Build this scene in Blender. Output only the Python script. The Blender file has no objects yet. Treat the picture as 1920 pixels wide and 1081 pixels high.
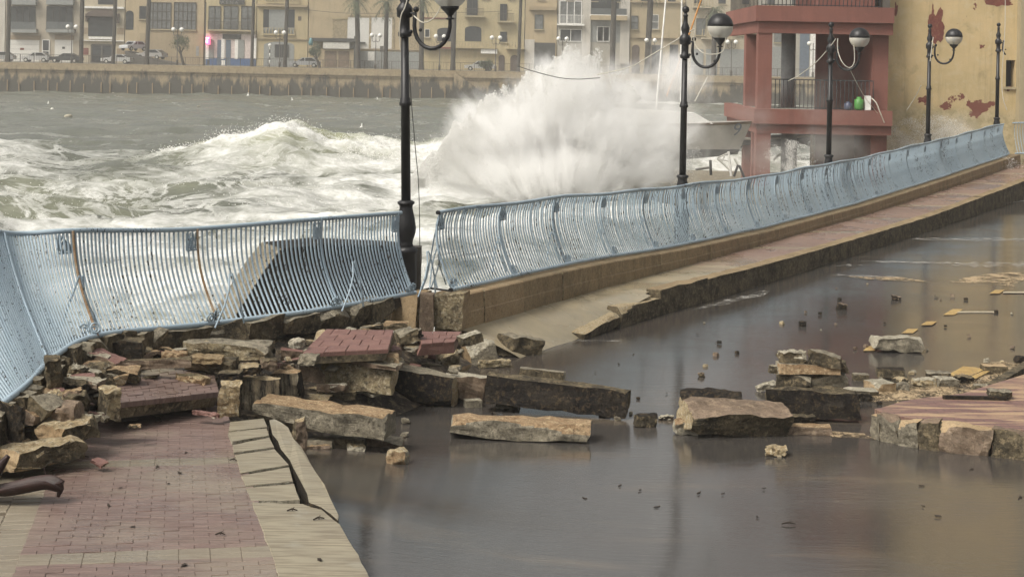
import bpy, bmesh, math, random
import numpy as np
from mathutils import Vector, Matrix, noise as mnoise

random.seed(7)
R = math.radians
SC = bpy.context.scene
COL = SC.collection

# ------------------------------------------------------------------ camera, world, sun, exposure
ROLL = R(1.1); FPX = 3000.0; HC = 5.5; PX0, PY0 = 960.0, 115.0
cam_d = bpy.data.cameras.new('camera'); cam = bpy.data.objects.new('camera', cam_d); COL.objects.link(cam)
cam_d.sensor_fit = 'HORIZONTAL'; cam_d.sensor_width = 36.0
cam_d.lens = FPX / 1920.0 * 36.0
cam_d.shift_y = -(540.5 - PY0) / 1920.0
cam_d.clip_start = 0.1; cam_d.clip_end = 2000
cam.location = (0, 0, HC); cam.rotation_euler = (R(90), -ROLL, 0)
SC.camera = cam

SUN_EL, SUN_AZ = R(52), R(-126)      # azimuth measured from +Y towards +X: the soft glow comes from the left
W = bpy.data.worlds.new('World'); SC.world = W; W.use_nodes = True
wn = W.node_tree; wn.nodes.clear()
sky = wn.nodes.new('ShaderNodeTexSky'); sky.sky_type = 'NISHITA'; sky.sun_disc = False
sky.sun_elevation = SUN_EL; sky.sun_rotation = SUN_AZ
sky.air_density = 1.0; sky.dust_density = 6.0; sky.ozone_density = 0.6
hsv = wn.nodes.new('ShaderNodeHueSaturation'); hsv.inputs['Saturation'].default_value = 0.16
tint = wn.nodes.new('ShaderNodeMix'); tint.data_type = 'RGBA'; tint.blend_type = 'MULTIPLY'
tint.inputs[0].default_value = 1.0; tint.inputs[7].default_value = (1.0, 0.98, 0.94, 1)
bg = wn.nodes.new('ShaderNodeBackground'); bg.inputs['Strength'].default_value = 0.095
wo = wn.nodes.new('ShaderNodeOutputWorld')
wn.links.new(sky.outputs[0], hsv.inputs['Color']); wn.links.new(hsv.outputs[0], tint.inputs[6])
wn.links.new(tint.outputs[2], bg.inputs[0]); wn.links.new(bg.outputs[0], wo.inputs[0])
sun_d = bpy.data.lights.new('sun', 'SUN'); sun_d.energy = 1.5; sun_d.angle = R(16); sun_d.color = (1.0, 0.94, 0.85)
sun = bpy.data.objects.new('sun', sun_d); COL.objects.link(sun)
sdir = Vector((math.sin(SUN_AZ) * math.cos(SUN_EL), math.cos(SUN_AZ) * math.cos(SUN_EL), math.sin(SUN_EL)))
sun.rotation_euler = sdir.to_track_quat('Z', 'Y').to_euler(); sun.location = sdir * 60

SC.view_settings.view_transform = 'Standard'; SC.view_settings.look = 'None'
SC.view_settings.exposure = 0.76; SC.view_settings.gamma = 1.0
SC.view_settings.use_curve_mapping = False
SC.render.engine = 'CYCLES'
cy = SC.cycles
cy.max_bounces = 14; cy.diffuse_bounces = 3; cy.glossy_bounces = 3; cy.transmission_bounces = 4
cy.transparent_max_bounces = 12; cy.volume_bounces = 6
cy.volume_step_rate = 0.35; cy.volume_max_steps = 160
cy.use_denoising = True; cy.caustics_reflective = False; cy.caustics_refractive = False
cy.sample_clamp_indirect = 6.0

# ------------------------------------------------------------------ the photograph's geometry (pixels of the 1920 px frame -> metres)
cR, sR = math.cos(ROLL), math.sin(ROLL)
def derot(px, py):
    dx, dy = px - PX0, py - PY0
    return dx * cR + dy * sR, -dx * sR + dy * cR
def atd(px, py, d):
    x, y = derot(px, py); return Vector((x * d / FPX, d, HC - y * d / FPX))
def atz(px, py, z):
    x, y = derot(px, py); d = (HC - z) * FPX / y; return Vector((x * d / FPX, d, z))
def lerpx(xs, ys, v):
    if v <= xs[0]: return ys[0] + (ys[1] - ys[0]) / (xs[1] - xs[0]) * (v - xs[0])
    if v >= xs[-1]: return ys[-1] + (ys[-1] - ys[-2]) / (xs[-1] - xs[-2]) * (v - xs[-1])
    return float(np.interp(v, xs, ys))
POLE_D = [23.3, 32.7, 41.6, 50.2, 58.25]; POLE_X = [-1.41, 3.53, 8.28, 13.09, 17.69]
def WX(d): return lerpx(POLE_D, POLE_X, d) + 0.9               # landward face of the plinth wall along the far rail
def ZP(d): return lerpx([8, 10, 11, 14.1, 16.5, 20, 23, 27, 31, 35, 42, 49.5, 57.5, 64], [2.18, 2.09, 2.04, 1.89, 1.79, 1.68, 1.63, 1.65, 1.63, 1.63, 1.66, 1.83, 2.1, 2.3], d)
def ZR(d): return lerpx([8, 10, 12.5, 15, 18, 24.5, 35, 51, 62], [1.62, 1.55, 1.44, 1.33, 1.26, 1.25, 1.29, 1.34, 1.4], d)
def ZRAIL(d): return lerpx([23.2, 27, 30.8, 35.4, 41.8, 49.5, 57.5], [2.17, 2.14, 2.0, 1.93, 1.96, 2.175, 2.49], d)
def KW(d): return lerpx([24.5, 27, 30, 33, 41, 52], [1.0, 1.1, 1.35, 1.5, 1.75, 1.68], d)   # width of the far pavement, out to its kerb
def XR(y): return -1.47 - .2404 * (y - 10.6)
def XL(y): return -3.18 - .2056 * (y - 10.46)
def XK(y): return -.895 - .2735 * (y - 10.66)
def on(px, py, fn, dz=0.0):
    z = 1.5
    if getattr(fn, 'xy', False):
        for _ in range(30):
            p = atz(px, py, z); z = .6 * z + .4 * (fn(p) + dz)
        return atz(px, py, z)
    for _ in range(8):
        p = atz(px, py, z); z = fn(p.y) + dz
    return p

# ------------------------------------------------------------------ mesh helpers
class MB:
    def __init__(s): s.v = []; s.f = []; s.m = []; s.sm = []
    def add(s, vs, fs, m=0, smooth=False):
        o = len(s.v); s.v += [tuple(v) for v in vs]
        s.f += [tuple(i + o for i in f) for f in fs]; s.m += [m] * len(fs); s.sm += [smooth] * len(fs)
    def box(s, c, size, rot=None, m=0):
        hx, hy, hz = size[0] / 2, size[1] / 2, size[2] / 2; c = Vector(c)
        vs = [Vector((x * hx, y * hy, z * hz)) for x in (-1, 1) for y in (-1, 1) for z in (-1, 1)]
        if rot is not None: vs = [rot @ v for v in vs]
        s.add([v + c for v in vs], [(0, 1, 3, 2), (4, 6, 7, 5), (0, 4, 5, 1), (2, 3, 7, 6), (0, 2, 6, 4), (1, 5, 7, 3)], m)
    def bx(s, x0, y0, z0, x1, y1, z1, m=0): s.box(((x0 + x1) / 2, (y0 + y1) / 2, (z0 + z1) / 2), (abs(x1 - x0), abs(y1 - y0), abs(z1 - z0)), None, m)
    def tube(s, pts, r, n=8, m=0, cap=True, smooth=True):
        pts = [Vector(p) for p in pts]; k = len(pts); rs = r if isinstance(r, (list, tuple)) else [r] * k
        vs = []; fs = []
        t0 = (pts[1] - pts[0]).normalized(); up = Vector((0, 0, 1)) if abs(t0.z) < .9 else Vector((1, 0, 0))
        a = t0.cross(up).normalized()
        for i, p in enumerate(pts):
            t = (pts[min(i + 1, k - 1)] - pts[max(i - 1, 0)])
            t = t.normalized() if t.length > 1e-9 else t0
            a = (a - t * a.dot(t)); a = a.normalized() if a.length > 1e-6 else t.orthogonal().normalized()
            b = t.cross(a)
            for j in range(n):
                th = 2 * math.pi * j / n; vs.append(p + (a * math.cos(th) + b * math.sin(th)) * rs[i])
        for i in range(k - 1):
            for j in range(n):
                j2 = (j + 1) % n; fs.append((i * n + j, i * n + j2, (i + 1) * n + j2, (i + 1) * n + j))
        s.add(vs, fs, m, smooth)
        if cap:
            s.add(vs[:n], [tuple(range(n))[::-1]], m); s.add(vs[-n:], [tuple(range(n))], m)
    def lathe(s, c, prof, n=16, m=0, smooth=True):
        c = Vector(c); vs = []; fs = []; k = len(prof)
        for (r, z) in prof:
            for j in range(n):
                th = 2 * math.pi * j / n; vs.append(c + Vector((r * math.cos(th), r * math.sin(th), z)))
        for i in range(k - 1):
            for j in range(n):
                j2 = (j + 1) % n; fs.append((i * n + j, i * n + j2, (i + 1) * n + j2, (i + 1) * n + j))
        fs.append(tuple(range(n))[::-1]); fs.append(tuple((k - 1) * n + j for j in range(n)))
        s.add(vs, fs, m, smooth)
    def sphere(s, c, r, n=12, k=8, z0=-1, z1=1, m=0, sc=(1, 1, 1)):
        c = Vector(c); vs = []; fs = []
        a0, a1 = math.asin(max(-1, z0)), math.asin(min(1, z1))
        for i in range(k + 1):
            a = a0 + (a1 - a0) * i / k
            for j in range(n):
                th = 2 * math.pi * j / n
                vs.append(c + Vector((sc[0] * r * max(1e-4, math.cos(a)) * math.cos(th), sc[1] * r * max(1e-4, math.cos(a)) * math.sin(th), sc[2] * r * math.sin(a))))
        for i in range(k):
            for j in range(n):
                j2 = (j + 1) % n; fs.append((i * n + j, i * n + j2, (i + 1) * n + j2, (i + 1) * n + j))
        fs.append(tuple(range(n))[::-1]); fs.append(tuple(k * n + j for j in range(n)))
        s.add(vs, fs, m, True)
    def torus(s, c, ax, R0, r, n=16, k=6, m=0):
        c = Vector(c); ax = Vector(ax).normalized(); a = ax.orthogonal().normalized(); b = ax.cross(a)
        vs = []; fs = []
        for i in range(n):
            th = 2 * math.pi * i / n; e = a * math.cos(th) + b * math.sin(th)
            for j in range(k):
                ph = 2 * math.pi * j / k; vs.append(c + e * (R0 + r * math.cos(ph)) + ax * r * math.sin(ph))
        for i in range(n):
            for j in range(k):
                fs.append((i * k + j, ((i + 1) % n) * k + j, ((i + 1) % n) * k + (j + 1) % k, i * k + (j + 1) % k))
        s.add(vs, fs, m, True)
    def prism(s, poly, d, m=0):
        """poly: list of 3-D points (a planar outline); d: extrusion vector"""
        n = len(poly); d = Vector(d); a = [Vector(p) for p in poly]; b = [p + d for p in a]
        s.add(a + b, [tuple(range(n)), tuple(range(n, 2 * n))[::-1]] + [(i, (i + 1) % n, (i + 1) % n + n, i + n)[::-1] for i in range(n)], m)
    def mesh(s, name, mats, org=(0, 0, 0)):
        me = bpy.data.meshes.new(name); o = Vector(org)
        me.from_pydata([(v[0] - o.x, v[1] - o.y, v[2] - o.z) for v in s.v], [], s.f)
        for mm in (mats if isinstance(mats, (list, tuple)) else [mats]): me.materials.append(mm)
        me.polygons.foreach_set('material_index', s.m); me.polygons.foreach_set('use_smooth', s.sm)
        me.update(); return me
    def build(s, name, mats, parent=None, loc=None):
        """world (or parent-local when parent given) geometry -> one object; loc sets the origin of a top-level object"""
        if not s.v: return None
        org = loc if (loc is not None) else (0, 0, 0)
        o = bpy.data.objects.new(name, s.mesh(name, mats, org)); COL.objects.link(o)
        if parent is not None: o.parent = parent
        o.location = org
        return o

def fixnormals(o):
    bm = bmesh.new(); bm.from_mesh(o.data); bmesh.ops.recalc_face_normals(bm, faces=bm.faces); bm.to_mesh(o.data); bm.free()

def tag(o, label=None, cat=None, group=None, kind=None):
    if label: o['label'] = label
    if cat: o['category'] = cat
    if group: o['group'] = group
    if kind: o['kind'] = kind
    return o
def thing(name, label, cat, loc=(0, 0, 0), rz=0.0, group=None):
    o = bpy.data.objects.new(name, None); COL.objects.link(o); o.location = loc; o.rotation_euler = (0, 0, rz)
    o.empty_display_size = .2
    return tag(o, label, cat, group)
def part(name, me, parent, loc=(0, 0, 0), rot=(0, 0, 0)):
    o = bpy.data.objects.new(name, me); COL.objects.link(o); o.parent = parent; o.location = loc; o.rotation_euler = rot
    return o
def lpart(mb, name, mats, parent):
    """mb in WORLD coordinates, parent unrotated thing: stored relative to the thing's origin"""
    if not mb.v: return None
    o = bpy.data.objects.new(name, mb.mesh(name, mats, parent.location)); COL.objects.link(o); o.parent = parent
    return o

# ------------------------------------------------------------------ materials
def newmat(name):
    m = bpy.data.materials.new(name); m.use_nodes = True; nt = m.node_tree
    return m, nt, nt.nodes['Principled BSDF']
def nd(nt, t, **kw):
    n = nt.nodes.new(t)
    for k, v in kw.items():
        if k in n.inputs.keys(): n.inputs[k].default_value = v
        else: setattr(n, k, v)
    return n
def lk(nt, a, b): nt.links.new(a, b)
def rgb(c): return (c[0], c[1], c[2], 1)
def coords(nt, rnd=True, scale=(1, 1, 1), kind='Object'):
    tc = nd(nt, 'ShaderNodeTexCoord'); out = tc.outputs[kind]
    if rnd:
        oi = nd(nt, 'ShaderNodeObjectInfo'); ml = nd(nt, 'ShaderNodeMath', operation='MULTIPLY'); ml.inputs[1].default_value = 37.0
        lk(nt, oi.outputs['Random'], ml.inputs[0])
        ad = nd(nt, 'ShaderNodeVectorMath', operation='ADD'); lk(nt, out, ad.inputs[0]); lk(nt, ml.outputs[0], ad.inputs[1]); out = ad.outputs[0]
    if scale != (1, 1, 1):
        mp = nd(nt, 'ShaderNodeMapping'); mp.inputs['Scale'].default_value = scale; lk(nt, out, mp.inputs[0]); out = mp.outputs[0]
    return out
def noise(nt, vec, scale, detail=4, rough=.55, dist=0.0):
    n = nd(nt, 'ShaderNodeTexNoise'); n.inputs['Scale'].default_value = scale; n.inputs['Detail'].default_value = detail
    n.inputs['Roughness'].default_value = rough; n.inputs['Distortion'].default_value = dist
    lk(nt, vec, n.inputs['Vector']); return n.outputs['Fac']
def ramp(nt, fac, a, b, va=0.0, vb=1.0):
    r = nd(nt, 'ShaderNodeMapRange', clamp=True); r.inputs[1].default_value = a; r.inputs[2].default_value = b
    r.inputs[3].default_value = va; r.inputs[4].default_value = vb; lk(nt, fac, r.inputs[0]); return r.outputs[0]
def mix(nt, fac, a, b, blend='MIX'):
    m = nd(nt, 'ShaderNodeMix', data_type='RGBA', blend_type=blend)
    for i, v in ((0, fac), (6, a), (7, b)):
        if hasattr(v, 'is_output'): lk(nt, v, m.inputs[i])
        else: m.inputs[i].default_value = v if i == 0 else rgb(v)
    return m.outputs[2]
def math2(nt, op, a, b=None):
    m = nd(nt, 'ShaderNodeMath', operation=op)
    for i, v in ((0, a), (1, b)):
        if v is None: continue
        if hasattr(v, 'is_output'): lk(nt, v, m.inputs[i])
        else: m.inputs[i].default_value = v
    return m.outputs[0]
def bump(nt, bs, h, strength=.4, dist=.01):
    b = nd(nt, 'ShaderNodeBump'); b.inputs['Strength'].default_value = strength; b.inputs['Distance'].default_value = dist
    lk(nt, h, b.inputs['Height']); lk(nt, b.outputs[0], bs.inputs['Normal']); return b

def stone(name, c0, c1, c2, scale=3.0, rough=.8, bs=.6, bd=.02, speck=.35, fine=40, stretch=(1, 1, 1), spec=.3, pits=.5):
    m, nt, b = newmat(name); v = coords(nt, True, stretch)
    big = ramp(nt, noise(nt, v, scale, 6, .65), .40, .60)
    col = mix(nt, big, c0, c1)
    mid = ramp(nt, noise(nt, v, scale * 4.3, 7, .7), .52, .60, 0, min(1, speck * 1.5))
    col = mix(nt, mid, col, c2)
    pn = noise(nt, v, fine * .62, 5, .75)
    pit = ramp(nt, pn, .53, .63, 0, pits)
    col = mix(nt, pit, col, tuple(x * .28 for x in c1))
    fn = noise(nt, v, fine * 1.5, 4, .75)
    col = mix(nt, .5, col, mix(nt, ramp(nt, fn, .34, .66), (.45, .44, .42), (1.45, 1.45, 1.45)), 'MULTIPLY')
    lk(nt, col, b.inputs['Base Color']); b.inputs['Roughness'].default_value = rough
    b.inputs['Specular IOR Level'].default_value = spec
    h = math2(nt, 'SUBTRACT', math2(nt, 'ADD', noise(nt, v, scale * 6, 6, .72), math2(nt, 'MULTIPLY', fn, .4)), math2(nt, 'MULTIPLY', pit, .6))
    bump(nt, b, h, min(1, bs * 1.5), bd * 1.6); return m
def plain(name, c, rough=.6, metal=0.0, var=.15, scale=4, spec=.4, bs=0.0):
    m, nt, b = newmat(name); v = coords(nt, True)
    n = noise(nt, v, scale, 4, .6)
    k0, k1 = 1 - var, 1 + var
    col = mix(nt, ramp(nt, n, .3, .7), tuple(x * k0 for x in c), tuple(x * k1 for x in c))
    lk(nt, col, b.inputs['Base Color']); b.inputs['Roughness'].default_value = rough; b.inputs['Metallic'].default_value = metal
    b.inputs['Specular IOR Level'].default_value = spec
    if bs: bump(nt, b, noise(nt, v, scale * 8, 5, .7), bs, .01)
    return m

M = {}
M['weathered_shaded'] = stone('weathered_shaded_stone', (.155, .125, .078), (.050, .042, .029), (.33, .26, .155), 3.5, .8, spec=.2)  # weathered tone, darkened further to paint shade onto the sides of the rubble
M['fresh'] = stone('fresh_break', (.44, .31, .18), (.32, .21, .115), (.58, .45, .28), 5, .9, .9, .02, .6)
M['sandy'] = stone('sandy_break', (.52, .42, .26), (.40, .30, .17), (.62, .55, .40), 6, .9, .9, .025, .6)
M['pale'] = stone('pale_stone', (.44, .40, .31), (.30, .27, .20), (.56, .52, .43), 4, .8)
M['dark'] = stone('dark_wet_shaded_stone', (.034, .028, .021), (.013, .011, .010), (.13, .09, .048), 4, .7, .8, .02, .30, spec=.15)  # wet dark stone, its colour also deepened for shadow contrast under brighter tops
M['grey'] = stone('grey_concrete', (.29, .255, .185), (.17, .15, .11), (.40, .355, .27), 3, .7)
M['brown'] = stone('brown_concrete', (.20, .145, .10), (.13, .095, .065), (.34, .26, .18), 2.5, .6, .35, .01)
M['drip'] = stone('drip_stained_concrete', (.30, .25, .17), (.018, .017, .016), (.20, .17, .12), 2.2, .65, .3, .01, .4, 30, (5, 5, .7))
M['tan'] = stone('tan_plaster', (.36, .265, .155), (.29, .205, .115), (.40, .31, .20), 1.6, .75, .25, .006, .3)
M['conglom'] = stone('coarse_concrete', (.48, .39, .235), (.26, .205, .125), (.62, .54, .38), 5, .85, 1.0, .04, .6, 20, pits=.8)
M['redp'] = stone('red_paver', (.205, .112, .092), (.16, .085, .072), (.25, .15, .125), 3, .5, .35, .006, .3, 60, pits=.15)
M['creamp'] = stone('cream_paver', (.43, .37, .25), (.34, .29, .19), (.50, .44, .32), 3, .6, .3, .006, .3, 50)
M['jointsand'] = stone('joint_bed', (.13, .085, .065), (.09, .062, .048), (.16, .11, .08), 6, .7, .3, .004, .3, pits=.1)
M['plinth'] = stone('plinth_concrete', (.27, .20, .115), (.19, .14, .08), (.33, .26, .16), 1.8, .75, .35, .01, .35, 30, (1, 1, .5), pits=.3)
M['rubbleground'] = stone('wet_rubble_ground', (.12, .095, .068), (.05, .042, .034), (.30, .235, .15), 2.5, .6, 1.0, .05, .5, 18)
M['sand'] = stone('wet_sand', (.42, .31, .175), (.30, .21, .115), (.52, .42, .27), 8, .9, .8, .02, .4, 90)
M['rust'] = stone('rusty_post', (.26, .15, .07), (.33, .25, .17), (.10, .055, .03), 9, .8, .3, .004)
M['black'] = plain('black_painted_iron', (.012, .012, .013), .42, 0, .3, 8, .4, .15)
M['darkmetal'] = plain('dark_metal', (.03, .03, .032), .5)
M['greybox'] = plain('grey_box', (.11, .10, .085), .6, 0, .3, 3)
M['tyre'] = plain('tyre_rubber', (.015, .015, .015), .8)
M['white'] = plain('white_paint', (.75, .74, .70), .5)
M['offwhite'] = plain('off_white', (.55, .54, .49), .6)
M['cable'] = plain('white_cable', (.55, .52, .44), .5)
M['wire'] = plain('dark_wire', (.05, .05, .045), .6)
M['orange'] = plain('orange_rope', (.50, .24, .07), .8)
M['green'] = plain('green_plastic', (.06, .22, .04), .45)
M['blue'] = plain('blue_plastic', (.05, .06, .10), .4)
M['frond'] = plain('palm_sheath', (.026, .010, .007), .55, 0, .5, 6, .4, .3)
M['twig'] = plain('twig', (.03, .021, .014), .8)
M['yellowpaint'] = stone('yellow_road_paint', (.46, .32, .12), (.36, .23, .08), (.22, .17, .10), 8, .5, .2, .003, .6)
M['whitepaint'] = stone('worn_white_line', (.45, .40, .30), (.36, .31, .22), (.2, .17, .12), 8, .5, .2, .003, .5)
# ------------------------------------------------------------------ special materials
def blue_paint():
    m, nt, b = newmat('chipped_blue_paint'); v = coords(nt, True)
    big = noise(nt, v, 1.3, 4, .6)
    col = mix(nt, ramp(nt, big, .3, .7), (.30, .39, .46), (.37, .46, .52))
    vs = coords(nt, True, (55, 55, 15))
    chip = noise(nt, vs, 1.0, 2, .5)
    patch = ramp(nt, noise(nt, v, .9, 3, .6), .42, .62)
    th = math2(nt, 'SUBTRACT', .76, math2(nt, 'MULTIPLY', patch, .19))
    mask = math2(nt, 'GREATER_THAN', chip, th)
    col = mix(nt, mask, col, (.025, .022, .02))
    rustm = ramp(nt, noise(nt, v, 3.0, 5, .7), .66, .76)
    col = mix(nt, math2(nt, 'MULTIPLY', rustm, .6), col, (.20, .14, .085))
    lk(nt, col, b.inputs['Base Color']); b.inputs['Roughness'].default_value = .42
    bump(nt, b, mask, -.3, .002); return m
M['blue_paint'] = blue_paint()

def road_mat():
    m, nt, b = newmat('wet_road'); tc = nd(nt, 'ShaderNodeTexCoord'); v = tc.outputs['Object']
    g = noise(nt, v, 55, 3, .7); big = noise(nt, v, .35, 5, .6)
    col = mix(nt, ramp(nt, g, .3, .7), (.033, .030, .027), (.070, .064, .058))
    brn = ramp(nt, noise(nt, v, .22, 4, .6, .4), .45, .62)
    col = mix(nt, math2(nt, 'MULTIPLY', brn, .32), col, (.070, .052, .040))
    mp = nd(nt, 'ShaderNodeMapping'); mp.inputs['Scale'].default_value = (.30, 1.5, 1); lk(nt, v, mp.inputs[0])
    silt = ramp(nt, noise(nt, mp.outputs[0], 1.0, 6, .65), .56, .74)
    col = mix(nt, math2(nt, 'MULTIPLY', silt, .35), col, (.22, .165, .105))
    mp4 = nd(nt, 'ShaderNodeMapping'); mp4.inputs['Scale'].default_value = (1.2, 7, 1); lk(nt, v, mp4.inputs[0])
    scum = math2(nt, 'MULTIPLY', ramp(nt, noise(nt, mp4.outputs[0], 2.2, 7, .75, .6), .60, .68), ramp(nt, noise(nt, v, .28, 4, .6), .48, .62))
    col = mix(nt, math2(nt, 'MULTIPLY', scum, .55), col, (.30, .26, .20))
    lk(nt, col, b.inputs['Base Color'])
    # the film of water: smooth where it stands, coarser where only damp
    film = ramp(nt, noise(nt, v, .5, 4, .6, .5), .38, .62)
    lk(nt, ramp(nt, film, 0, 1, .155, .035), b.inputs['Roughness'])
    b.inputs['IOR'].default_value = 1.45; b.inputs['Specular IOR Level'].default_value = .62
    mp2 = nd(nt, 'ShaderNodeMapping'); mp2.inputs['Scale'].default_value = (3.0, 16, 1); lk(nt, v, mp2.inputs[0])
    rip = noise(nt, mp2.outputs[0], 1.0, 4, .6)
    mp3 = nd(nt, 'ShaderNodeMapping'); mp3.inputs['Scale'].default_value = (22, 60, 1); lk(nt, v, mp3.inputs[0])
    rip2 = noise(nt, mp3.outputs[0], 1.0, 3, .6)
    h = math2(nt, 'ADD', math2(nt, 'MULTIPLY', rip, 1.0), math2(nt, 'MULTIPLY', rip2, .4))
    bump(nt, b, h, .125, .012); return m
M['road'] = road_mat()

def wetpave_mat():
    """far pavement: wet concrete near the broken end, red paving beyond with pale cross bands"""
    m, nt, b = newmat('wet_pavement'); tc = nd(nt, 'ShaderNodeTexCoord'); v = tc.outputs['Object']
    sx = nd(nt, 'ShaderNodeSeparateXYZ'); lk(nt, v, sx.inputs[0])
    n1 = noise(nt, v, 1.6, 5, .65); n2 = noise(nt, v, 9, 5, .7)
    conc = mix(nt, ramp(nt, n1, .35, .65), (.23, .20, .14), (.33, .275, .18))
    red = mix(nt, ramp(nt, n1, .3, .7), (.22, .14, .11), (.27, .18, .14))
    edge = math2(nt, 'ADD', sx.outputs[1], math2(nt, 'MULTIPLY', math2(nt, 'SUBTRACT', n1, .5), 5))
    fac = ramp(nt, edge, 29.5, 33)
    ph = math2(nt, 'FRACT', math2(nt, 'MULTIPLY', sx.outputs[1], 1 / 3.4))
    band = math2(nt, 'MULTIPLY', math2(nt, 'LESS_THAN', ph, .10), .65)
    red = mix(nt, band, red, (.33, .285, .19))
    br = nd(nt, 'ShaderNodeTexBrick'); br.inputs['Scale'].default_value = 1; br.inputs['Mortar Size'].default_value = .008
    br.inputs['Brick Width'].default_value = .21; br.inputs['Row Height'].default_value = .105
    br.inputs['Color1'].default_value = (1, 1, 1, 1); br.inputs['Color2'].default_value = (.86, .86, .86, 1); br.inputs['Mortar'].default_value = (.6, .6, .6, 1)
    mp = nd(nt, 'ShaderNodeMapping'); mp.inputs['Rotation'].default_value = (0, 0, R(29)); lk(nt, v, mp.inputs[0]); lk(nt, mp.outputs[0], br.inputs['Vector'])
    red = mix(nt, .8, red, br.outputs[0], 'MULTIPLY')
    col = mix(nt, fac, conc, red)
    col = mix(nt, ramp(nt, n2, .55, .72, 0, .45), col, (.32, .27, .18))
    lk(nt, col, b.inputs['Base Color'])
    lk(nt, ramp(nt, noise(nt, v, .8, 4, .6, .6), .4, .6, .15, .45), b.inputs['Roughness'])
    mp2 = nd(nt, 'ShaderNodeMapping'); mp2.inputs['Scale'].default_value = (3, 9, 1); lk(nt, v, mp2.inputs[0])
    bump(nt, b, noise(nt, mp2.outputs[0], 1.2, 5, .65), .35, .012); return m
M['wetpave'] = wetpave_mat()

def sea_mat():
    m, nt, b = newmat('sea_water'); tc = nd(nt, 'ShaderNodeTexCoord'); v = tc.outputs['Object']
    at = nd(nt, 'ShaderNodeAttribute', attribute_name='foam'); fo = at.outputs['Fac']
    mpa = nd(nt, 'ShaderNodeMapping'); mpa.inputs['Scale'].default_value = (.42, .62, .8); mpa.inputs['Rotation'].default_value = (0, 0, R(12)); lk(nt, v, mpa.inputs[0])
    n1 = noise(nt, mpa.outputs[0], .85, 9, .70, 1.2)
    n2 = noise(nt, mpa.outputs[0], .30, 6, .62, .6)
    nb = noise(nt, mpa.outputs[0], 2.6, 7, .70, .8)
    ridged = math2(nt, 'ABSOLUTE', math2(nt, 'SUBTRACT', n1, .5))
    web = ramp(nt, ridged, .0, .055, 1, 0)
    web2 = ramp(nt, math2(nt, 'ABSOLUTE', math2(nt, 'SUBTRACT', nb, .5)), .0, .06, .6, 0)
    lace = math2(nt, 'MAXIMUM', web, math2(nt, 'MULTIPLY', web2, ramp(nt, n2, .45, .6)))
    f1 = math2(nt, 'ADD', fo, math2(nt, 'ADD', math2(nt, 'MULTIPLY', math2(nt, 'SUBTRACT', n2, .5), 2.2), math2(nt, 'MULTIPLY', math2(nt, 'SUBTRACT', n1, .5), 1.3)))
    solid = ramp(nt, f1, .50, 1.02)
    f2 = math2(nt, 'MULTIPLY', math2(nt, 'MULTIPLY', lace, ramp(nt, math2(nt, 'ADD', fo, math2(nt, 'MULTIPLY', math2(nt, 'SUBTRACT', n2, .5), 1.6)), .12, .55)), .8)
    foam = math2(nt, 'MAXIMUM', solid, f2)
    n3 = noise(nt, v, 3.2, 7, .7)
    white = mix(nt, ramp(nt, n3, .3, .65), (.46, .465, .42), (.76, .76, .735))
    deep = mix(nt, ramp(nt, n2, .3, .7), (.098, .104, .082), (.135, .140, .112))
    green = nd(nt, 'ShaderNodeAttribute', attribute_name='thin')
    water = mix(nt, green.outputs['Fac'], deep, (.30, .31, .20))
    col = mix(nt, foam, water, white)
    lk(nt, col, b.inputs['Base Color'])
    lk(nt, ramp(nt, foam, 0, .6, .22, .85), b.inputs['Roughness'])
    b.inputs['IOR'].default_value = 1.333
    mp2 = nd(nt, 'ShaderNodeMapping'); mp2.inputs['Scale'].default_value = (.45, 1.3, 1); lk(nt, v, mp2.inputs[0])
    w1 = noise(nt, mp2.outputs[0], 1.2, 7, .65, .3)
    h = math2(nt, 'ADD', w1, math2(nt, 'MULTIPLY', math2(nt, 'MULTIPLY', n3, foam), .7))
    bump(nt, b, h, .42, .30); return m
M['sea'] = sea_mat()
M['foamwhite'] = plain('foam_white', (.82, .81, .77), .9, 0, .06, 5)

def wall_paint(name, base, dark, patchcol=None, pscale=.35, pth=.62, low=None, spec=.2):
    m, nt, b = newmat(name); tc = nd(nt, 'ShaderNodeTexCoord'); v = tc.outputs['Object']
    n = noise(nt, v, .5, 6, .65); n2 = noise(nt, v, 3.5, 5, .7)
    col = mix(nt, ramp(nt, n, .32, .68), base, dark)
    mp = nd(nt, 'ShaderNodeMapping'); mp.inputs['Scale'].default_value = (2.2, 2.2, .25); lk(nt, v, mp.inputs[0])
    st = ramp(nt, noise(nt, mp.outputs[0], 1, 5, .65), .5, .75, 0, .35)
    col = mix(nt, st, col, tuple(x * .55 for x in dark))
    col = mix(nt, ramp(nt, n2, .56, .7, 0, .25), col, tuple(min(1, x * 1.25) for x in base))
    if patchcol:
        pn = noise(nt, v, pscale, 6, .6, .2); col = mix(nt, ramp(nt, pn, pth, pth + .012), col, patchcol)
    lk(nt, col, b.inputs['Base Color']); b.inputs['Roughness'].default_value = .85; b.inputs['Specular IOR Level'].default_value = spec
    bump(nt, b, n2, .3, .02); return m

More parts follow.
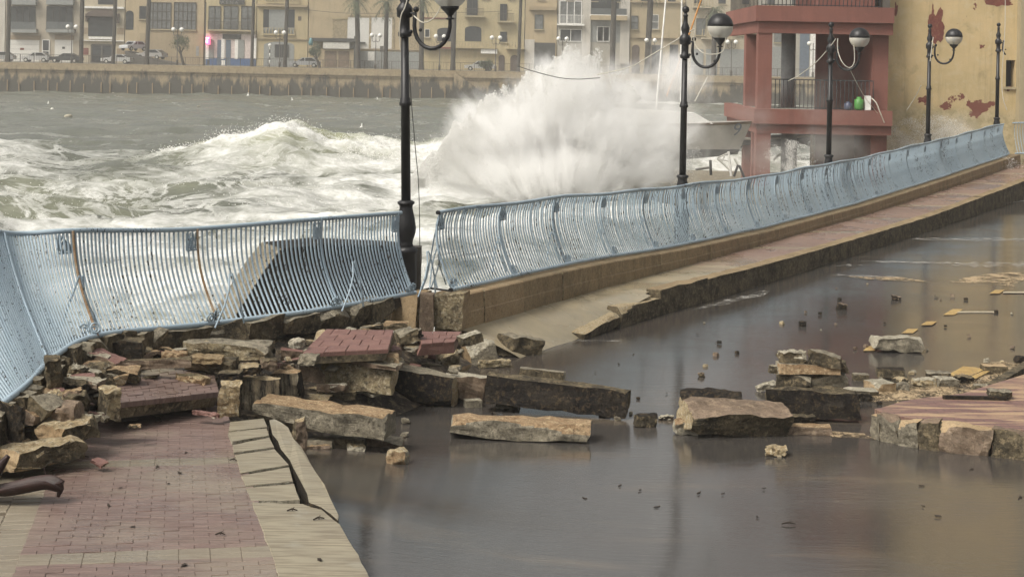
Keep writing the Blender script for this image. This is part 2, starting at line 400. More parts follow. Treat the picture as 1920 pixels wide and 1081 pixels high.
def weathered_yellow():
    m, nt, b = newmat('peeling_yellow_wall'); tc = nd(nt, 'ShaderNodeTexCoord'); v = tc.outputs['Object']
    sx = nd(nt, 'ShaderNodeSeparateXYZ'); lk(nt, v, sx.inputs[0])
    n = noise(nt, v, .45, 7, .68, .3); n2 = noise(nt, v, 2.6, 7, .72, .4); n3 = noise(nt, v, 11, 5, .7)
    col = mix(nt, ramp(nt, n, .36, .64), (.58, .445, .245), (.47, .37, .20))
    col = mix(nt, ramp(nt, n2, .50, .66, 0, .55), col, (.56, .47, .30))
    col = mix(nt, ramp(nt, noise(nt, v, 1.1, 6, .7, .5), .56, .66, 0, .45), col, (.29, .235, .13))
    mp = nd(nt, 'ShaderNodeMapping'); mp.inputs['Scale'].default_value = (2.6, 2.6, .16); lk(nt, v, mp.inputs[0])
    col = mix(nt, ramp(nt, noise(nt, mp.outputs[0], 1, 6, .7), .52, .72, 0, .5), col, (.20, .155, .09))
    # the lower render, bare and blotchy up to a ragged line (object origin is at the floor)
    hz = math2(nt, 'ADD', sx.outputs[2], math2(nt, 'MULTIPLY', math2(nt, 'SUBTRACT', n, .5), 2.2))
    low = ramp(nt, hz, 2.0, 2.35, 1, 0)
    lowc = mix(nt, ramp(nt, n2, .42, .58), (.33, .28, .165), (.50, .42, .26)); lowc = mix(nt, ramp(nt, n3, .58, .66, 0, .7), lowc, (.17, .12, .075))
    col = mix(nt, math2(nt, 'MULTIPLY', low, .8), col, lowc)
    pt = ramp(nt, noise(nt, v, .62, 7, .62, .3), .625, .635); col = mix(nt, pt, col, (.19, .075, .055))
    lk(nt, col, b.inputs['Base Color']); b.inputs['Roughness'].default_value = .85; b.inputs['Specular IOR Level'].default_value = .2
    bump(nt, b, math2(nt, 'ADD', n2, math2(nt, 'MULTIPLY', math2(nt, 'ADD', pt, low), -.4)), .5, .03); return m
def quay_mat():
    m, nt, b = newmat('stained_quay_stone'); tc = nd(nt, 'ShaderNodeTexCoord'); v = tc.outputs['Object']
    sx = nd(nt, 'ShaderNodeSeparateXYZ'); lk(nt, v, sx.inputs[0])
    n = noise(nt, v, .45, 6, .7); n2 = noise(nt, v, 2.2, 6, .7)
    mp = nd(nt, 'ShaderNodeMapping'); mp.inputs['Scale'].default_value = (.8, .8, .22); lk(nt, v, mp.inputs[0])
    st = noise(nt, mp.outputs[0], 1.0, 6, .7)
    col = mix(nt, ramp(nt, n2, .35, .65), (.34, .265, .16), (.23, .18, .11))
    # growth and tide stain by height above the water (a real band that stays put)
    hz = math2(nt, 'ADD', sx.outputs[2], math2(nt, 'MULTIPLY', math2(nt, 'SUBTRACT', ramp(nt, st, .36, .64), .5), 2.3))
    col = mix(nt, ramp(nt, hz, 1.7, 2.7, .94, 0), col, (.045, .043, .035))
    lk(nt, col, b.inputs['Base Color']); b.inputs['Roughness'].default_value = .85
    bump(nt, b, n2, .5, .05); return m
M['quay'] = quay_mat()

# ------------------------------------------------------------------ ground: road, pavements, land under the rail
# seaward ends (T) and pavement-side feet (B) of the near rail: (px, py, distance)
LT = [(752, 399, 22.9), (565, 413, 20.8), (345, 430, 19.3), (145, 432, 17.8), (30, 438, 17.4), (-60, 428, 16.4), (-200, 440, 15.0), (-450, 470, 13.4), (-800, 540, 11.8)]
LB = [(779, 548, 22.6), (600, 580, 20.5), (385, 607, 18.9), (190, 627, 17.3), (105, 665, 16.2), (55, 715, 15.0), (0, 760, 14.0), (-150, 880, 12.3), (-330, 1000, 10.8)]
LTw = [atd(*p) for p in LT]; LBw = [atd(*p) for p in LB]
def left_edge(y):          # X of the near rail's foot at distance y
    ys = [p.y for p in LBw][::-1]; xs = [p.x for p in LBw][::-1]
    return lerpx(ys, xs, y)
def heap(p):              # rubble heaped against the foot of the near wall
    dist = max(0.0, (p.x - left_edge(p.y)) * .80 - .12)
    return ZP(p.y) + .40 * math.exp(-(dist / .85) ** 1.5) * min(1, max(0, (22.4 - p.y) / 1.5)) * min(1, max(0, (p.y - 13.0) / 2.0))
heap.xy = True
ZPH = heap
def land_edge(y):
    if y > 23.0: return WX(y) - .5
    return left_edge(y) - .15

def strip(name, rows, mat, kind='structure'):
    """rows: list of lists of points (same length) -> a grid sheet"""
    mb = MB(); n = len(rows[0]); vs = [p for r in rows for p in r]; fs = []
    for i in range(len(rows) - 1):
        for j in range(n - 1):
            a = i * n + j; fs.append((a, a + 1, a + n + 1, a + n))
    mb.add(vs, fs, 0, True)
    o = mb.build(name, mat); fixup(o); return tag(o, kind=kind)
def fixup(o):
    fixnormals(o)
    if sum(p.normal.z * p.area for p in o.data.polygons) < 0:
        o.data.flip_normals()

rows = []
for y in np.concatenate([np.arange(-30, 8, 4.0), np.arange(8, 30, .5), np.arange(30, 63.1, 1.0)]):
    x0 = land_edge(max(y, 9)) + .35
    zz = ZR(max(8, y))
    r = []
    for t in [0, .01, .02, .03, .04, .05, .06, .07, .08, .09, .1, .115, .13, .145, .16, .18, .2, .25, .32, .4, .6, .8, 1]:
        x = x0 + (70 - x0) * t; dx = max(0.0, x - XK(y)); cam_ = .30 * math.exp(-(dx / 1.35) ** 2) * min(1, max(0, (18.0 - y) / 4.0))
        r.append(Vector((x, y, zz - .004 + cam_ + .006 * math.sin(y * 1.3 + x * 1.1))))
    rows.append(r)
road = strip('road', rows, M['road'])

# land mass under the promenade, with its face to the sea
def landrows():
    out = []
    for y in list(np.arange(6, 23, .5)) + [23.0, 23.05] + list(np.arange(23.6, 58.3, .9)):
        x = land_edge(y); zt = (ZP(y) - .10)
        out.append([Vector((x - .05, y, -2.0)), Vector((x, y, zt)), Vector((x + (.9 if y < 22.9 else .47), y, zt - .005))])
    return out
o = strip('promenade_ground', landrows(), M['rubbleground'])

# far pavement
rows = []
for y in list(np.arange(23.0, 28, .15)) + list(np.arange(28, 60.01, .35)):
    x0 = WX(y) - .02; w = KW(y) - (.22 if y > 27 else .05)
    k = min(1, max(0, (y - 24.0) / 3.6)); k = k * k * (3 - 2 * k); fr = min(1, max(0, (y - 22.7) / 1.1)); fr = fr * fr * (3 - 2 * fr)
    r = []
    for t in (0, .1, .2, .35, .5, .65, .8, .92, 1):
        low = ZR(y) - .015
        z = ZP(y) + (low - ZP(y)) * (1 - k) * t ** 1.3
        z += .012 * mnoise.noise(Vector((y * .9, t * 3, 0)))
        r.append(Vector((x0 + w * t, y, z)))
    rows.append(r)
farpave = strip('far_pavement', rows, M['wetpave'])
rows = [[Vector((WX(60) + .1 + t * 3, y, ZP(58.5) - .02)) for t in np.linspace(0, 14, 8)] for y in (58.0, 60, 62, 66)]
strip('far_forecourt', rows, M['wetpave'])
# ------------------------------------------------------------------ numpy value noise for the sea
def vnoise(x, y, seed=0):
    xi = np.floor(x).astype(np.int64); yi = np.floor(y).astype(np.int64); fx = x - xi; fy = y - yi
    fx = fx * fx * (3 - 2 * fx); fy = fy * fy * (3 - 2 * fy)
    def h(a, b):
        n = (a * 374761393 + b * 668265263 + seed * 982451653) & 0x7fffffff
        n = ((n ^ (n >> 13)) * 1274126177) & 0x7fffffff
        return ((n ^ (n >> 16)) & 0xffff) / 65535.0
    return (h(xi, yi) * (1 - fx) + h(xi + 1, yi) * fx) * (1 - fy) + (h(xi, yi + 1) * (1 - fx) + h(xi + 1, yi + 1) * fx) * fy
def fbm(x, y, o=5, seed=0, g=.5):
    s = np.zeros_like(x); a = 1.0; t = 0
    for i in range(o):
        s += a * vnoise(x, y, seed + i * 17); t += a; a *= g; x = x * 2.03 + 3.1; y = y * 2.03 + 1.7
    return s / t
def sst(a, b, x):
    t = np.clip((x - a) / (b - a), 0, 1); return t * t * (3 - 2 * t)

def build_sea():
    NR, NC = 560, 460
    ys = np.concatenate([np.linspace(10, 100, 430), np.linspace(100.5, 223.5, NR - 430)])
    us = np.linspace(-1, 1, NC)
    Y = np.repeat(ys[:, None], NC, 1); X = us[None, :] * (Y * .52 + 14) - 4 + Y * .02
    # chop and swell
    wob = (fbm(X * .08, Y * .08, 3, 5) - .5) * 10
    Z = .16 * np.sin(Y * .42 + X * .10 + wob * .7) + .10 * np.sin(Y * .9 - X * .23 + wob)
    Z += (fbm(X * .35, Y * .8, 5, 9) - .5) * .75
    near = sst(80, 50, Y)
    Z += near * (fbm(X * .26, Y * .38, 5, 21) - .5) * 1.25
    # the breaker: a ridge that runs across and rises towards the splash
    px = 960 + 3000 * X / np.maximum(Y, 1)
    cx = np.array([-40, -21, -17.8, -14, -12, -10.2, -8.4, -6, -3.5, -1, 3, 8, 14]); ch = np.array([.0, .15, .6, 1.55, 2.0, 2.75, 1.9, 1.75, 1.6, 1.7, 2.2, 1.8, .6])
    A = np.interp(X, cx, ch) * (1 + .20 * (fbm(X * .9, X * 0 + 3.3, 4, 2) - .5))
    yc = 75 + (fbm(X * .12, X * 0 + .5, 3, 4) - .5) * 5 + .12 * (X + 10)
    dy = Y - yc
    prof = np.where(dy > 0, np.exp(-(dy / 8.5) ** 2), .62 * np.exp(-(dy / 3.2) ** 2) + .38 * np.exp(-(dy / 11.0) ** 2))
    rid = A * prof
    Z += rid * (1 + .35 * (fbm(X * .9, Y * .9, 4, 31) - .5))
    # small crests on the left
    c2 = np.interp(X, [-40, -27, -22, -19, -17, 0], [.7, 1.0, .75, .5, 0, 0]) * np.exp(-((Y - 79 - .2 * (X + 24)) / 3.2) ** 2)
    c3 = np.interp(X, [-40, -24, -20.5, -17, -14, 0], [.5, .7, .6, .2, 0, 0]) * np.exp(-((Y - 68 + .1 * (X + 22)) / 2.2) ** 2)
    Z += c2 + c3
    # churned water against the sea wall
    Z += .35 * sst(58, 52, Y) * sst(0, 1, 1 - (Y < 24) * .6)
    Z += 1.1 * np.exp(-((X - 2.5) / 5.0) ** 2 - ((Y - 47) / 9.0) ** 2)
    Z += .7 * np.exp(-((Y - 55.5 - 1.6 * (fbm(X * .22, X * 0, 3, 8) - .5)) / 1.6) ** 2) * sst(2, -3, X)
    # foam amount
    fo = .16 * np.ones_like(X) * sst(95, 70, Y)
    edge = 57.0 + (fbm(X * .18, Y * 0, 4, 12) - .5) * 5
    fo = np.maximum(fo, sst(1.0, -1.2, Y - edge) * .72)
    front = sst(yc * 1.0 + 2.5, yc * 1.0 - 1.0, Y)
    lane = sst(-19.5, -9.5, X + (62 - Y) * -.0 + (75 - Y) * .28)
    fo = np.maximum(fo, front * (.06 + lane * .42 + .30 * sst(-12, -6.5, X)))
    fo = np.maximum(fo, np.exp(-((dy + .6) / 1.9) ** 2) * sst(-18.5, -15.0, X) * 1.3)
    fo = np.maximum(fo, np.exp(-((dy + 3.2) / 3.0) ** 2) * sst(-17, -12, X) * .62)
    fo = np.maximum(fo, sst(-9.5, -3.0, X) * sst(84, 74, Y) * .70)
    fo = np.maximum(fo, c2 * .95); fo = np.maximum(fo, c3 * 1.25)
    fo = np.maximum(fo, .42 * sst(.60, .72, fbm(X * .10, Y * .22, 5, 44)) * sst(130, 90, Y))
    fo = np.maximum(fo, .9 * sst(216.5, 219.5, Y) * sst(.50, .62, fbm(X * .09, Y * .15, 4, 77)) * sst(-30, -10, X))
    thin = np.clip(rid / 2.2, 0, 1) * sst(-9, 0, dy) * .9 * sst(-20, -12, X) + .25 * sst(80, 60, Y) * sst(.45, .6, fbm(X * .2, Y * .3, 4, 61))
    # stays below the land
    le = np.array([land_edge(float(y)) for y in ys])[:, None]
    inl = sst(-2.2, -.2, X - le)
    cap = .75 + .25 * sst(24, 35, Y)
    Z = np.where(Y < 60, Z * (1 - inl) + np.minimum(Z, cap) * inl, Z)
    Z = np.where((X > le + .6) & (Y < 64), -1.4, Z)
    me = bpy.data.meshes.new('sea')
    V = np.stack([X, Y, Z], -1).reshape(-1, 3)
    idx = np.arange(NR * NC).reshape(NR, NC)
    F = np.stack([idx[:-1, :-1], idx[:-1, 1:], idx[1:, 1:], idx[1:, :-1]], -1).reshape(-1, 4)
    me.vertices.add(len(V)); me.vertices.foreach_set('co', V.ravel().astype(np.float32))
    me.loops.add(F.size); me.loops.foreach_set('vertex_index', F.ravel().astype(np.int32))
    me.polygons.add(len(F)); me.polygons.foreach_set('loop_start', (np.arange(len(F)) * 4).astype(np.int32))
    me.polygons.foreach_set('use_smooth', np.ones(len(F), dtype=bool))
    me.update(calc_edges=True)
    for nm, arr in (('foam', fo), ('thin', thin)):
        a = me.attributes.new(nm, 'FLOAT', 'POINT'); a.data.foreach_set('value', np.clip(arr, 0, 1.3).ravel().astype(np.float32))
    me.materials.append(M['sea'])
    o = bpy.data.objects.new('sea', me); COL.objects.link(o); tag(o, kind='structure')
    return X, Y, Z, fo
SX, SY, SZ, SF = build_sea()

# flying droplets and torn foam along the breaker's crest and round the splash: uncountable, one object
def blob_cloud(name, pts, sizes, mat):
    base = np.array([(0, 0, 1), (.94, 0, -.33), (-.47, .82, -.33), (-.47, -.82, -.33)])
    fs = np.array([(0, 1, 2), (0, 2, 3), (0, 3, 1), (1, 3, 2)])
    P = np.asarray(pts); S = np.asarray(sizes); n = len(P); rng = np.random.default_rng(3)
    q = rng.normal(size=(n, 4)); q /= np.linalg.norm(q, axis=1)[:, None]; w, x, y, z = q.T
    Rm = np.stack([1 - 2 * (y * y + z * z), 2 * (x * y - w * z), 2 * (x * z + w * y), 2 * (x * y + w * z), 1 - 2 * (x * x + z * z), 2 * (y * z - w * x), 2 * (x * z - w * y), 2 * (y * z + w * x), 1 - 2 * (x * x + y * y)], 1).reshape(n, 3, 3)
    V = P[:, None, :] + np.einsum('nij,kj->nki', Rm, base) * S[:, None, None]
    F = (np.arange(n)[:, None, None] * 4 + fs[None]).reshape(-1, 3)
    me = bpy.data.meshes.new(name); V = V.reshape(-1, 3)
    me.vertices.add(len(V)); me.vertices.foreach_set('co', V.ravel().astype(np.float32))
    me.loops.add(F.size); me.loops.foreach_set('vertex_index', F.ravel().astype(np.int32))
    me.polygons.add(len(F)); me.polygons.foreach_set('loop_start', (np.arange(len(F)) * 3).astype(np.int32))
    me.polygons.foreach_set('use_smooth', np.ones(len(F), dtype=bool)); me.update(calc_edges=True); me.materials.append(mat)
    o = bpy.data.objects.new(name, me); COL.objects.link(o); tag(o, kind='stuff'); return o
rng = np.random.default_rng(11)
pts = []; sz = []
cand = np.argwhere((SF > .75) & (SY > 66) & (SY < 80) & (SX > -17) & (SX < 9) & (SZ > .9))
for k in rng.choice(len(cand), 5000):
    i, j = cand[k]; h = abs(rng.normal(0, .28)) * (1.0 if SX[i, j] > -14 else .5)
    pts.append((SX[i, j] + rng.normal(0, .12), SY[i, j] + rng.normal(0, .2), SZ[i, j] + h * .9)); sz.append(rng.uniform(.012, .05) * (1 - min(.6, h)))
cand = np.argwhere((SF > .7) & (SY > 49) & (SY < 58) & (SX < 0))
for k in rng.choice(len(cand), 2500):
    i, j = cand[k]; pts.append((SX[i, j], SY[i, j], SZ[i, j] + abs(rng.normal(0, .12)))); sz.append(rng.uniform(.01, .03))
blob_cloud('breaker_droplets', pts, sz, M['foamwhite'])

# ------------------------------------------------------------------ the splash: a volume of fine spray (real water dust, in place)
def spray_volume(name, lo, hi, blobs, dens, nscale, namp, label, col=(.93, .92, .89), soft=1.0, thr=.33, fan=None, nz=1.0):
    m = bpy.data.materials.new(name); m.use_nodes = True; nt = m.node_tree; nt.nodes.clear()
    out = nd(nt, 'ShaderNodeOutputMaterial'); pv = nd(nt, 'ShaderNodeVolumePrincipled')
    pv.inputs['Color'].default_value = rgb(col); pv.inputs['Anisotropy'].default_value = .0
    geo = nd(nt, 'ShaderNodeNewGeometry'); p = geo.outputs['Position']
    wn_ = nd(nt, 'ShaderNodeTexNoise'); wn_.inputs['Scale'].default_value = .55; wn_.inputs['Detail'].default_value = 3; lk(nt, p, wn_.inputs['Vector'])
    off = nd(nt, 'ShaderNodeVectorMath', operation='SUBTRACT'); lk(nt, wn_.outputs['Color'], off.inputs[0]); off.inputs[1].default_value = (.5, .5, .5)
    sc_ = nd(nt, 'ShaderNodeVectorMath', operation='SCALE'); lk(nt, off.outputs[0], sc_.inputs[0]); sc_.inputs['Scale'].default_value = namp
    pw = nd(nt, 'ShaderNodeVectorMath', operation='ADD'); lk(nt, p, pw.inputs[0]); lk(nt, sc_.outputs[0], pw.inputs[1])
    tot = None
    for (c, r, wgt) in blobs:
        s = nd(nt, 'ShaderNodeVectorMath', operation='SUBTRACT'); lk(nt, pw.outputs[0], s.inputs[0]); s.inputs[1].default_value = c
        d = nd(nt, 'ShaderNodeVectorMath', operation='DIVIDE'); lk(nt, s.outputs[0], d.inputs[0]); d.inputs[1].default_value = r
        l = nd(nt, 'ShaderNodeVectorMath', operation='LENGTH'); lk(nt, d.outputs[0], l.inputs[0])
        g = ramp(nt, l.outputs['Value'], 1.0, 0.0, 0, wgt)
        tot = g if tot is None else math2(nt, 'MAXIMUM', tot, g)
    if fan is None:
        n = noise(nt, pw.outputs[0], nscale, 7, .68, .3)
    else:                     # torn along the throw: noise in fan coordinates about the foot of the splash
        sp = nd(nt, 'ShaderNodeSeparateXYZ'); lk(nt, p, sp.inputs[0]); dx_ = math2(nt, 'SUBTRACT', sp.outputs[0], fan[0]); dz_ = math2(nt, 'SUBTRACT', sp.outputs[2], fan[2])
        an = math2(nt, 'ARCTAN2', dx_, dz_); ra = math2(nt, 'SQRT', math2(nt, 'ADD', math2(nt, 'MULTIPLY', dx_, dx_), math2(nt, 'MULTIPLY', dz_, dz_)))
        cb = nd(nt, 'ShaderNodeCombineXYZ'); lk(nt, math2(nt, 'MULTIPLY', an, 6.5), cb.inputs[0]); lk(nt, math2(nt, 'MULTIPLY', ra, .55), cb.inputs[1]); lk(nt, math2(nt, 'MULTIPLY', sp.outputs[1], .7), cb.inputs[2])
        n = math2(nt, 'ADD', math2(nt, 'MULTIPLY', noise(nt, cb.outputs[0], 1.5, 7, .68, .3), .6), math2(nt, 'MULTIPLY', noise(nt, pw.outputs[0], nscale, 7, .68, .3), .4))
    d0 = math2(nt, 'SUBTRACT', tot, math2(nt, 'MULTIPLY', math2(nt, 'SUBTRACT', n, .5), nz))
    dd = ramp(nt, d0, thr - .20 * soft, thr + .55 * soft, 0, 1)
    dd = math2(nt, 'MULTIPLY', math2(nt, 'POWER', dd, 1.7), ramp(nt, tot, .0, .10))
    lk(nt, math2(nt, 'MULTIPLY', dd, dens), pv.inputs['Density'])
    lk(nt, pv.outputs[0], out.inputs['Volume'])
    mb = MB(); mb.bx(*lo, *hi); o = mb.build(name, m)
    return tag(o, label, kind='stuff')
def pxblob(px, py, rx, ry, d, rd, w):
    p = atd(px, py, d); k = d / FPX; return (tuple(p), (rx * k, rd, ry * k), w)
DS = 48.0
blobs = [pxblob(1065, 200, 165, 140, DS, 3.0, .9), pxblob(955, 250, 175, 110, DS, 3.0, .95),
         pxblob(1120, 250, 190, 130, DS, 3.2, .9), pxblob(1010, 320, 280, 100, DS, 4.0, 1.0), pxblob(1200, 310, 140, 90, DS, 3, .72),
         pxblob(1235, 235, 130, 140, DS, 3, .60), pxblob(1270, 150, 110, 110, DS, 3, .50), pxblob(1160, 180, 160, 120, DS, 3, .56), pxblob(1080, 140, 90, 80, DS, 2.4, .62)]
spray_volume('splash_spray', (-5.2, 43.5, -.5), (6.0, 52.5, 6.6), blobs, 4.2, 2.4, .9, 'towering white splash of spray where the breaker hits the quay', (.978, .975, .965), fan=tuple(atd(1050, 470, DS)), soft=.85, nz=1.4, thr=.35)
# the water thrown up in it: clumps and drops, thrown along fanned jets
def jets():
    rg = np.random.default_rng(5)
    ox = [770, 800, 830, 860, 900, 950, 1000, 1040, 1080, 1110, 1150, 1200, 1240, 1290]; oy = [330, 296, 250, 222, 190, 166, 138, 112, 90, 98, 132, 190, 235, 290]
    n = 520000; px = rg.uniform(775, 1288, n); ang0 = np.arctan2(px - 1040, 260.0)
    top = np.interp(px, ox, oy) + (fbm(ang0 * 16, ang0 * 0 + .7, 4, 13, .6) - .5) * 70
    u = rg.random(n) ** .85; py = top + (352 - top) * u; dy = rg.normal(0, 1.5, n) * (.5 + .5 * u)
    ang = np.arctan2(px - 1040, 430 - py); rad = np.hypot(px - 1040, 430 - py) / 70
    c1 = fbm(ang * 20, rad * 1.2 + dy * .3, 5, 3, .6); c2 = fbm(px / 16, py / 16 + dy, 5, 9, .6)
    edge = np.clip((py - top) / 55, 0, 1); core = np.clip((1225 - px) / 110, 0.0, 1)
    keep = (c1 * .6 + c2 * .4 - .10 * edge + .06 + .05 * core) > (.52 + .08 * rg.random(n) + .10 * (1 - core))
    px, py, dy, edge = px[keep], py[keep], dy[keep], edge[keep]; n = len(px)
    x0, y0 = px - PX0, py - PY0; xr = x0 * cR + y0 * sR; yr = -x0 * sR + y0 * cR; d = DS + dy
    P = np.stack([xr * DS / FPX, d, HC - yr * DS / FPX], 1)
    S = rg.uniform(.006, .015, n) * (1.25 - .5 * edge) * np.where(rg.random(n) < .04, 2.0, 1)
    return P, S
def fan(cx, cy, d, w, h, n, seed, s=(.006, .016)):
    """a small burst of drops thrown up from (cx, cy)"""
    rg = np.random.default_rng(seed); a = rg.normal(0, .55, n) ; r = rg.random(n) ** .7
    st = fbm(a * 9 + 7, r * 2, 4, seed, .6); k = st > .46 + .10 * r; a, r = a[k], r[k]; n = len(a)
    c = atd(cx, cy, d); kk = d / FPX
    P = np.stack([c.x + np.sin(a) * r * w * kk, c.y + rg.normal(0, .4, n), c.z + np.cos(a) * r * h * kk], 1)
    return P, rg.uniform(*s, n)
P_, S_ = jets(); 
m, nt, b = newmat('bright_drops'); tr_ = nd(nt, 'ShaderNodeBsdfTranslucent'); tr_.inputs['Color'].default_value = (.97, .965, .94, 1); df_ = nd(nt, 'ShaderNodeBsdfDiffuse'); df_.inputs['Color'].default_value = (.93, .925, .90, 1)
mx_ = nd(nt, 'ShaderNodeMixShader'); mx_.inputs[0].default_value = .5; lk(nt, df_.outputs[0], mx_.inputs[1]); lk(nt, tr_.outputs[0], mx_.inputs[2]); lk(nt, mx_.outputs[0], nt.nodes['Material Output'].inputs['Surface']); M['drops'] = m
blob_cloud('splash_drops', P_, S_, M['drops'])
for i, a_ in enumerate(((1480, 325, 56.8, 55, 62, 9000), (1745, 285, 60.0, 95, 70, 14000), (1690, 295, 60.0, 60, 60, 8000), (1885, 318, 56.5, 26, 24, 1500), (1255, 345, 50.5, 70, 110, 14000))):
    P_, S_ = fan(*a_, 40 + i); blob_cloud('splash_drops', P_, S_, M['drops'])
# spray drifting over the boat yard and at the foot of the yellow wall
blobs = [pxblob(1330, 280, 150, 120, 54, 2.2, .52), pxblob(1300, 160, 150, 140, 54, 2.2, .34), pxblob(1210, 200, 120, 120, 54, 2.2, .36)]
blobs += [pxblob(1450, 300, 130, 80, 55, 2.0, .62), pxblob(1560, 280, 150, 80, 55, 2.0, .55), pxblob(1420, 210, 120, 90, 55, 2.0, .42), pxblob(1540, 190, 140, 110, 55, 2.0, .36)]
spray_volume('drifting_spray', (3.2, 53.0, .2), (14.8, 56.6, 7.2), blobs, .75, .8, .8, 'thin spray drifting past the boat and the red building')
blobs = [pxblob(1700, 285, 120, 60, 60, 1.2, .8), pxblob(1790, 250, 90, 60, 60, 1.2, .8), pxblob(1660, 240, 80, 80, 60, 1.2, .35)]
spray_volume('wall_spray', (11.5, 59.0, 1.2), (20.5, 61.2, 5.2), blobs, 1.3, 1.4, .7, 'low burst of spray at the foot of the peeling yellow wall')

# ------------------------------------------------------------------ far rail (beyond the gap)
def far_base(d): return Vector((WX(d) - .27, d, ZRAIL(d)))
stations = []; L = 0.0; prev = None
for d in np.arange(23.2, 57.9, .05):
    p = far_base(float(d))
    if prev is not None: L += (p - prev).length
    stations.append((L, p)); prev = p
SL = [s[0] for s in stations]
def at_len(l):
    return Vector([float(np.interp(l, SL, [s[1][k] for s in stations])) for k in range(3)])
def tang(l): return (at_len(min(L, l + .15)) - at_len(max(0, l - .15))).normalized()
PROF = [(.22, 0.0), (.165, .09), (.105, .22), (.045, .36), (-.005, .5), (-.045, .64), (-.062, .78), (-.058, .92), (-.03, 1.03), (0, 1.10)]
PROF = [(x - .22, z) for x, z in PROF]          # foot at 0, top .22 m towards the sea
RH = 1.10
def bar_mesh(name, r, n=6):
    mb = MB(); mb.tube([(x, 0, z) for x, z in PROF], r, n); return mb.mesh(name, M['blue_paint'])
def land_n(t): return Vector((t.y, -t.x, 0)).normalized()

rail = thing('railing', 'long pale blue bowed railing running uphill beyond the gap, black lamps behind it', 'railing', far_base(23.2))
def off(p): return Vector(p) - rail.location
top_pts = []; bot_pts = []
for l in np.arange(0, L + .01, .6):
    p = at_len(l); n_ = land_n(tang(l)); wob = .018 * math.sin(l * 1.9) + .014 * math.sin(l * .7 + 1)
    top_pts.append(p - n_ * (.22 + wob) + Vector((0, 0, RH + wob * .6))); bot_pts.append(p + n_ * wob * .5)
mb = MB(); mb.tube(top_pts, .028, 10); lpart(mb, 'top_rail', M['blue_paint'], rail)
mb = MB(); mb.tube(bot_pts, .029, 10); lpart(mb, 'bottom_rail', M['blue_paint'], rail)
mb = MB(); q = top_pts[0]; tt = tang(0); mb.tube([q - tt * .012, q + tt * .03], .030, 12); q = bot_pts[0]; mb.tube([q - tt * .012, q + tt * .03], .031, 12)
lpart(mb, 'rail_end', M['black'], rail)
barm = bar_mesh('bar', .0125); farmb = MB()
PITCH = .082; nb = int(L / PITCH)
for i in range(1, nb):
    l = i * PITCH; p = at_len(l); t = tang(l); n_ = land_n(t); ang = math.atan2(n_.y, n_.x)
    if i <= 300:
        part('bar', barm, rail, p - rail.location, (random.uniform(-.008, .008), random.uniform(-.012, .012), ang))
    else:
        rz = Matrix.Rotation(ang, 3, 'Z')
        farmb.tube([p + rz @ Vector((x, 0, z)) for x, z in PROF[::2] + [PROF[-1]]], .0125, 5)
fb = lpart(farmb, 'bar', M['blue_paint'], rail); fb['kind'] = 'stuff'
# panel posts, crown plates, scrolls and braces
def flat_post(mat=None):
    mb = MB(); k = len(PROF)
    for i in range(k - 1):
        (x0, z0), (x1, z1) = PROF[i], PROF[i + 1]
        a, b, h = .014, .015, .0
        mb.add([(x0 - a, -b, z0), (x0 + a, -b, z0), (x0 + a, b, z0), (x0 - a, b, z0), (x1 - a, -b, z1), (x1 + a, -b, z1), (x1 + a, b, z1), (x1 - a, b, z1)],
               [(0, 1, 5, 4), (1, 2, 6, 5), (2, 3, 7, 6), (3, 0, 4, 7)])
    return mb
def crown():
    mb = MB(); z1, z0 = RH - .04, RH - .25
    for y in (-.075, .075): mb.box((-.255, y, (z0 + z1) / 2), (.012, .012, z1 - z0))
    mb.box((-.275, 0, z0), (.02, .165, .02))
    for s in (-1, 1):
        mb.tube([(-.262, s * .066, z0 + .02), (-.262, s * .058, z0 + .09), (-.262, s * .035, z0 + .16), (-.262, s * .018, z1)], .010, 6)
        mb.tube([(-.262, s * .012, z0 + .01), (-.262, s * .030, z0 + .06), (-.262, s * .022, z0 + .12), (-.262, s * .004, z0 + .15)], .010, 6)
        mb.sphere((-.262, s * .038, z0 + .035), .017, 8, 5)
    mb.tube([(-.262, 0, z0), (-.262, 0, z0 + .12)], .011, 6)
    return mb
def scroll():
    mb = MB(); ax = (1, 0, .35)
    for s in (-1, 1):
        mb.torus((-.045, s * .062, .085), ax, .052, .010, 18, 6)
        mb.torus((-.050, s * .052, .075), ax, .026, .009, 14, 6)
        mb.tube([(-.02, s * .02, .02), (-.06, s * .012, .10), (-.075, s * .01, .16)], .009, 6)
    return mb
def brace(s):
    mb = MB(); mb.tube([(-.30, s * .02, .62), (-.34, s * .06, .45), (-.34, s * .13, .26), (-.30, s * .24, .01)], .011, 6); return mb
pm = flat_post().mesh('post', M['blue_paint']); pr = flat_post().mesh('post', M['rust'])
cm = crown().mesh('crown_plate', M['blue_paint']); sm_ = scroll().mesh('scroll', M['blue_paint'])
b1 = brace(1).mesh('brace', M['blue_paint']); b2 = brace(-1).mesh('brace', M['blue_paint'])
def dress(parent, p, ang, rust=False, braces=True):
    part('post', pr if rust else pm, parent, p - parent.location, (0, 0, ang))
    rz = Matrix.Rotation(ang, 3, 'Z'); q = p + rz @ Vector((0, .10, 0))
    part('crown_plate', cm, parent, q - parent.location, (0, 0, ang))
    part('scroll', sm_, parent, q - parent.location, (0, 0, ang))
    if braces:
        part('brace', b1, parent, q - parent.location, (0, 0, ang)); part('brace', b2, parent, q - parent.location, (0, 0, ang))
l = .06
while l < L:
    p = at_len(l); n_ = land_n(tang(l)); dress(rail, p, math.atan2(n_.y, n_.x), False, l < 24); l += 1.92
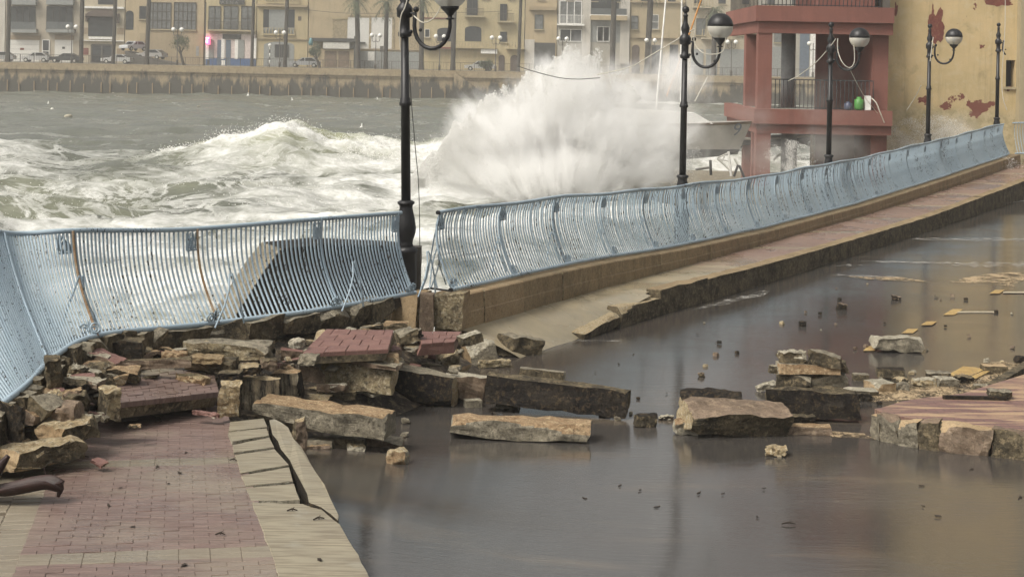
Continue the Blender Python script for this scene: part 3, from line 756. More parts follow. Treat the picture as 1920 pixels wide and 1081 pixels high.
# bent stay rods at the open end
mb = MB(); q = at_len(.0); n_ = land_n(tt)
def g(px, py, d): return atd(px, py, d)
mb.tube([g(828, 400, 23.5), g(815, 440, 23.6), g(808, 480, 23.6), g(800, 520, 23.5), g(790, 545, 23.4)], .013, 6); lpart(mb, 'stay_rod', M['blue_paint'], rail)
mb = MB(); mb.tube([g(808, 485, 23.7), g(813, 510, 23.6), g(820, 541, 23.4)], .012, 6); lpart(mb, 'stay_rod', M['blue_paint'], rail)
mb = MB(); mb.tube([g(826, 482, 23.6), g(819, 510, 23.6), g(808, 540, 23.4)], .012, 6); lpart(mb, 'stay_rod', M['blue_paint'], rail)
mb = MB(); mb.tube([g(786, 546, 23.5), g(806, 540, 23.4), g(845, 545, 23.2)], .016, 6); mb.tube([g(800, 549, 23.4), g(845, 549, 23.2)], .012, 6); lpart(mb, 'foot_rod', M['black'], rail)

# short return of railing turning right at the top of the slope
r2 = thing('railing', 'short end stretch of pale blue railing turning right at the top of the slope', 'railing', Vector((WX(58.2) - .2, 58.2, 2.5)))
P0 = r2.location.copy(); P1 = P0 + Vector((6.0, 1.2, .22)); LL = (P1 - P0).length; t = (P1 - P0).normalized(); n_ = land_n(t); ang = math.atan2(n_.y, n_.x)
mb = MB(); mb.tube([P0 - n_ * .22 + Vector((0, 0, RH)), P1 - n_ * .22 + Vector((0, 0, RH))], .028, 8); lpart(mb, 'top_rail', M['blue_paint'], r2)
mb = MB(); mb.tube([P0, P1], .028, 8); lpart(mb, 'bottom_rail', M['blue_paint'], r2)
for i in range(1, int(LL / .11)): part('bar', barm, r2, t * (i * .11), (0, 0, ang))

# ------------------------------------------------------------------ near rail (bent outwards, left of the gap)
rl = thing('railing', 'near pale blue railing curving round on the left, its foot resting on broken stone', 'railing', LBw[0])
def cat(pts, n=14):
    out = []
    for i in range(len(pts) - 1):
        p0 = pts[max(0, i - 1)]; p1 = pts[i]; p2 = pts[i + 1]; p3 = pts[min(len(pts) - 1, i + 2)]
        for k in range(n):
            t = k / n; t2 = t * t; t3 = t2 * t
            out.append(.5 * ((2 * p1) + (-p0 + p2) * t + (2 * p0 - 5 * p1 + 4 * p2 - p3) * t2 + (-p0 + 3 * p1 - 3 * p2 + p3) * t3))
    out.append(pts[-1].copy()); return out
TB = cat(LBw); TT = cat(LTw)
mb = MB(); mb.tube(TT, .029, 10); lpart(mb, 'top_rail', M['blue_paint'], rl)
mb = MB(); mb.tube(TB, .030, 10); lpart(mb, 'bottom_rail', M['blue_paint'], rl)
acc = [0.0]
for i in range(1, len(TB)): acc.append(acc[-1] + (TB[i] - TB[i - 1]).length)
def lint(arr, l): return Vector([float(np.interp(l, acc, [p[k] for p in arr])) for k in range(3)])
def left_profile(l, sag=.15, steps=9, vary=0):
    B = lint(TB, l); T = lint(TT, l); h = (T - B); hz = Vector((h.x, h.y, 0)); hn = hz.normalized() if hz.length > 1e-3 else Vector((-1, 0, 0))
    return [B + h * (i / steps) + hn * (sag * math.sin(math.pi * (i / steps) ** 1.05) + vary * math.sin(3 * i)) for i in range(steps + 1)]
l = .05
while l < acc[-1] - .02:
    mb = MB(); mb.tube(left_profile(l), .0140, 6); lpart(mb, 'bar', M['blue_paint'], rl); l += .0785 if l < 5.4 else .066
for k, l in enumerate((.10, 1.98, 4.15, 6.25, 7.6)):
    pr_ = left_profile(l, .15, 9); rust = k in (2, 3)
    mb = MB(); mb.tube([p + Vector((.02, -.02, 0)) for p in pr_], .016, 6); o_ = lpart(mb, 'post', M['rust'] if rust else M['blue_paint'], rl)
    if rust: o_['label'] = 'rust streaked post'
    if k > 3: continue
    tdir = (lint(TB, l + .1) - lint(TB, max(0, l - .1))).normalized(); nn = -land_n(tdir); 
    B = lint(TB, l + .1); T = lint(TT, l + .1); ang = math.atan2(-nn.y, -nn.x)
    ang = math.atan2((B - T).y, (B - T).x) if k > 2 else ang
    q = T + Vector((0, 0, -RH)); rz = Matrix.Rotation(ang, 3, 'Z'); q = q + rz @ Vector((.235, 0, 0))
    part('crown_plate', cm, rl, q - rl.location, (0, 0, ang))
    part('scroll', sm_, rl, B - rl.location, (0, 0, ang))
    part('brace', b1, rl, B - rl.location, (0, 0, ang)); part('brace', b2, rl, B - rl.location, (0, 0, ang))

# ------------------------------------------------------------------ rough stone blocks
def rock_mesh(name, Lx, Dy, Hz, seed, mats, chips=4, rough=.02, cuts=5, warp=.17):
    rng_ = random.Random(seed); bm = bmesh.new(); bmesh.ops.create_cube(bm, size=1.0)
    bmesh.ops.subdivide_edges(bm, edges=bm.edges[:], cuts=cuts, use_grid_fill=True)
    mn = min(Lx, Dy, Hz); planes = []
    for _ in range(chips):
        n = Vector((rng_.choice((-1, 1)) * rng_.uniform(.3, 1), rng_.choice((-1, 1)) * rng_.uniform(.3, 1), rng_.choice((1, 1, -1)) * rng_.uniform(.2, 1)))
        n = Vector((n.x / Lx, n.y / Dy, n.z / Hz)).normalized() if rng_.random() < .6 else n.normalized()
        c = Vector((math.copysign(Lx / 2, n.x), math.copysign(Dy / 2, n.y), math.copysign(Hz / 2, n.z)))
        planes.append((n, n.dot(c) - mn * rng_.uniform(.12, .48)))
    so = Vector((seed * 3.17 % 91, seed * 1.31 % 57, seed * .77 % 33))
    kk_ = 0 if chips < 2 else 1
    tpx, tpy, tpz, skx, sky_ = [kk_ * rng_.uniform(-.22, .22) for _ in range(5)]
    for v in bm.verts:
        q = v.co.copy(); tw = 1 + tpx * q.z + tpy * q.x
        v.co = Vector((q.x * Lx + skx * q.z * mn, q.y * Dy * tw + sky_ * q.z * mn, q.z * Hz * (1 + tpz * q.x)))
    bm.normal_update()
    for v in bm.verts:
        co = v.co.copy()
        w = mnoise.noise_vector(co * (1.6 / max(mn, .08)) * .5 + so) * mn * warp + mnoise.noise_vector(co * (4.5 / max(mn, .08)) * .5 + so) * rough
        co += w
        for n, dd in planes:
            e = n.dot(co) - dd
            if e > 0: co -= n * (e * .97)
        v.co = co
    zmin = min(v.co.z for v in bm.verts)
    for v in bm.verts: v.co.z -= zmin
    bm.normal_update()
    for f in bm.faces:
        n = f.normal
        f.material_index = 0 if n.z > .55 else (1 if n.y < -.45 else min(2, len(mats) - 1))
        f.smooth = False
    me = bpy.data.meshes.new(name); bm.to_mesh(me); bm.free()
    for mm in mats: me.materials.append(mm)
    return me
RSEED = [100]
def block(name, label, cat, bb, fn, D, yaw=0, tilt=0, roll=0, mats=('grey', 'weathered_shaded'), dz=0.0, h=None, chips=4, rough=.02, group=None, cuts=7, L=None, parent=None):
    """bb: (x0,y0,x1,y1) picture extents; stands on fn(y)+dz"""
    x0, y0, x1, y1 = bb; P = on((x0 + x1) / 2, y1, fn, dz); s = FPX / P.y; c, sn = math.cos(R(yaw)), abs(math.sin(R(yaw)))
    Wm = (x1 - x0) / s; Lx = L or max(.03, (Wm - D * sn) / c); slope = (HC - P.z) / P.y
    De = D * c + Lx * sn
    Hz = h if h is not None else max(.03, (y1 - y0) / s - slope * De)
    RSEED[0] += 1
    me = rock_mesh(name, Lx, D, Hz, RSEED[0], [M[k] for k in mats], chips, rough, cuts, .17 if any(w_ in name for w_ in ('lump', 'shard', 'rock', 'small', 'heap', 'split', 'pale')) else .07)
    o = bpy.data.objects.new(name, me); COL.objects.link(o)
    loc = P + Vector((0, De / 2, -.012)); rot = (R(roll), R(tilt), R(yaw))
    if parent is not None:
        o.parent = parent; o.location = loc - parent.location
    else:
        o.location = loc; tag(o, label, cat, group)
    o.rotation_euler = rot
    return o

# ------------------------------------------------------------------ plinth walls
wall = thing('sea_wall', 'low tan concrete plinth wall under the far railing, stained and pitted at its end', 'wall', Vector((WX(23.3), 23.3, ZP(23.3))))
d = 23.05; k = 0
while d < 58:
    d1 = min(58.2, d + (1.15 if k else .62) + random.uniform(-.1, .25)); mb = MB()
    a = Vector((WX(d), d, 0)); b = Vector((WX(d1 - .012), d1 - .012, 0)); t = (b - a).normalized(); n_ = land_n(t)
    jit = random.uniform(-.008, .008)
    nseg = 6; vs = []; 
    for i in range(nseg + 1):
        p = a.lerp(b, i / nseg); y = p.y; zt = ZRAIL(max(23.2, y)) - .045 + .012 * mnoise.noise(Vector((y * 5, 3, 0))); zb = ZP(y) - .12
        q0 = p + n_ * jit; q1 = p - n_ * .46
        zm = zb + (zt - zb) * .55
        vs += [(q0.x, q0.y, zb), (q0.x + n_.x * .012, q0.y + n_.y * .012, zm), (q0.x, q0.y, zm + .012), (q0.x - n_.x * .008, q0.y - n_.y * .008, zt - .02), (q0.x - n_.x * .03, q0.y - n_.y * .03, zt), (q1.x, q1.y, zt), (q1.x, q1.y, zb - .5)]
    fs = []
    for i in range(nseg):
        for j in range(6): o_ = i * 7 + j; fs.append((o_, o_ + 1, o_ + 8, o_ + 7))
    mb.add(vs, fs, 0); mb.add([vs[i] for i in range(7)], [(0, 1, 2, 3, 4, 5, 6)], 1); mb.add([vs[-7 + i] for i in range(7)], [(0, 1, 2, 3, 4, 5, 6)], 1)
    o_ = lpart(mb, 'wall_block', [M['tan'] if k < 2 else M['plinth'], M['conglom']], wall); fixnormals(o_)
    d = d1; k += 1
# end piece of the wall, this side of the gap
wl = thing('wall_stub', 'smooth tan plastered wall stub standing between the rubble and the gap', 'wall', on(770, 616, ZP))
block('plaster_block', None, None, (722, 547, 806, 618), ZP, .42, -29, 0, 0, ('tan', 'tan', 'conglom'), parent=wl, chips=1, rough=.006, h=.50)
block('broken_edge', None, None, (700, 558, 748, 618), ZP, .40, -25, 0, 0, ('sandy', 'conglom', 'sandy'), parent=wl, chips=5, rough=.04, h=.46)
block('drain_pipe', None, None, (786, 546, 812, 620), ZP, .26, 0, 0, 0, ('brown', 'brown'), parent=wl, chips=0, rough=.004, h=.52)
block('rough_end', None, None, (804, 548, 876, 620), ZP, .30, -14, 0, 0, ('conglom', 'conglom', 'tan'), parent=wl, chips=2, rough=.025, h=.50)
# broken wall under the near rail: coping stones and the course below
bw = thing('broken_wall', 'broken stone wall under the near railing, coping stones tilted and gaping', 'wall', LBw[2] + Vector((0, 0, -.6)))
l = .75; k = 0
while l < acc[-1] - .2:
    ln = random.uniform(.42, .78) if l < 4.6 else random.uniform(.22, .36)
    p = lint(TB, l + ln / 2); t = (lint(TB, l + ln) - lint(TB, l)).normalized(); ang = math.atan2(t.y, t.x)
    vert = l >= 4.6
    hz = .25 if not vert else random.uniform(.34, .48)
    me = rock_mesh('coping_stone', ln * .97, .38, hz, 300 + k, [M['grey'], M['weathered_shaded'], M['weathered_shaded']], 3, .018, 4)
    o_ = part('coping_stone', me, bw, p - bw.location + Vector((-.06 if not vert else -.05, .05, -.04 - hz)), (random.uniform(-.06, .06), random.uniform(-.05, .05), ang + math.pi + random.uniform(-.05, .05)))
    zb = ZP(p.y) - .1
    if p.z - hz - .08 - zb > .1:
        me = rock_mesh('course_stone', ln * .93, .36, p.z - hz - .10 - zb, 600 + k, [M['weathered_shaded'], M['weathered_shaded'], M['dark']], 3, .02, 4)
        part('course_stone', me, bw, Vector((p.x - .12, p.y + .12, zb)) - bw.location, (0, 0, ang + math.pi))
    l += ln; k += 1

# concrete slab overturned on the seaward side, seen dark through the bars
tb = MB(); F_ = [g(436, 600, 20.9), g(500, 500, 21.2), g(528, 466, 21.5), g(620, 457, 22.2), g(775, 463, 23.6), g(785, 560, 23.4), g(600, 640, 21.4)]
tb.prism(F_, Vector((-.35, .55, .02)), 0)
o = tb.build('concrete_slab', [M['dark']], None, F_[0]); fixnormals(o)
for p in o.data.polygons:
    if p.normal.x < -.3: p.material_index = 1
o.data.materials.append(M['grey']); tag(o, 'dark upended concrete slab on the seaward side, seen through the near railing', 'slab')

# ------------------------------------------------------------------ the promenade lamps
def glass_mat():
    m, nt, b = newmat('lamp_glass'); b.inputs['Base Color'].default_value = (.80, .78, .70, 1)
    b.inputs['Roughness'].default_value = .12; b.inputs['Transmission Weight'].default_value = .45; b.inputs['IOR'].default_value = 1.08
    return m
M['glass'] = glass_mat()
def lamp(i, d, label, lantern=True, top=None):
    X = lerpx(POLE_D, POLE_X, d); zb = ZRAIL(max(23.2, d)) - .05
    o = thing('street_lamp', label, 'street lamp', Vector((X, d, zb)), 0, 'black lamp posts along the promenade')
    H = 4.78
    mb = MB(); mb.lathe((0, 0, 0), [(.16, -.6), (.16, .0), (.15, .02), (.15, .55), (.165, .57), (.17, .62), (.12, .66)], 8); mb.build('base', M['black'], o)
    mb = MB(); mb.lathe((0, 0, 0), [(.115, .64), (.095, .70), (.10, .75), (.135, .85), (.145, .93), (.125, 1.08), (.095, 1.22), (.10, 1.26), (.125, 1.28), (.125, 1.31), (.085, 1.33)], 14); mb.build('urn', M['black'], o)
    mb = MB(); mb.lathe((0, 0, 0), [(.070, 1.31), (.067, 2.70), (.090, 2.71), (.090, 2.75), (.077, 2.77), (.077, 2.81), (.061, 2.83), (.056, 3.72)], 14); mb.build('pole', M['black'], o)
    mb = MB(); mb.lathe((0, 0, 0), [(.07, 3.70), (.10, 3.72), (.10, 3.77), (.075, 3.80), (.075, 3.98), (.115, 4.00), (.12, 4.12), (.09, 4.17), (.06, 4.20), (.085, 4.28), (.09, 4.33), (.05, 4.43), (.04, 4.55), (.055, 4.57), (.04, 4.60), (.03, 4.63)], 12); mb.build('collar', M['black'], o)
    mb = MB(); mb.sphere((0, 0, 4.70), .075, 12, 8); mb.build('finial', M['black'], o)
    n_ = Vector((.90, -.43, 0)); rz = math.atan2(n_.y, n_.x)
    Rz = Matrix.Rotation(rz, 4, 'Z')
    def P(u, z): return tuple(Rz @ Vector((u, 0, z)))
    mb = MB()
    a = [P(.07, 4.05), P(.17, 4.04)] + [P(.45 - .29 * math.cos(th), 3.86 - .33 * math.sin(th)) for th in np.linspace(0, math.pi * .93, 11)] + [P(.745, 3.86), P(.745, 3.98)]
    if not lantern: a = a[:6]
    mb.tube(a, [.032] * (len(a) - 3) + [.030, .028, .028], 8)
    mb.sphere(P(.19, 4.10), .045, 8, 6); mb.sphere(P(.26, 3.80), .028, 8, 6); mb.sphere(P(.10, 3.78), .03, 8, 6)
    if lantern: mb.sphere(P(.64, 3.66), .032, 8, 6)
    mb.build('arm', M['black'], o)
    if lantern:
        c = Vector(P(.745, 0))
        mb = MB(); mb.lathe((c.x, c.y, 0), [(.03, 3.94), (.075, 3.955), (.03, 3.975), (.035, 4.0), (.085, 4.06), (.13, 4.10), (.135, 4.13), (.12, 4.14)], 14); mb.build('lantern_base', M['black'], o)
        mb = MB(); mb.sphere((c.x, c.y, 4.36), .262, 22, 9, -.90, .02); gl = mb.build('globe', M['glass'], o)
        mb = MB(); mb.sphere((c.x, c.y, 4.365), .268, 22, 8, .0, 1.0); mb.build('cap', M['black'], o)
        mb = MB(); mb.lathe((c.x, c.y, 0), [(.03, 4.14), (.03, 4.22), (.055, 4.28), (.05, 4.34), (.02, 4.37)], 10); mb.build('bulb', M['offwhite'], o)
    return o
lamps = [lamp(0, 23.3, 'nearest black lamp post, standing in the gap between the two railings'),
         lamp(1, 32.7, 'black lamp post with a half black globe right of the big splash'),
         lamp(2, 41.6, 'black lamp post with its globe in front of the red building'),
         lamp(3, 50.2, 'black lamp post in front of the maroon patch on the yellow wall'),
         lamp(4, 58.25, 'farthest black lamp post, its lantern missing, before the yellow wall', False)]
lamps[0].rotation_euler = (0, R(-1.5), 0); lamps[0].location.x -= .06
o = block('utility_box', 'grey upright box right beside the foot of the nearest lamp post', 'box', (768, 462, 788, 546), lambda y: 2.1, .18, 0, 0, 0, ('greybox', 'greybox'), chips=0, rough=.003, h=.66)

def rope(name, label, pts, r, mat, cat='cable', n=6):
    P = cat_(pts); mb = MB(); mb.tube(P, r, n); o_ = mb.build(name, M[mat], None, P[0]); return tag(o_, label, cat)
def cat_(pts): return cat([Vector(p) for p in pts], 8)
rope('cable', 'white cable hanging down beside the arm of the nearest lamp', [g(768, -20, 23.1), g(760, 12, 23.1), g(752, 30, 23.1), g(749, 60, 23.15), g(751, 95, 23.2)], .009, 'cable')
rope('cable', 'pale cable looped inside the curled arm of the nearest lamp', [g(776, 30, 23.1), g(792, 42, 23.0), g(808, 38, 23.0), g(822, 22, 23.0), g(832, -8, 23.0)], .009, 'cable')
rope('wire', 'thin grey wire hanging from above just right of the nearest lamp post', [g(768, 140, 23.5), g(772, 200, 23.6), g(779, 280, 23.7), g(785, 350, 23.7), g(787, 440, 23.6), g(787, 548, 23.5)], .007, 'wire', 'wire')
rope('cable', 'pale cable streaming from the second lamp down into the splash', [g(1302, 54, 32.4), g(1270, 74, 33.5), g(1220, 104, 36.5), g(1180, 126, 39.5), g(1120, 140, 43)], .012, 'cable')
rope('cable', 'pale cable looped along the curled arm of the second lamp', [g(1303, 56, 32.3), g(1302, 80, 32.3), g(1316, 98, 32.2), g(1335, 102, 32.2), g(1355, 96, 32.2), g(1361, 70, 32.2)], .009, 'cable')
rope('cable', 'pale cable sagging in a deep loop below the third lamp arm', [g(1571, 72, 41.3), g(1571, 95, 41.3), g(1580, 118, 41.2), g(1593, 127, 41.2), g(1602, 115, 41.2), g(1601, 84, 41.2)], .012, 'cable')
rope('cable', 'pale cable blown from the third lamp across the red terrace', [g(1567, 73, 41.3), g(1556, 88, 41.6), g(1530, 117, 43), g(1500, 140, 45), g(1478, 152, 47)], .012, 'cable')
rope('wire', 'thin wire running down from the third lamp to the green pot', [g(1592, 127, 41.4), g(1606, 155, 45), g(1622, 183, 50), g(1645, 212, 56)], .009, 'cable', 'wire')
rope('cable', 'white cable draped over the balcony corner beside the green pot', [g(1634, 184, 56.4), g(1643, 193, 56.3), g(1650, 210, 56.3), g(1658, 230, 56.4)], .02, 'cable')
rope('cable', 'pale cable hanging down the fourth lamp post', [g(1750, 70, 50.0), g(1747, 90, 49.95), g(1744, 115, 49.95)], .013, 'cable')
rope('cable', 'loose cable end blowing left of the fourth lamp post', [g(1727, 160, 50.3), g(1716, 182, 51), g(1700, 207, 52)], .013, 'cable')
rope('cable', 'pale cable hanging right of the farthest lamp post', [g(1885, -10, 57.6), g(1884, 60, 57.6), g(1879, 140, 57.6), g(1880, 180, 57.6), g(1888, 207, 57.6)], .013, 'cable')
rope('wire', 'thin dark wire sagging across the splash', [g(970, 124, 44.5), g(1008, 136, 44.0), g(1050, 146, 43.4), g(1085, 148.5, 42.8), g(1125, 146, 42.5)], .012, 'wire', 'wire')
# ------------------------------------------------------------------ near pavement of red and cream pavers
def kerbcream():
    m, nt, b = newmat('grooved_cream_kerb'); tc = nd(nt, 'ShaderNodeTexCoord'); v = tc.outputs['Object']
    n = noise(nt, v, 1.6, 5, .65); f = noise(nt, v, 30, 4, .7)
    mp = nd(nt, 'ShaderNodeMapping'); mp.inputs['Scale'].default_value = (2.5, 26, 1); mp.inputs['Rotation'].default_value = (0, 0, R(-6)); lk(nt, v, mp.inputs[0])
    g_ = noise(nt, mp.outputs[0], 1.0, 3, .55)
    col = mix(nt, ramp(nt, n, .3, .7), (.30, .265, .185), (.225, .20, .145))
    col = mix(nt, ramp(nt, g_, .46, .58, 0, .75), col, (.15, .12, .082))
    col = mix(nt, ramp(nt, n, .58, .72, 0, .4), col, (.40, .40, .33))
    lk(nt, col, b.inputs['Base Color']); b.inputs['Roughness'].default_value = .55
    bump(nt, b, math2(nt, 'ADD', g_, math2(nt, 'MULTIPLY', f, .3)), .35, .01); return m
M['kerbcream'] = kerbcream()
def paver_mat(name, c0, c1, streak):
    m, nt, b = newmat(name); v = coords(nt, True); oi = nd(nt, 'ShaderNodeObjectInfo')
    col = mix(nt, oi.outputs['Random'], c0, c1)
    geo = nd(nt, 'ShaderNodeNewGeometry'); mp = nd(nt, 'ShaderNodeMapping'); mp.inputs['Scale'].default_value = (1.6, 26, 1); lk(nt, geo.outputs['Position'], mp.inputs[0])
    s_ = noise(nt, mp.outputs[0], 1.0, 5, .6)
    col = mix(nt, ramp(nt, s_, .48, .60, 0, .75), col, streak)
    big = noise(nt, geo.outputs['Position'], .8, 4, .6)
    col = mix(nt, ramp(nt, big, .45, .65, 0, .5), col, (.26, .225, .165))
    f = noise(nt, v, 60, 4, .7); col = mix(nt, .5, col, mix(nt, ramp(nt, f, .3, .7), (.65, .65, .65), (1.25, 1.25, 1.25)), 'MULTIPLY')
    lk(nt, col, b.inputs['Base Color'])
    lk(nt, ramp(nt, noise(nt, geo.outputs['Position'], .9, 4, .6, .5), .4, .6, .22, .55), b.inputs['Roughness'])
    bump(nt, b, math2(nt, 'ADD', f, s_), .3, .006); return m
M['paverred'] = paver_mat('wet_red_paver', (.160, .108, .090), (.190, .132, .112), (.10, .064, .054))
M['pavercream'] = paver_mat('wet_cream_paver', (.195, .165, .122), (.225, .193, .143), (.15, .12, .085))

ys = np.arange(6, 17.6, .5)
rows = [[Vector((XL(y) - .01 + (XR(y) - XL(y) + .04) * t, y, ZP(y) - .0055)) for t in np.linspace(0, 1, 6)] for y in ys]
pave = strip('near_pavement', rows, M['jointsand'])
strip('edge_bed', [[Vector((XL(y) - 1.0 + .99 * t, y, ZP(y) - .032)) for t in (0, .5, 1)] for y in ys], M['jointsand'])
strip('kerb_bed', [[Vector((XR(y) + .03 + (XK(y) - XR(y) - .10) * t, y, ZP(y) - .17)) for t in (0, .5, 1)] for y in ys], M['dark'])
def tile_mesh(name, lx, ly, lz, mat, be=.006):
    mb = MB(); hx, hy = lx / 2, ly / 2
    vs = [(-hx, -hy, -lz), (hx, -hy, -lz), (hx, hy, -lz), (-hx, hy, -lz), (-hx, -hy, -be), (hx, -hy, -be), (hx, hy, -be), (-hx, hy, -be),
          (-hx + be, -hy + be, 0), (hx - be, -hy + be, 0), (hx - be, hy - be, 0), (-hx + be, hy - be, 0)]
    fs = [(0, 1, 5, 4), (1, 2, 6, 5), (2, 3, 7, 6), (3, 0, 4, 7), (4, 5, 9, 8), (5, 6, 10, 9), (6, 7, 11, 10), (7, 4, 8, 11), (8, 9, 10, 11)]
    mb.add(vs, fs); return mb.mesh(name, mat)
tr = tile_mesh('paver', .206, .1015, .06, M['paverred'], .003); tc_ = tile_mesh('cream_paver', .206, .150, .06, M['pavercream'], .003)
v_ = Vector((-.2229, 1)).normalized(); w_ = Vector((v_.y, -v_.x)); az = math.atan2(w_.y, w_.x)
slots = []
s = 0.0; r = 0
bands = [11.05, 14.15]
y = 9.0; rowy = []
while y < 16.9:
    hit = [b for b in bands if abs(y - b) < .12]
    if hit and (not rowy or rowy[-1][1] != 'c2'):
        rowy.append((y, 'c1')); y += .152; rowy.append((y, 'c2')); y += .125
    else:
        rowy.append((y, 'r')); y += .1048
for r, (yy, kd) in enumerate(rowy):
    xl, xr = XL(yy) + .01, XR(yy) - .005; o0 = 0 if (r % 2 == 0 or kd != 'r') else -.105
    x = xl + o0
    while x < xr - .03:
        a, b_ = max(x, xl), min(x + .2095, xr); x += .2095
        if b_ - a < .035: continue
        xc = (a + b_) / 2
        slots.append((Vector((xc, yy + (xc - (XL(yy) + XR(yy)) / 2) * math.tan(az), 0)), kd, ((b_ - a) / math.cos(az) - .0022) / .206))
slots.sort(key=lambda q: q[0].y); farm = {'r': MB(), 'c': MB()}; cnt = 0
for p, kd, sx in slots:
    p.z = ZP(p.y) + random.uniform(-.0022, .0025); sl = (ZP(p.y + .1) - ZP(p.y - .1)) / .2
    vis = p.y > 10.25
    if vis and cnt < 300:
        o = part('paver' if kd == 'r' else 'cream_paver', tr if kd == 'r' else tc_, pave, p, (math.atan(sl) + random.uniform(-.010, .010), random.uniform(-.007, .007), az + random.uniform(-.002, .002))); o.scale = (sx, 1, 1); cnt += 1
    else:
        me = tr if kd == 'r' else tc_; rm = Matrix.Rotation(az, 3, 'Z') @ Matrix.Rotation(math.atan(sl), 3, 'X')
        farm['r' if kd == 'r' else 'c'].add([rm @ Vector((v.co.x * sx, v.co.y, v.co.z)) + p for v in me.vertices], [tuple(q.vertices) for q in me.polygons])
for kk, mt in (('r', 'paverred'), ('c', 'pavercream')):
    o = farm[kk].build('paver' if kk == 'r' else 'cream_paver', M[mt], pave)
    if o: o['kind'] = 'stuff'
# cream edging along the foot of the near wall
te = tile_mesh('edge_paver', .24, .118, .06, M['pavercream'])
for yy in np.arange(10.0, 14.8, .121):
    for k in (0, 1):
        x = XL(yy) - .135 - .244 * k
        if random.random() < .06: continue
        part('edge_paver', te, pave, (x, yy, ZP(yy) - .004 + random.uniform(-.008, .004)), (-.045 + random.uniform(-.02, .02), random.uniform(-.02, .02), az))
# broken cream kerb slabs
kb = thing('kerb', 'cracked cream kerb slabs splitting away along the red paving in the foreground', 'kerb', on(560, 950, ZP))
def slab_from_px(name, pts, fn, th, mats, parent, dzs=0.0, jag=.006):
    top = []
    n = len(pts)
    for i in range(n):
        a, b_ = pts[i], pts[(i + 1) % n]
        steps = max(1, int(math.hypot(b_[0] - a[0], b_[1] - a[1]) / 14))
        for k in range(steps):
            px = a[0] + (b_[0] - a[0]) * k / steps; py = a[1] + (b_[1] - a[1]) * k / steps
            z = dzs(px, py) if callable(dzs) else dzs
            p = on(px, py, fn, z); top.append(p + Vector((random.uniform(-jag, jag), random.uniform(-jag, jag) * 2, 0)))
    nT = len(top); c = sum(top, Vector()) / nT
    mb = MB(); inner = [c + (p - c) * .985 + Vector((0, 0, .004)) for p in top]; bot = [p + Vector((0, 0, -th)) for p in top]
    mb.add(inner + top + bot, [tuple(range(nT))] + [(i, (i + 1) % nT, (i + 1) % nT + nT, i + nT) for i in range(nT)], 0)
    mb.add(top + bot, [(i, (i + 1) % nT, (i + 1) % nT + nT, i + nT) for i in range(nT)] + [tuple(nT + i for i in range(nT))[::-1]], 1)
    o_ = lpart(mb, name, mats, parent) if parent is not None else mb.build(name, mats, None, c)
    fixnormals(o_); return o_
km = [M['kerbcream'], M['pale']]; kd_ = [M['kerbcream'], M['dark']]
slab_from_px('kerb_slab', [(472, 941), (566, 944), (604, 955), (637, 982), (672, 1040), (728, 1150), (552, 1150), (524, 1081)], ZP, .2, km, kb, 0)
for pts, dz in (([(431, 791), (495, 784), (501, 800), (429, 808)], .045), ([(428, 810), (500, 803), (505, 816), (436, 827)], .035), ([(436, 834), (505, 820), (514, 838), (438, 848)], .02),
                ([(440, 853), (515, 842), (541, 871), (452, 886)], .012), ([(453, 891), (543, 876), (550, 902), (461, 910)], .006), ([(462, 915), (551, 907), (562, 937), (470, 938)], .0)):
    slab_from_px('kerb_slab', pts, ZP, .16, km, kb, dz, .004)
slab_from_px('kerb_slab', [(503, 788), (516, 784), (541, 801), (551, 822), (566, 836), (590, 885), (610, 910), (620, 935), (636, 965), (636, 977), (604, 950), (581, 941), (577, 925), (560, 893), (542, 862), (527, 842), (512, 813)], ZP, .14, [M['kerbcream'], M['dark']], kb, lambda px, py: .03 + .02 * math.sin(py * .05), .010)

# ------------------------------------------------------------------ broken ground between pavement and road
rows = []
for y in np.arange(16.2, 23.41, .15):
    x0 = land_edge(y) + .1; x1 = lerpx([16, 18, 20, 21.5, 23.4], [-2.0, -1.7, -.9, -.35, -.3], y)
    r = []
    for t in np.linspace(0, 1, 30):
        x = x0 + (x1 - x0) * t
        z = (ZP(y) - .09) * (1 - t ** 2.2) + (ZR(y) - .05) * t ** 2.2
        z += (ZPH(Vector((x, y, 0))) - ZP(y)) * .85
        z += (.07 * mnoise.noise(Vector((x * 1.8, y * 1.8, 1))) + .05 * mnoise.noise(Vector((x * 6, y * 6, 5)))) * (1 - t ** 3)
        r.append(Vector((x, y, z)))
    rows.append(r)
strip('broken_ground', rows, M['rubbleground'])
def ZB(y): return ZP(y) - .08
def ZM(y): return .5 * (ZP(y) + ZR(y)) - .03
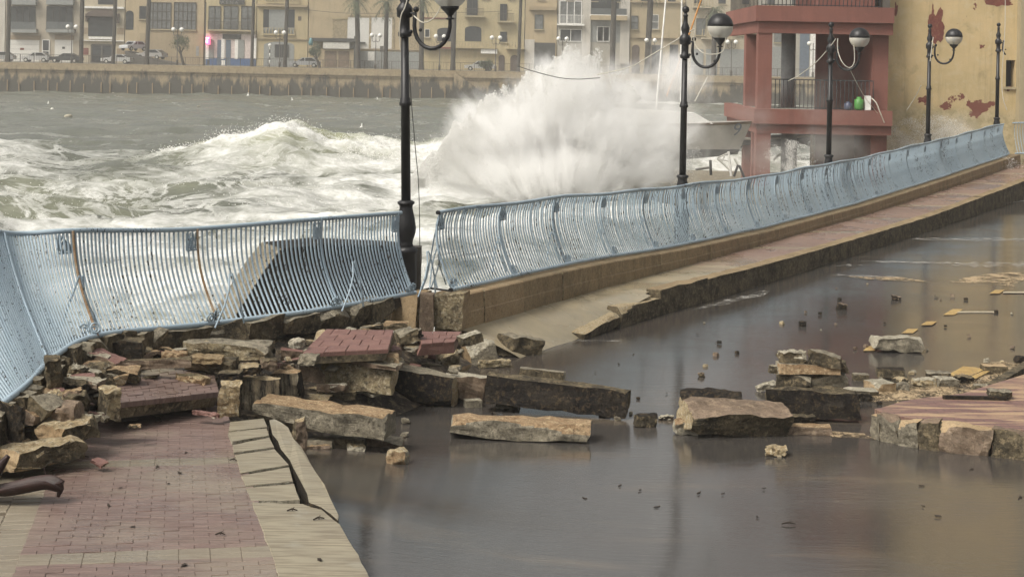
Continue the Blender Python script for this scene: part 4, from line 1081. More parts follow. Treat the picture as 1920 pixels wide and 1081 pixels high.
# tilted pieces of the paving, each with its pavers
def paved_piece(name, label, cat_, quad, nu, nv, band, th, side, tmats):
    """quad: four top corners (near-left, near-right, far-right, far-left) in metres"""
    c = sum(quad, Vector()) / 4; o = thing(name, label, cat_, c)
    nl, nr, fr, fl = quad; nrm = (nr - nl).cross(fl - nl).normalized()
    base = [p - nrm * .05 for p in quad]; mb = MB(); 
    jb = [p - nrm * th + Vector((random.uniform(-.04, .04), random.uniform(-.04, .04), 0)) for p in base]
    mb.add(base + jb, [(0, 1, 2, 3), (7, 6, 5, 4), (0, 4, 5, 1), (1, 5, 6, 2), (2, 6, 7, 3), (3, 7, 4, 0)], 0)
    q_ = lpart(mb, 'bed', M[side], o); fixnormals(q_)
    def P(u, v): return nl * (1 - u) * (1 - v) + nr * u * (1 - v) + fr * u * v + fl * (1 - u) * v
    for j in range(nv):
        offu = 0 if j % 2 == 0 else .5 / nu; i = -1
        while True:
            u0 = i / nu + offu + .008 / nu; u1 = (i + 1) / nu + offu - .008 / nu; i += 1
            u0 = max(u0, 0); 
            if u0 >= .985: break
            u1 = min(u1, 1.0)
            if u1 - u0 < .15 / nu: continue
            v0, v1 = j / nv + .012 / nv, (j + 1) / nv - .012 / nv
            up = nrm * random.uniform(-.004, .006); mb = MB(); q4 = [P(u0, v0), P(u1, v0), P(u1, v1), P(u0, v1)]; cc = sum(q4, Vector()) / 4
            tp = [p + (cc - p) * .05 + up for p in q4]; ed = [p - nrm * .008 + up for p in q4]; bt = [p - nrm * .052 for p in q4]
            mb.add(tp + ed + bt, [(0, 1, 2, 3)] + [(4 + k, 4 + (k + 1) % 4, (k + 1) % 4, k) for k in range(4)] + [(8 + k, 8 + (k + 1) % 4, 4 + (k + 1) % 4, 4 + k) for k in range(4)])
            lpart(mb, 'cream_paver' if j in band else 'paver', M[tmats[1] if j in band else tmats[0]], o)
    return o
def dq(px, py, dz): return on(px, py, ZPH, dz)
paved_piece('paving_slab', 'lifted slab of red pavers with one cream row, its near edge raised', 'paving slab',
            [dq(214, 756, .02), dq(411, 735, .12), dq(396, 676, -.02), dq(190, 704, -.03)], 7, 11, (9, 10), .10, 'weathered_shaded', ('paverred', 'pavercream'))
paved_piece('paving_slab', 'tilted panel of red brick pavers thrown up on the rubble heap', 'paving slab',
            [dq(566, 662, .20), dq(728, 654, .32), dq(738, 618, .34), dq(612, 616, .10)], 4, 4, (), .08, 'weathered_shaded', ('redp', 'redp'))
paved_piece('paving_slab', 'flat red paving fragment before the tan wall stub, its front torn', 'paving slab',
            [dq(790, 645, .16), dq(852, 640, .18), dq(866, 621, .20), dq(784, 620, .18)], 3, 3, (), .10, 'redp', ('redp', 'redp'))
block('paving_chunk', 'red brown chunk of paving lying beneath the tilted brick panel', 'paving chunk', (520, 650, 607, 678), ZP, .30, 8, 3, 0, ('redp', 'brown'), .12)
block('paving_chunk', 'thin splintered red paving strip under the front of the brick panel', 'paving chunk', (604, 655, 692, 670), ZP, .22, -4, -4, 0, ('redp', 'brown'), .15)
block('paving_chunk', 'square red brown paving lump left of the pale stone bar', 'paving chunk', (480, 632, 540, 670), ZP, .34, 24, 0, 8, ('weathered_shaded', 'redp'), .12)

# ------------------------------------------------------------------ rubble on the left, by the near railing
B = block
B('stone_block', 'squared stone block with a dark hollow face, close under the near railing', 'stone block', (202, 630, 264, 676), ZPH, .34, 4, 0, 0, ('weathered_shaded', 'dark', 'weathered_shaded'), .03, chips=1)
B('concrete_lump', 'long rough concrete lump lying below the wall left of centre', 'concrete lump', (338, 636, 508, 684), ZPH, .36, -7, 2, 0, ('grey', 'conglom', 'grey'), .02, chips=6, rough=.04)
B('sand_slab', 'flat slab carrying a heap of orange sand, on the lifted paving', 'slab', (344, 668, 438, 697), ZPH, .34, -3, 0, 0, ('weathered_shaded', 'weathered_shaded'), .13, h=.11, chips=2)
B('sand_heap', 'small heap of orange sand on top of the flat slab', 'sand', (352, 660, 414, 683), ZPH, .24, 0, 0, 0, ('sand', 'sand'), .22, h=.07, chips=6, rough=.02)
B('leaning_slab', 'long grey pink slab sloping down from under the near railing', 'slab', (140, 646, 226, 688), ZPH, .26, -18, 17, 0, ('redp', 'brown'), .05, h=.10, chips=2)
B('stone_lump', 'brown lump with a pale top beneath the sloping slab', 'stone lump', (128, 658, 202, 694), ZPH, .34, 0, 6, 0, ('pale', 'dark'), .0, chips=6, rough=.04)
B('stone_lump', 'jagged grey stone lump left of the oblong stone bar', 'stone lump', (150, 678, 198, 716), ZPH, .3, 10, 0, 0, ('weathered_shaded', 'grey'), .0, chips=6, rough=.04)
B('stone_bar', 'oblong dark stone bar with orange crumbs lying on the red paving', 'stone bar', (188, 690, 258, 720), ZPH, .22, 9, 0, 0, ('fresh', 'weathered_shaded'), .02, h=.14, chips=2)
B('kerb_piece', 'long thin dark kerb piece edging the lifted cream tiles', 'kerb piece', (196, 672, 352, 694), ZPH, .10, 12, -1, 0, ('weathered_shaded', 'brown'), .13, h=.09, chips=2)
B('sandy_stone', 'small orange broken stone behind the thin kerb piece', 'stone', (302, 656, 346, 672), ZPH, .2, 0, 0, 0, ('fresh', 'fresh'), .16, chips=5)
B('upright_stone', 'upright stone chunk standing on the red paving near the left', 'stone block', (173, 724, 222, 788), ZPH, .24, 32, 0, 5, ('sandy', 'conglom', 'weathered_shaded'), 0, h=.27, chips=3, rough=.02)
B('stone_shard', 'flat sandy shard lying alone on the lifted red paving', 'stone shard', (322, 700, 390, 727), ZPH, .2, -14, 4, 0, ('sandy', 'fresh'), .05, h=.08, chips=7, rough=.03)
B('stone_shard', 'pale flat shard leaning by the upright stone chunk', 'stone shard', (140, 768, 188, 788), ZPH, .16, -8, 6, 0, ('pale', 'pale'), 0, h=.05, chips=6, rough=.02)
B('stone_chip', 'small orange stone chip on the red paving below the lifted slab', 'stone chip', (240, 793, 263, 802), ZPH, .07, 0, 0, 0, ('fresh', 'weathered_shaded'), 0, h=.03, chips=5)
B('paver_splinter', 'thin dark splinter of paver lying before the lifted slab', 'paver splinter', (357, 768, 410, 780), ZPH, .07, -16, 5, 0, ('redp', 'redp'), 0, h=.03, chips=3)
B('tilted_slab', 'grey slab tilted steeply towards the paving at the far left', 'slab', (32, 740, 102, 790), ZPH, .30, -24, 22, 0, ('grey', 'weathered_shaded'), .08, h=.17, chips=3, rough=.02)
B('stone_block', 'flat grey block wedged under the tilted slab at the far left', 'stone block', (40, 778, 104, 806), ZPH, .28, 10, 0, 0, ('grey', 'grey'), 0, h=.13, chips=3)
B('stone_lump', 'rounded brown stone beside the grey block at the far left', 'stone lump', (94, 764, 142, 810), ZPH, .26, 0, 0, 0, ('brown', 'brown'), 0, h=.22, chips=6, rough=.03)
B('stone_block', 'dark broken block with a pale chip between lumps at the left edge of the paving', 'stone block', (112, 744, 157, 778), ZPH, .26, -6, 0, 0, ('weathered_shaded', 'weathered_shaded'), .02, h=.17, chips=5, rough=.03)
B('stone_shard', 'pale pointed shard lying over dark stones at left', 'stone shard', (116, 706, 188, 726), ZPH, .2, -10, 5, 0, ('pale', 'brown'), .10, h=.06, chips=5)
B('stone_lump', 'dark brown lump under the pale pointed shard', 'stone lump', (92, 708, 156, 746), ZPH, .34, 8, 0, 0, ('weathered_shaded', 'dark'), .02, chips=6, rough=.04)
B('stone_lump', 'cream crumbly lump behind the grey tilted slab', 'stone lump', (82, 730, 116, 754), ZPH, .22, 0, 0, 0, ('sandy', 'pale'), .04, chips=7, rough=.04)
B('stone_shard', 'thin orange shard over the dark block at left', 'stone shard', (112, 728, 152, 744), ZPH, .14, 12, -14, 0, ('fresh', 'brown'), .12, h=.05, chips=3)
B('wall_fragment', 'pale topped wall fragment with drip stains along the left edge of the paving', 'wall fragment', (86, 796, 136, 838), ZPH, .34, 58, 0, 0, ('sandy', 'weathered_shaded', 'tan'), 0, h=.15, chips=4, rough=.03, L=.48)
B('wall_fragment', 'largest pale topped wall fragment at the left picture edge', 'wall fragment', (-14, 806, 92, 892), ZPH, .42, 56, 0, 0, ('sandy', 'weathered_shaded', 'tan'), 0, h=.17, chips=5, rough=.035, L=.70)
B('wall_fragment', 'dark rotten wall fragment behind the left picture edge', 'wall fragment', (-30, 780, 40, 830), ZPH, .4, 55, 0, 0, ('weathered_shaded', 'dark'), .1, h=.3, chips=4, rough=.03)
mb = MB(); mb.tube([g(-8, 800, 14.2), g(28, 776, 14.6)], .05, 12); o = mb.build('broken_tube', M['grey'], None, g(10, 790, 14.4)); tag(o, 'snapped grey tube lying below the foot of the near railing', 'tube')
B('stone_lump', 'dark stones packed below the bend of the near railing', 'stone lump', (60, 690, 112, 740), ZPH, .4, 20, 0, 0, ('weathered_shaded', 'weathered_shaded'), .05, h=.3, chips=5, rough=.03)
B('stone_shard', 'whitish jagged stone under the sloping slab at left', 'stone shard', (126, 684, 156, 708), ZPH, .2, 0, 0, 0, ('pale', 'weathered_shaded'), .10, chips=7, rough=.03)

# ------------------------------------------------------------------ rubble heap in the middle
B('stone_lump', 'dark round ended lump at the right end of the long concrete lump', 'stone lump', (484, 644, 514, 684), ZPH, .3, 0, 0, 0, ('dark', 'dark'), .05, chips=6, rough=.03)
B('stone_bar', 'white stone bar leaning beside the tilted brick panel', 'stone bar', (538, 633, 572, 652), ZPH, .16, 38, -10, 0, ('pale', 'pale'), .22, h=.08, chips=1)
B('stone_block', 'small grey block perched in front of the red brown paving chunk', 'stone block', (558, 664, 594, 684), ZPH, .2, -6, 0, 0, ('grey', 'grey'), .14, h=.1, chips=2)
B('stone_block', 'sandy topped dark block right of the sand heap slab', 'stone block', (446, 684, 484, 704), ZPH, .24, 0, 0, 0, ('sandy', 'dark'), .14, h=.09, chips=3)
B('stone_block', 'dark block at the right hand corner of the lifted slab', 'stone block', (408, 694, 450, 722), ZPH, .22, -4, 0, 0, ('weathered_shaded', 'dark'), .10, h=.13, chips=3)
B('stone_block', 'brown chunk between the sandy block and the grey block', 'stone block', (480, 668, 520, 696), ZPH, .26, 14, 0, 0, ('weathered_shaded', 'brown'), .12, chips=5)
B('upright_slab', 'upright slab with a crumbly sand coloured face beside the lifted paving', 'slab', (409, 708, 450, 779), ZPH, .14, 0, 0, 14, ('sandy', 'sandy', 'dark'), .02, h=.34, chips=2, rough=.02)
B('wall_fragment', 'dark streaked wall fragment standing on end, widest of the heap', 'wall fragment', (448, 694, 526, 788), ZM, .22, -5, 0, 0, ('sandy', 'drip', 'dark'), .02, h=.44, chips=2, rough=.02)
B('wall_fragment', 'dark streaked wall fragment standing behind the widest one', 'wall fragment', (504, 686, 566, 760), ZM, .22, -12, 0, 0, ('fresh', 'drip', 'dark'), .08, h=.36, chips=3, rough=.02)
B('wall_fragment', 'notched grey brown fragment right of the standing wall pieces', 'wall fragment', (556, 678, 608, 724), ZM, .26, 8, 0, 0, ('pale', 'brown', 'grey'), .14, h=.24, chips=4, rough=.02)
B('stone_wedge', 'dark triangular wedge in front of the notched fragment', 'stone wedge', (554, 702, 590, 726), ZM, .16, 30, 24, 0, ('grey', 'weathered_shaded'), .06, h=.10, chips=3)
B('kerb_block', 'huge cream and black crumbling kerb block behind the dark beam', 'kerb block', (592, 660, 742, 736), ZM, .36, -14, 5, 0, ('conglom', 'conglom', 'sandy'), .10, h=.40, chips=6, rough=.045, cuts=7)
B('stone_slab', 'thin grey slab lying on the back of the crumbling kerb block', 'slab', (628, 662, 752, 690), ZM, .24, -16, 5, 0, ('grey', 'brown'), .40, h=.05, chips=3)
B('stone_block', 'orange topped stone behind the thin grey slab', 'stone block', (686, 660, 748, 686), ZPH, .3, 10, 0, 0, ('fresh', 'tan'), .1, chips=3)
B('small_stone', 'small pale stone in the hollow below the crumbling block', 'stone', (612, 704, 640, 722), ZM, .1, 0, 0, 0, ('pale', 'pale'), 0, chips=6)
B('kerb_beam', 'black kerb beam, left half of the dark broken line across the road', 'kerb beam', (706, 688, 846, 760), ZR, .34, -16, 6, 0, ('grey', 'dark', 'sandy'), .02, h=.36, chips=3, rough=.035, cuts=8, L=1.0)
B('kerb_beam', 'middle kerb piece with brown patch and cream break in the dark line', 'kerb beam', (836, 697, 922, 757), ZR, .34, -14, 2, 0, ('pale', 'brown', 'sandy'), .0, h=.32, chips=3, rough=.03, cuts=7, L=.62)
B('kerb_beam', 'long black kerb beam reaching right towards the open road', 'kerb beam', (908, 696, 1184, 776), ZR, .32, -11, 3, 0, ('weathered_shaded', 'dark', 'weathered_shaded'), .05, h=.31, chips=4, rough=.03, cuts=8)
B('brick', 'grey brick resting on the long black kerb beam', 'brick', (973, 686, 1060, 710), ZR, .12, -9, 3, 0, ('grey', 'weathered_shaded', 'pale'), .36, h=.10, chips=0, rough=.004)
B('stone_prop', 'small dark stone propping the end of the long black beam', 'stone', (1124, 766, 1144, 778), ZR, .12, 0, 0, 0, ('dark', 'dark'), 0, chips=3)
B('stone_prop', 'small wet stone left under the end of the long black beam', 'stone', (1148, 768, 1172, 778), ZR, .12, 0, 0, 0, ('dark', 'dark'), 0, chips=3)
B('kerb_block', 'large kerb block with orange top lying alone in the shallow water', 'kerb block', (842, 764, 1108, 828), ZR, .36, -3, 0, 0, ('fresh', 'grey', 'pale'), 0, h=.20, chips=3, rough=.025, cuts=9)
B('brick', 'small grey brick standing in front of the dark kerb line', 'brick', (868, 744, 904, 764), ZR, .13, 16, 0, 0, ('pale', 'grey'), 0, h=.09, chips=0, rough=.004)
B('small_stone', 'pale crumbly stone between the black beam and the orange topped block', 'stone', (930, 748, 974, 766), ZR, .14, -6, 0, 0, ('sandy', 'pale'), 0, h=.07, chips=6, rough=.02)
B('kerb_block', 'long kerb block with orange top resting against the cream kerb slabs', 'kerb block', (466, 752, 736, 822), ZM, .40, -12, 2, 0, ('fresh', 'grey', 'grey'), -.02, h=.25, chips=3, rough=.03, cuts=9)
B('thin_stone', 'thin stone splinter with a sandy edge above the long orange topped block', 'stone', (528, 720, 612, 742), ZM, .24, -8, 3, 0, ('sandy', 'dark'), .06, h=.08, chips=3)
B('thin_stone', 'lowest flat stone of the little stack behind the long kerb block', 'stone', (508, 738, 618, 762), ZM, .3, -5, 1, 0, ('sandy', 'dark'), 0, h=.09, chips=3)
B('thin_stone', 'flat stone with a sandy top right in the little stack', 'stone', (576, 730, 666, 752), ZM, .28, 3, 0, 0, ('sandy', 'weathered_shaded'), .0, h=.10, chips=3)
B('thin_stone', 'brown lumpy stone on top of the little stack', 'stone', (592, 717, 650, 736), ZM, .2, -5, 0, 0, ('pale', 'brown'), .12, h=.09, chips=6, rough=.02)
B('stone_lump', 'rough brown lump standing at the outer edge of the cream kerb slabs', 'stone lump', (543, 786, 577, 850), ZM, .2, 20, 0, -8, ('sandy', 'brown', 'weathered_shaded'), -.05, h=.30, chips=6, rough=.025)
B('stone_block', 'grey block in the water beside the cream kerb slabs', 'stone block', (574, 818, 626, 850), ZR, .24, -6, 0, 0, ('grey', 'grey'), 0, h=.13, chips=1, rough=.01)
B('stone_wedge', 'orange brown wedge lying before the grey block in the water', 'stone wedge', (572, 832, 622, 853), ZR, .14, -8, -8, 0, ('fresh', 'brown'), -.01, h=.10, chips=7, rough=.02)
B('stone_block', 'long grey block in the water below the orange topped block', 'stone block', (612, 814, 684, 848), ZR, .22, -6, 0, 0, ('grey', 'weathered_shaded'), 0, h=.14, chips=2, rough=.012)
B('small_stone', 'cream stone at the corner of the long grey block in the water', 'stone', (650, 830, 684, 852), ZR, .12, 0, 0, 0, ('sandy', 'pale'), 0, h=.09, chips=6, rough=.02)
B('stone_slab', 'orange grey slab end reaching right into the water', 'slab', (680, 820, 756, 842), ZR, .2, -4, 0, 0, ('grey', 'brown'), 0, h=.10, chips=4, rough=.02)
B('split_stone', 'pale split stone with a brown core alone on the wet road', 'stone', (722, 847, 768, 880), ZR, .2, -14, 0, 0, ('sandy', 'fresh', 'pale'), 0, h=.15, chips=7, rough=.03)
B('upright_block', 'upright concrete block with black drips, tallest before the wall stub', 'concrete block', (738, 634, 822, 698), ZM, .30, 20, -5, -5, ('fresh', 'drip', 'pale'), -.02, h=.36, chips=1, rough=.012)
B('stone_block', 'crumbled stone leaning right of the dripping block', 'stone block', (806, 640, 864, 682), ZM, .26, -10, -20, 0, ('fresh', 'drip', 'sandy'), .02, h=.18, chips=5, rough=.03)
B('stone_lump', 'coarse pale stone fallen between the dripping block and the kerb end', 'stone lump', (822, 654, 866, 690), ZM, .26, 14, -18, 0, ('sandy', 'conglom'), 0, h=.18, chips=6, rough=.035)
B('kerb_end', 'squared grey kerb end facing the road before the far pavement', 'kerb stone', (860, 630, 932, 690), ZR, .38, 24, 0, 0, ('pale', 'grey', 'tan'), 0, h=.34, chips=3, rough=.018)
B('kerb_end', 'dark kerb stone tapering down into the road', 'kerb stone', (920, 628, 1016, 674), ZR, .40, 20, 8, 0, ('grey', 'weathered_shaded'), -.04, h=.28, chips=5, rough=.03)
B('stone_slab', 'pale pitted slab lying along the kerb end', 'slab', (893, 668, 958, 690), ZR, .12, 12, 0, 0, ('sandy', 'conglom'), 0, h=.09, chips=4, rough=.02)
B('stone_block', 'grey block tilted on the torn red paving', 'stone block', (858, 619, 908, 646), ZPH, .2, 26, -14, 0, ('pale', 'weathered_shaded'), .16, h=.12, chips=1, rough=.006)
B('stone_block', 'olive block just right of the tilted brick panel', 'stone block', (738, 618, 786, 644), ZPH, .26, 22, -10, 0, ('grey', 'weathered_shaded'), .12, h=.14, chips=3)
B('stone_block', 'smaller dark block behind the olive block', 'stone block', (764, 618, 792, 634), ZPH, .2, 20, -8, 0, ('grey', 'dark'), .18, h=.10, chips=3)
B('stone_shard', 'whitish flat shard in the water below the dripping block', 'stone shard', (818, 686, 874, 698), ZR, .2, 0, 0, 0, ('pale', 'grey'), .02, h=.05, chips=5)

# loose broken pieces packed between the bigger stones
fm = [rock_mesh('rubble_stone', .24, .17, .12, 2000 + i, [M[a_], M[b_], M[c_]], 6, .022, 4) for i, (a_, b_, c_) in enumerate((('sandy', 'weathered_shaded', 'grey'), ('fresh', 'dark', 'brown'), ('pale', 'grey', 'weathered_shaded'), ('grey', 'weathered_shaded', 'weathered_shaded'), ('sandy', 'sandy', 'pale'), ('redp', 'redp', 'brown'), ('fresh', 'weathered_shaded', 'sandy')))]
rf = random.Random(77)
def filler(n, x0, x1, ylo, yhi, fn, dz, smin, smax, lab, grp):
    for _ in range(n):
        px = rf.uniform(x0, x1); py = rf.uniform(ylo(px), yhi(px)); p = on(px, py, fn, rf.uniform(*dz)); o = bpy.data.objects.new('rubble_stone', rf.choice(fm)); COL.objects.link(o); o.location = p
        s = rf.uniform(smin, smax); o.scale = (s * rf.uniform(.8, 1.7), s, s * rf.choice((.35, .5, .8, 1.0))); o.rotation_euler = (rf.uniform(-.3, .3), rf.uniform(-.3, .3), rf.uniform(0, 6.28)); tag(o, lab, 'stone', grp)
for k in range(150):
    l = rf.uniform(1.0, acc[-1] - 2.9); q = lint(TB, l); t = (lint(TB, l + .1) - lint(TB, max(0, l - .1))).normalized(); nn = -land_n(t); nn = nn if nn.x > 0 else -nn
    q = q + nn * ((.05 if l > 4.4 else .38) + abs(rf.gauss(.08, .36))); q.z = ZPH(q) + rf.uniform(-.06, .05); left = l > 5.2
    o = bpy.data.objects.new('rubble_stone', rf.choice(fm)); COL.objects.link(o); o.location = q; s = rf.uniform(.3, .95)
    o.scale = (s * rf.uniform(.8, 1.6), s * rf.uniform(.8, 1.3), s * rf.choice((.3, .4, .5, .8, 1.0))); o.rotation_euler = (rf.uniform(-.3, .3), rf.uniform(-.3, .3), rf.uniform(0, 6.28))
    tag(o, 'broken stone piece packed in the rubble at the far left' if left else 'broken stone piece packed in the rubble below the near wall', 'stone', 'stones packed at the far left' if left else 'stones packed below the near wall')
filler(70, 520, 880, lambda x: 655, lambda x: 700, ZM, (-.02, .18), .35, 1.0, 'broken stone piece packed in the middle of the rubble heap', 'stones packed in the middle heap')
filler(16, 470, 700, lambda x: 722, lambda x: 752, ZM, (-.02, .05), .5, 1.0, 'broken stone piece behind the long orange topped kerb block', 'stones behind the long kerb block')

# ------------------------------------------------------------------ rubble on the right of the road
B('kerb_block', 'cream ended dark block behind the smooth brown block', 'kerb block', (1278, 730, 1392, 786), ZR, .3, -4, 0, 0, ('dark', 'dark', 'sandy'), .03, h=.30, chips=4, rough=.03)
B('kerb_block', 'big smooth brown kerb block tipped over on the right side of the road', 'kerb block', (1276, 742, 1488, 820), ZR, .50, 12, 4, 9, ('brown', 'weathered_shaded', 'sandy'), .03, h=.28, chips=6, rough=.03, cuts=8)
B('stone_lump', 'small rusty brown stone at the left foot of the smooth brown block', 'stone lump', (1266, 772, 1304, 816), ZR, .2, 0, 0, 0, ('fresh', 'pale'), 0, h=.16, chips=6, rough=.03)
B('kerb_beam', 'long dark kerb beam under the stacked stones on the right', 'kerb beam', (1440, 728, 1614, 787), ZR, .36, -3, 1, 0, ('weathered_shaded', 'dark', 'weathered_shaded'), .02, h=.31, chips=3, rough=.025, cuts=7)
B('stone_block', 'grey block with a dark square face, bottom left of the stack', 'stone block', (1456, 697, 1530, 732), ZR, .26, -16, 0, 0, ('grey', 'weathered_shaded', 'grey'), .31, h=.17, chips=3, rough=.012)
B('stone_block', 'rounded grey stone, bottom right of the stack', 'stone block', (1514, 693, 1592, 726), ZR, .28, 3, 0, 0, ('weathered_shaded', 'grey'), .34, h=.16, chips=5, rough=.02)
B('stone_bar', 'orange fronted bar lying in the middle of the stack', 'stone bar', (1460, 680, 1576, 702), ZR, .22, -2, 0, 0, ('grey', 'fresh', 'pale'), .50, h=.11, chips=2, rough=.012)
B('stone_lump', 'rough stone topping the left of the stack', 'stone lump', (1461, 659, 1516, 684), ZR, .22, 5, 0, 0, ('pale', 'weathered_shaded'), .60, h=.13, chips=6, rough=.03)
B('stone_block', 'tilted grey stone topping the right of the stack', 'stone block', (1514, 652, 1582, 688), ZR, .24, -12, 12, 0, ('grey', 'weathered_shaded'), .60, h=.15, chips=5, rough=.02)
B('stone_block', 'dark end stone at the right side of the stack', 'stone block', (1554, 680, 1590, 700), ZR, .2, 0, 0, 0, ('weathered_shaded', 'weathered_shaded'), .48, h=.13, chips=4)
B('stone_block', 'little grey stone at the left side of the stack', 'stone block', (1444, 683, 1464, 700), ZR, .12, 0, 0, 0, ('grey', 'weathered_shaded'), .48, h=.09, chips=3)
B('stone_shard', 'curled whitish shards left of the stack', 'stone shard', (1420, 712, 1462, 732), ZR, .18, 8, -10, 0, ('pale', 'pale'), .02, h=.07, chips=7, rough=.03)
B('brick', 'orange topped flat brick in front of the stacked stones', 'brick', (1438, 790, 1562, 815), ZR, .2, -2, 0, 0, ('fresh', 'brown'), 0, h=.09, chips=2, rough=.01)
B('stone_slab', 'dark grey slab half under the long beam on the right', 'slab', (1450, 772, 1532, 796), ZR, .24, 10, 0, 0, ('weathered_shaded', 'dark'), 0, h=.08, chips=4, rough=.02)
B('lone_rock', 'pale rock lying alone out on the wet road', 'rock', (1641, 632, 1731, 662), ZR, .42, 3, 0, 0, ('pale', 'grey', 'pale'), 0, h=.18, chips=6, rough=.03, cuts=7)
B('brick', 'blackened brick behind the right hand rubble', 'brick', (1646, 686, 1700, 708), ZR, .22, -6, 0, 0, ('dark', 'weathered_shaded'), .02, h=.11, chips=2, rough=.012)
B('brick', 'small square brick right of the stack', 'brick', (1602, 696, 1630, 714), ZR, .16, 0, 0, 0, ('grey', 'weathered_shaded'), 0, h=.09, chips=1, rough=.006)
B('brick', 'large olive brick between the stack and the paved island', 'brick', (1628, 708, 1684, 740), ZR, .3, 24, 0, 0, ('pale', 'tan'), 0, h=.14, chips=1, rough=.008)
B('brick', 'flat pale brick before the large olive brick', 'brick', (1584, 724, 1650, 744), ZR, .24, -4, 0, 0, ('pale', 'weathered_shaded'), .0, h=.08, chips=2, rough=.01)
B('brick', 'dark short brick at the corner of the paved island', 'brick', (1608, 733, 1634, 752), ZR, .14, 0, 0, 0, ('weathered_shaded', 'dark'), 0, h=.09, chips=2)
B('brick', 'sandy topped brick right of the large olive brick', 'brick', (1676, 706, 1706, 724), ZR, .2, 18, 0, 0, ('sandy', 'weathered_shaded'), .06, h=.09, chips=2)
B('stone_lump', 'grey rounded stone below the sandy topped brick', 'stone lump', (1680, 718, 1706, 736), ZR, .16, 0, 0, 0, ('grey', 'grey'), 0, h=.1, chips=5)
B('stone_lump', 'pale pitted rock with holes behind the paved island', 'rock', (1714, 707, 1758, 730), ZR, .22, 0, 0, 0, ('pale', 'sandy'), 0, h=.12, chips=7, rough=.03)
B('brick', 'grey long brick at the back of the island rubble', 'brick', (1740, 696, 1786, 712), ZR, .18, -8, 0, 0, ('grey', 'weathered_shaded'), .02, h=.09, chips=1)
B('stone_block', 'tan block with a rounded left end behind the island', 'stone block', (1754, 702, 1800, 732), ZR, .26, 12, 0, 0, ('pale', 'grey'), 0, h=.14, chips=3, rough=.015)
B('brick', 'dark brick right of the tan rounded block', 'brick', (1796, 704, 1826, 718), ZR, .18, 0, 0, 0, ('weathered_shaded', 'dark'), .02, h=.08, chips=2)
B('brick', 'olive brick lying on sand near the right picture edge', 'brick', (1845, 681, 1891, 698), ZR, .2, 3, 0, 0, ('tan', 'weathered_shaded'), .04, h=.09, chips=0, rough=.006)
B('brick', 'grey brick at the near end of the loose kerb strip', 'brick', (1828, 720, 1858, 738), ZR, .18, -10, 0, 0, ('grey', 'weathered_shaded'), .10, h=.09, chips=1)
B('brick', 'pair of flat bricks fallen on the paved island', 'brick', (1857, 727, 1902, 746), ZR, .22, -6, 0, 0, ('grey', 'weathered_shaded'), .27, h=.07, chips=1)
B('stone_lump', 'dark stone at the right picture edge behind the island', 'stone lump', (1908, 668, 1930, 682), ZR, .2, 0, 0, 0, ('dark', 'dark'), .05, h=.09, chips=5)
B('dark_stone', 'dark square stone standing in the water between the two heaps', 'stone', (1190, 774, 1234, 801), ZR, .16, 6, 0, 0, ('dark', 'weathered_shaded'), 0, h=.13, chips=3, rough=.015)
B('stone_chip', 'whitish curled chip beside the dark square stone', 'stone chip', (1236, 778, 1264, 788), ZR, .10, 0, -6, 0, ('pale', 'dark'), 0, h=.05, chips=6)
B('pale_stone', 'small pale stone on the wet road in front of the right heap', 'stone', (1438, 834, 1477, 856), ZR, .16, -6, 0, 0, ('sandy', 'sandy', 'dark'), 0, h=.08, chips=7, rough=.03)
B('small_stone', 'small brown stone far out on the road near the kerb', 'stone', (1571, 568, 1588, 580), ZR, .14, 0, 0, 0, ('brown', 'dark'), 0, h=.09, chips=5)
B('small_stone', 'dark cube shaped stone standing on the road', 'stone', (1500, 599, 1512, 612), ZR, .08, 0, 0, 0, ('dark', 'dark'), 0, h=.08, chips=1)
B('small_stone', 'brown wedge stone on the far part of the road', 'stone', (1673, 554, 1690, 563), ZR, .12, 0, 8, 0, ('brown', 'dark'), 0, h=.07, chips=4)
B('small_stone', 'brownish pebble alone near the lamp reflection', 'stone', (1310, 697, 1321, 706), ZR, .07, 0, 0, 0, ('brown', 'weathered_shaded'), 0, h=.05, chips=4)

# paved island with its kerb stones
def ZI(y): return ZR(y) + .27
isl = thing('traffic_island', 'raised paved island with worn kerb stones at the right picture edge', 'traffic island', on(1800, 815, ZI))
topfront = [(1634, 774), (1648, 781), (1682, 788), (1720, 794), (1760, 799), (1857, 808), (1925, 815), (2060, 833)]
def island_mat():
    m, nt, b = newmat('sand_streaked_red_paving'); tc = nd(nt, 'ShaderNodeTexCoord'); v = tc.outputs['Object']
    mp = nd(nt, 'ShaderNodeMapping'); mp.inputs['Scale'].default_value = (.9, 5.5, 1); mp.inputs['Rotation'].default_value = (0, 0, R(4)); lk(nt, v, mp.inputs[0])
    s_ = noise(nt, mp.outputs[0], 1.1, 6, .6); f = noise(nt, v, 40, 4, .7)
    br = nd(nt, 'ShaderNodeTexBrick'); br.inputs['Scale'].default_value = 1; br.inputs['Mortar Size'].default_value = .006
    br.inputs['Brick Width'].default_value = .21; br.inputs['Row Height'].default_value = .105; lk(nt, v, br.inputs['Vector'])
    br.inputs['Color1'].default_value = (.155, .085, .075, 1); br.inputs['Color2'].default_value = (.185, .10, .088, 1); br.inputs['Mortar'].default_value = (.09, .06, .05, 1)
    col = mix(nt, ramp(nt, s_, .46, .60, 0, .9), br.outputs[0], (.40, .275, .165))
    col = mix(nt, .4, col, mix(nt, ramp(nt, f, .3, .7), (.5, .5, .5), (1.3, 1.3, 1.3)), 'MULTIPLY')
    lk(nt, col, b.inputs['Base Color']); b.inputs['Roughness'].default_value = .5; bump(nt, b, math2(nt, 'ADD', s_, f), .3, .01); return m
M['island'] = island_mat()
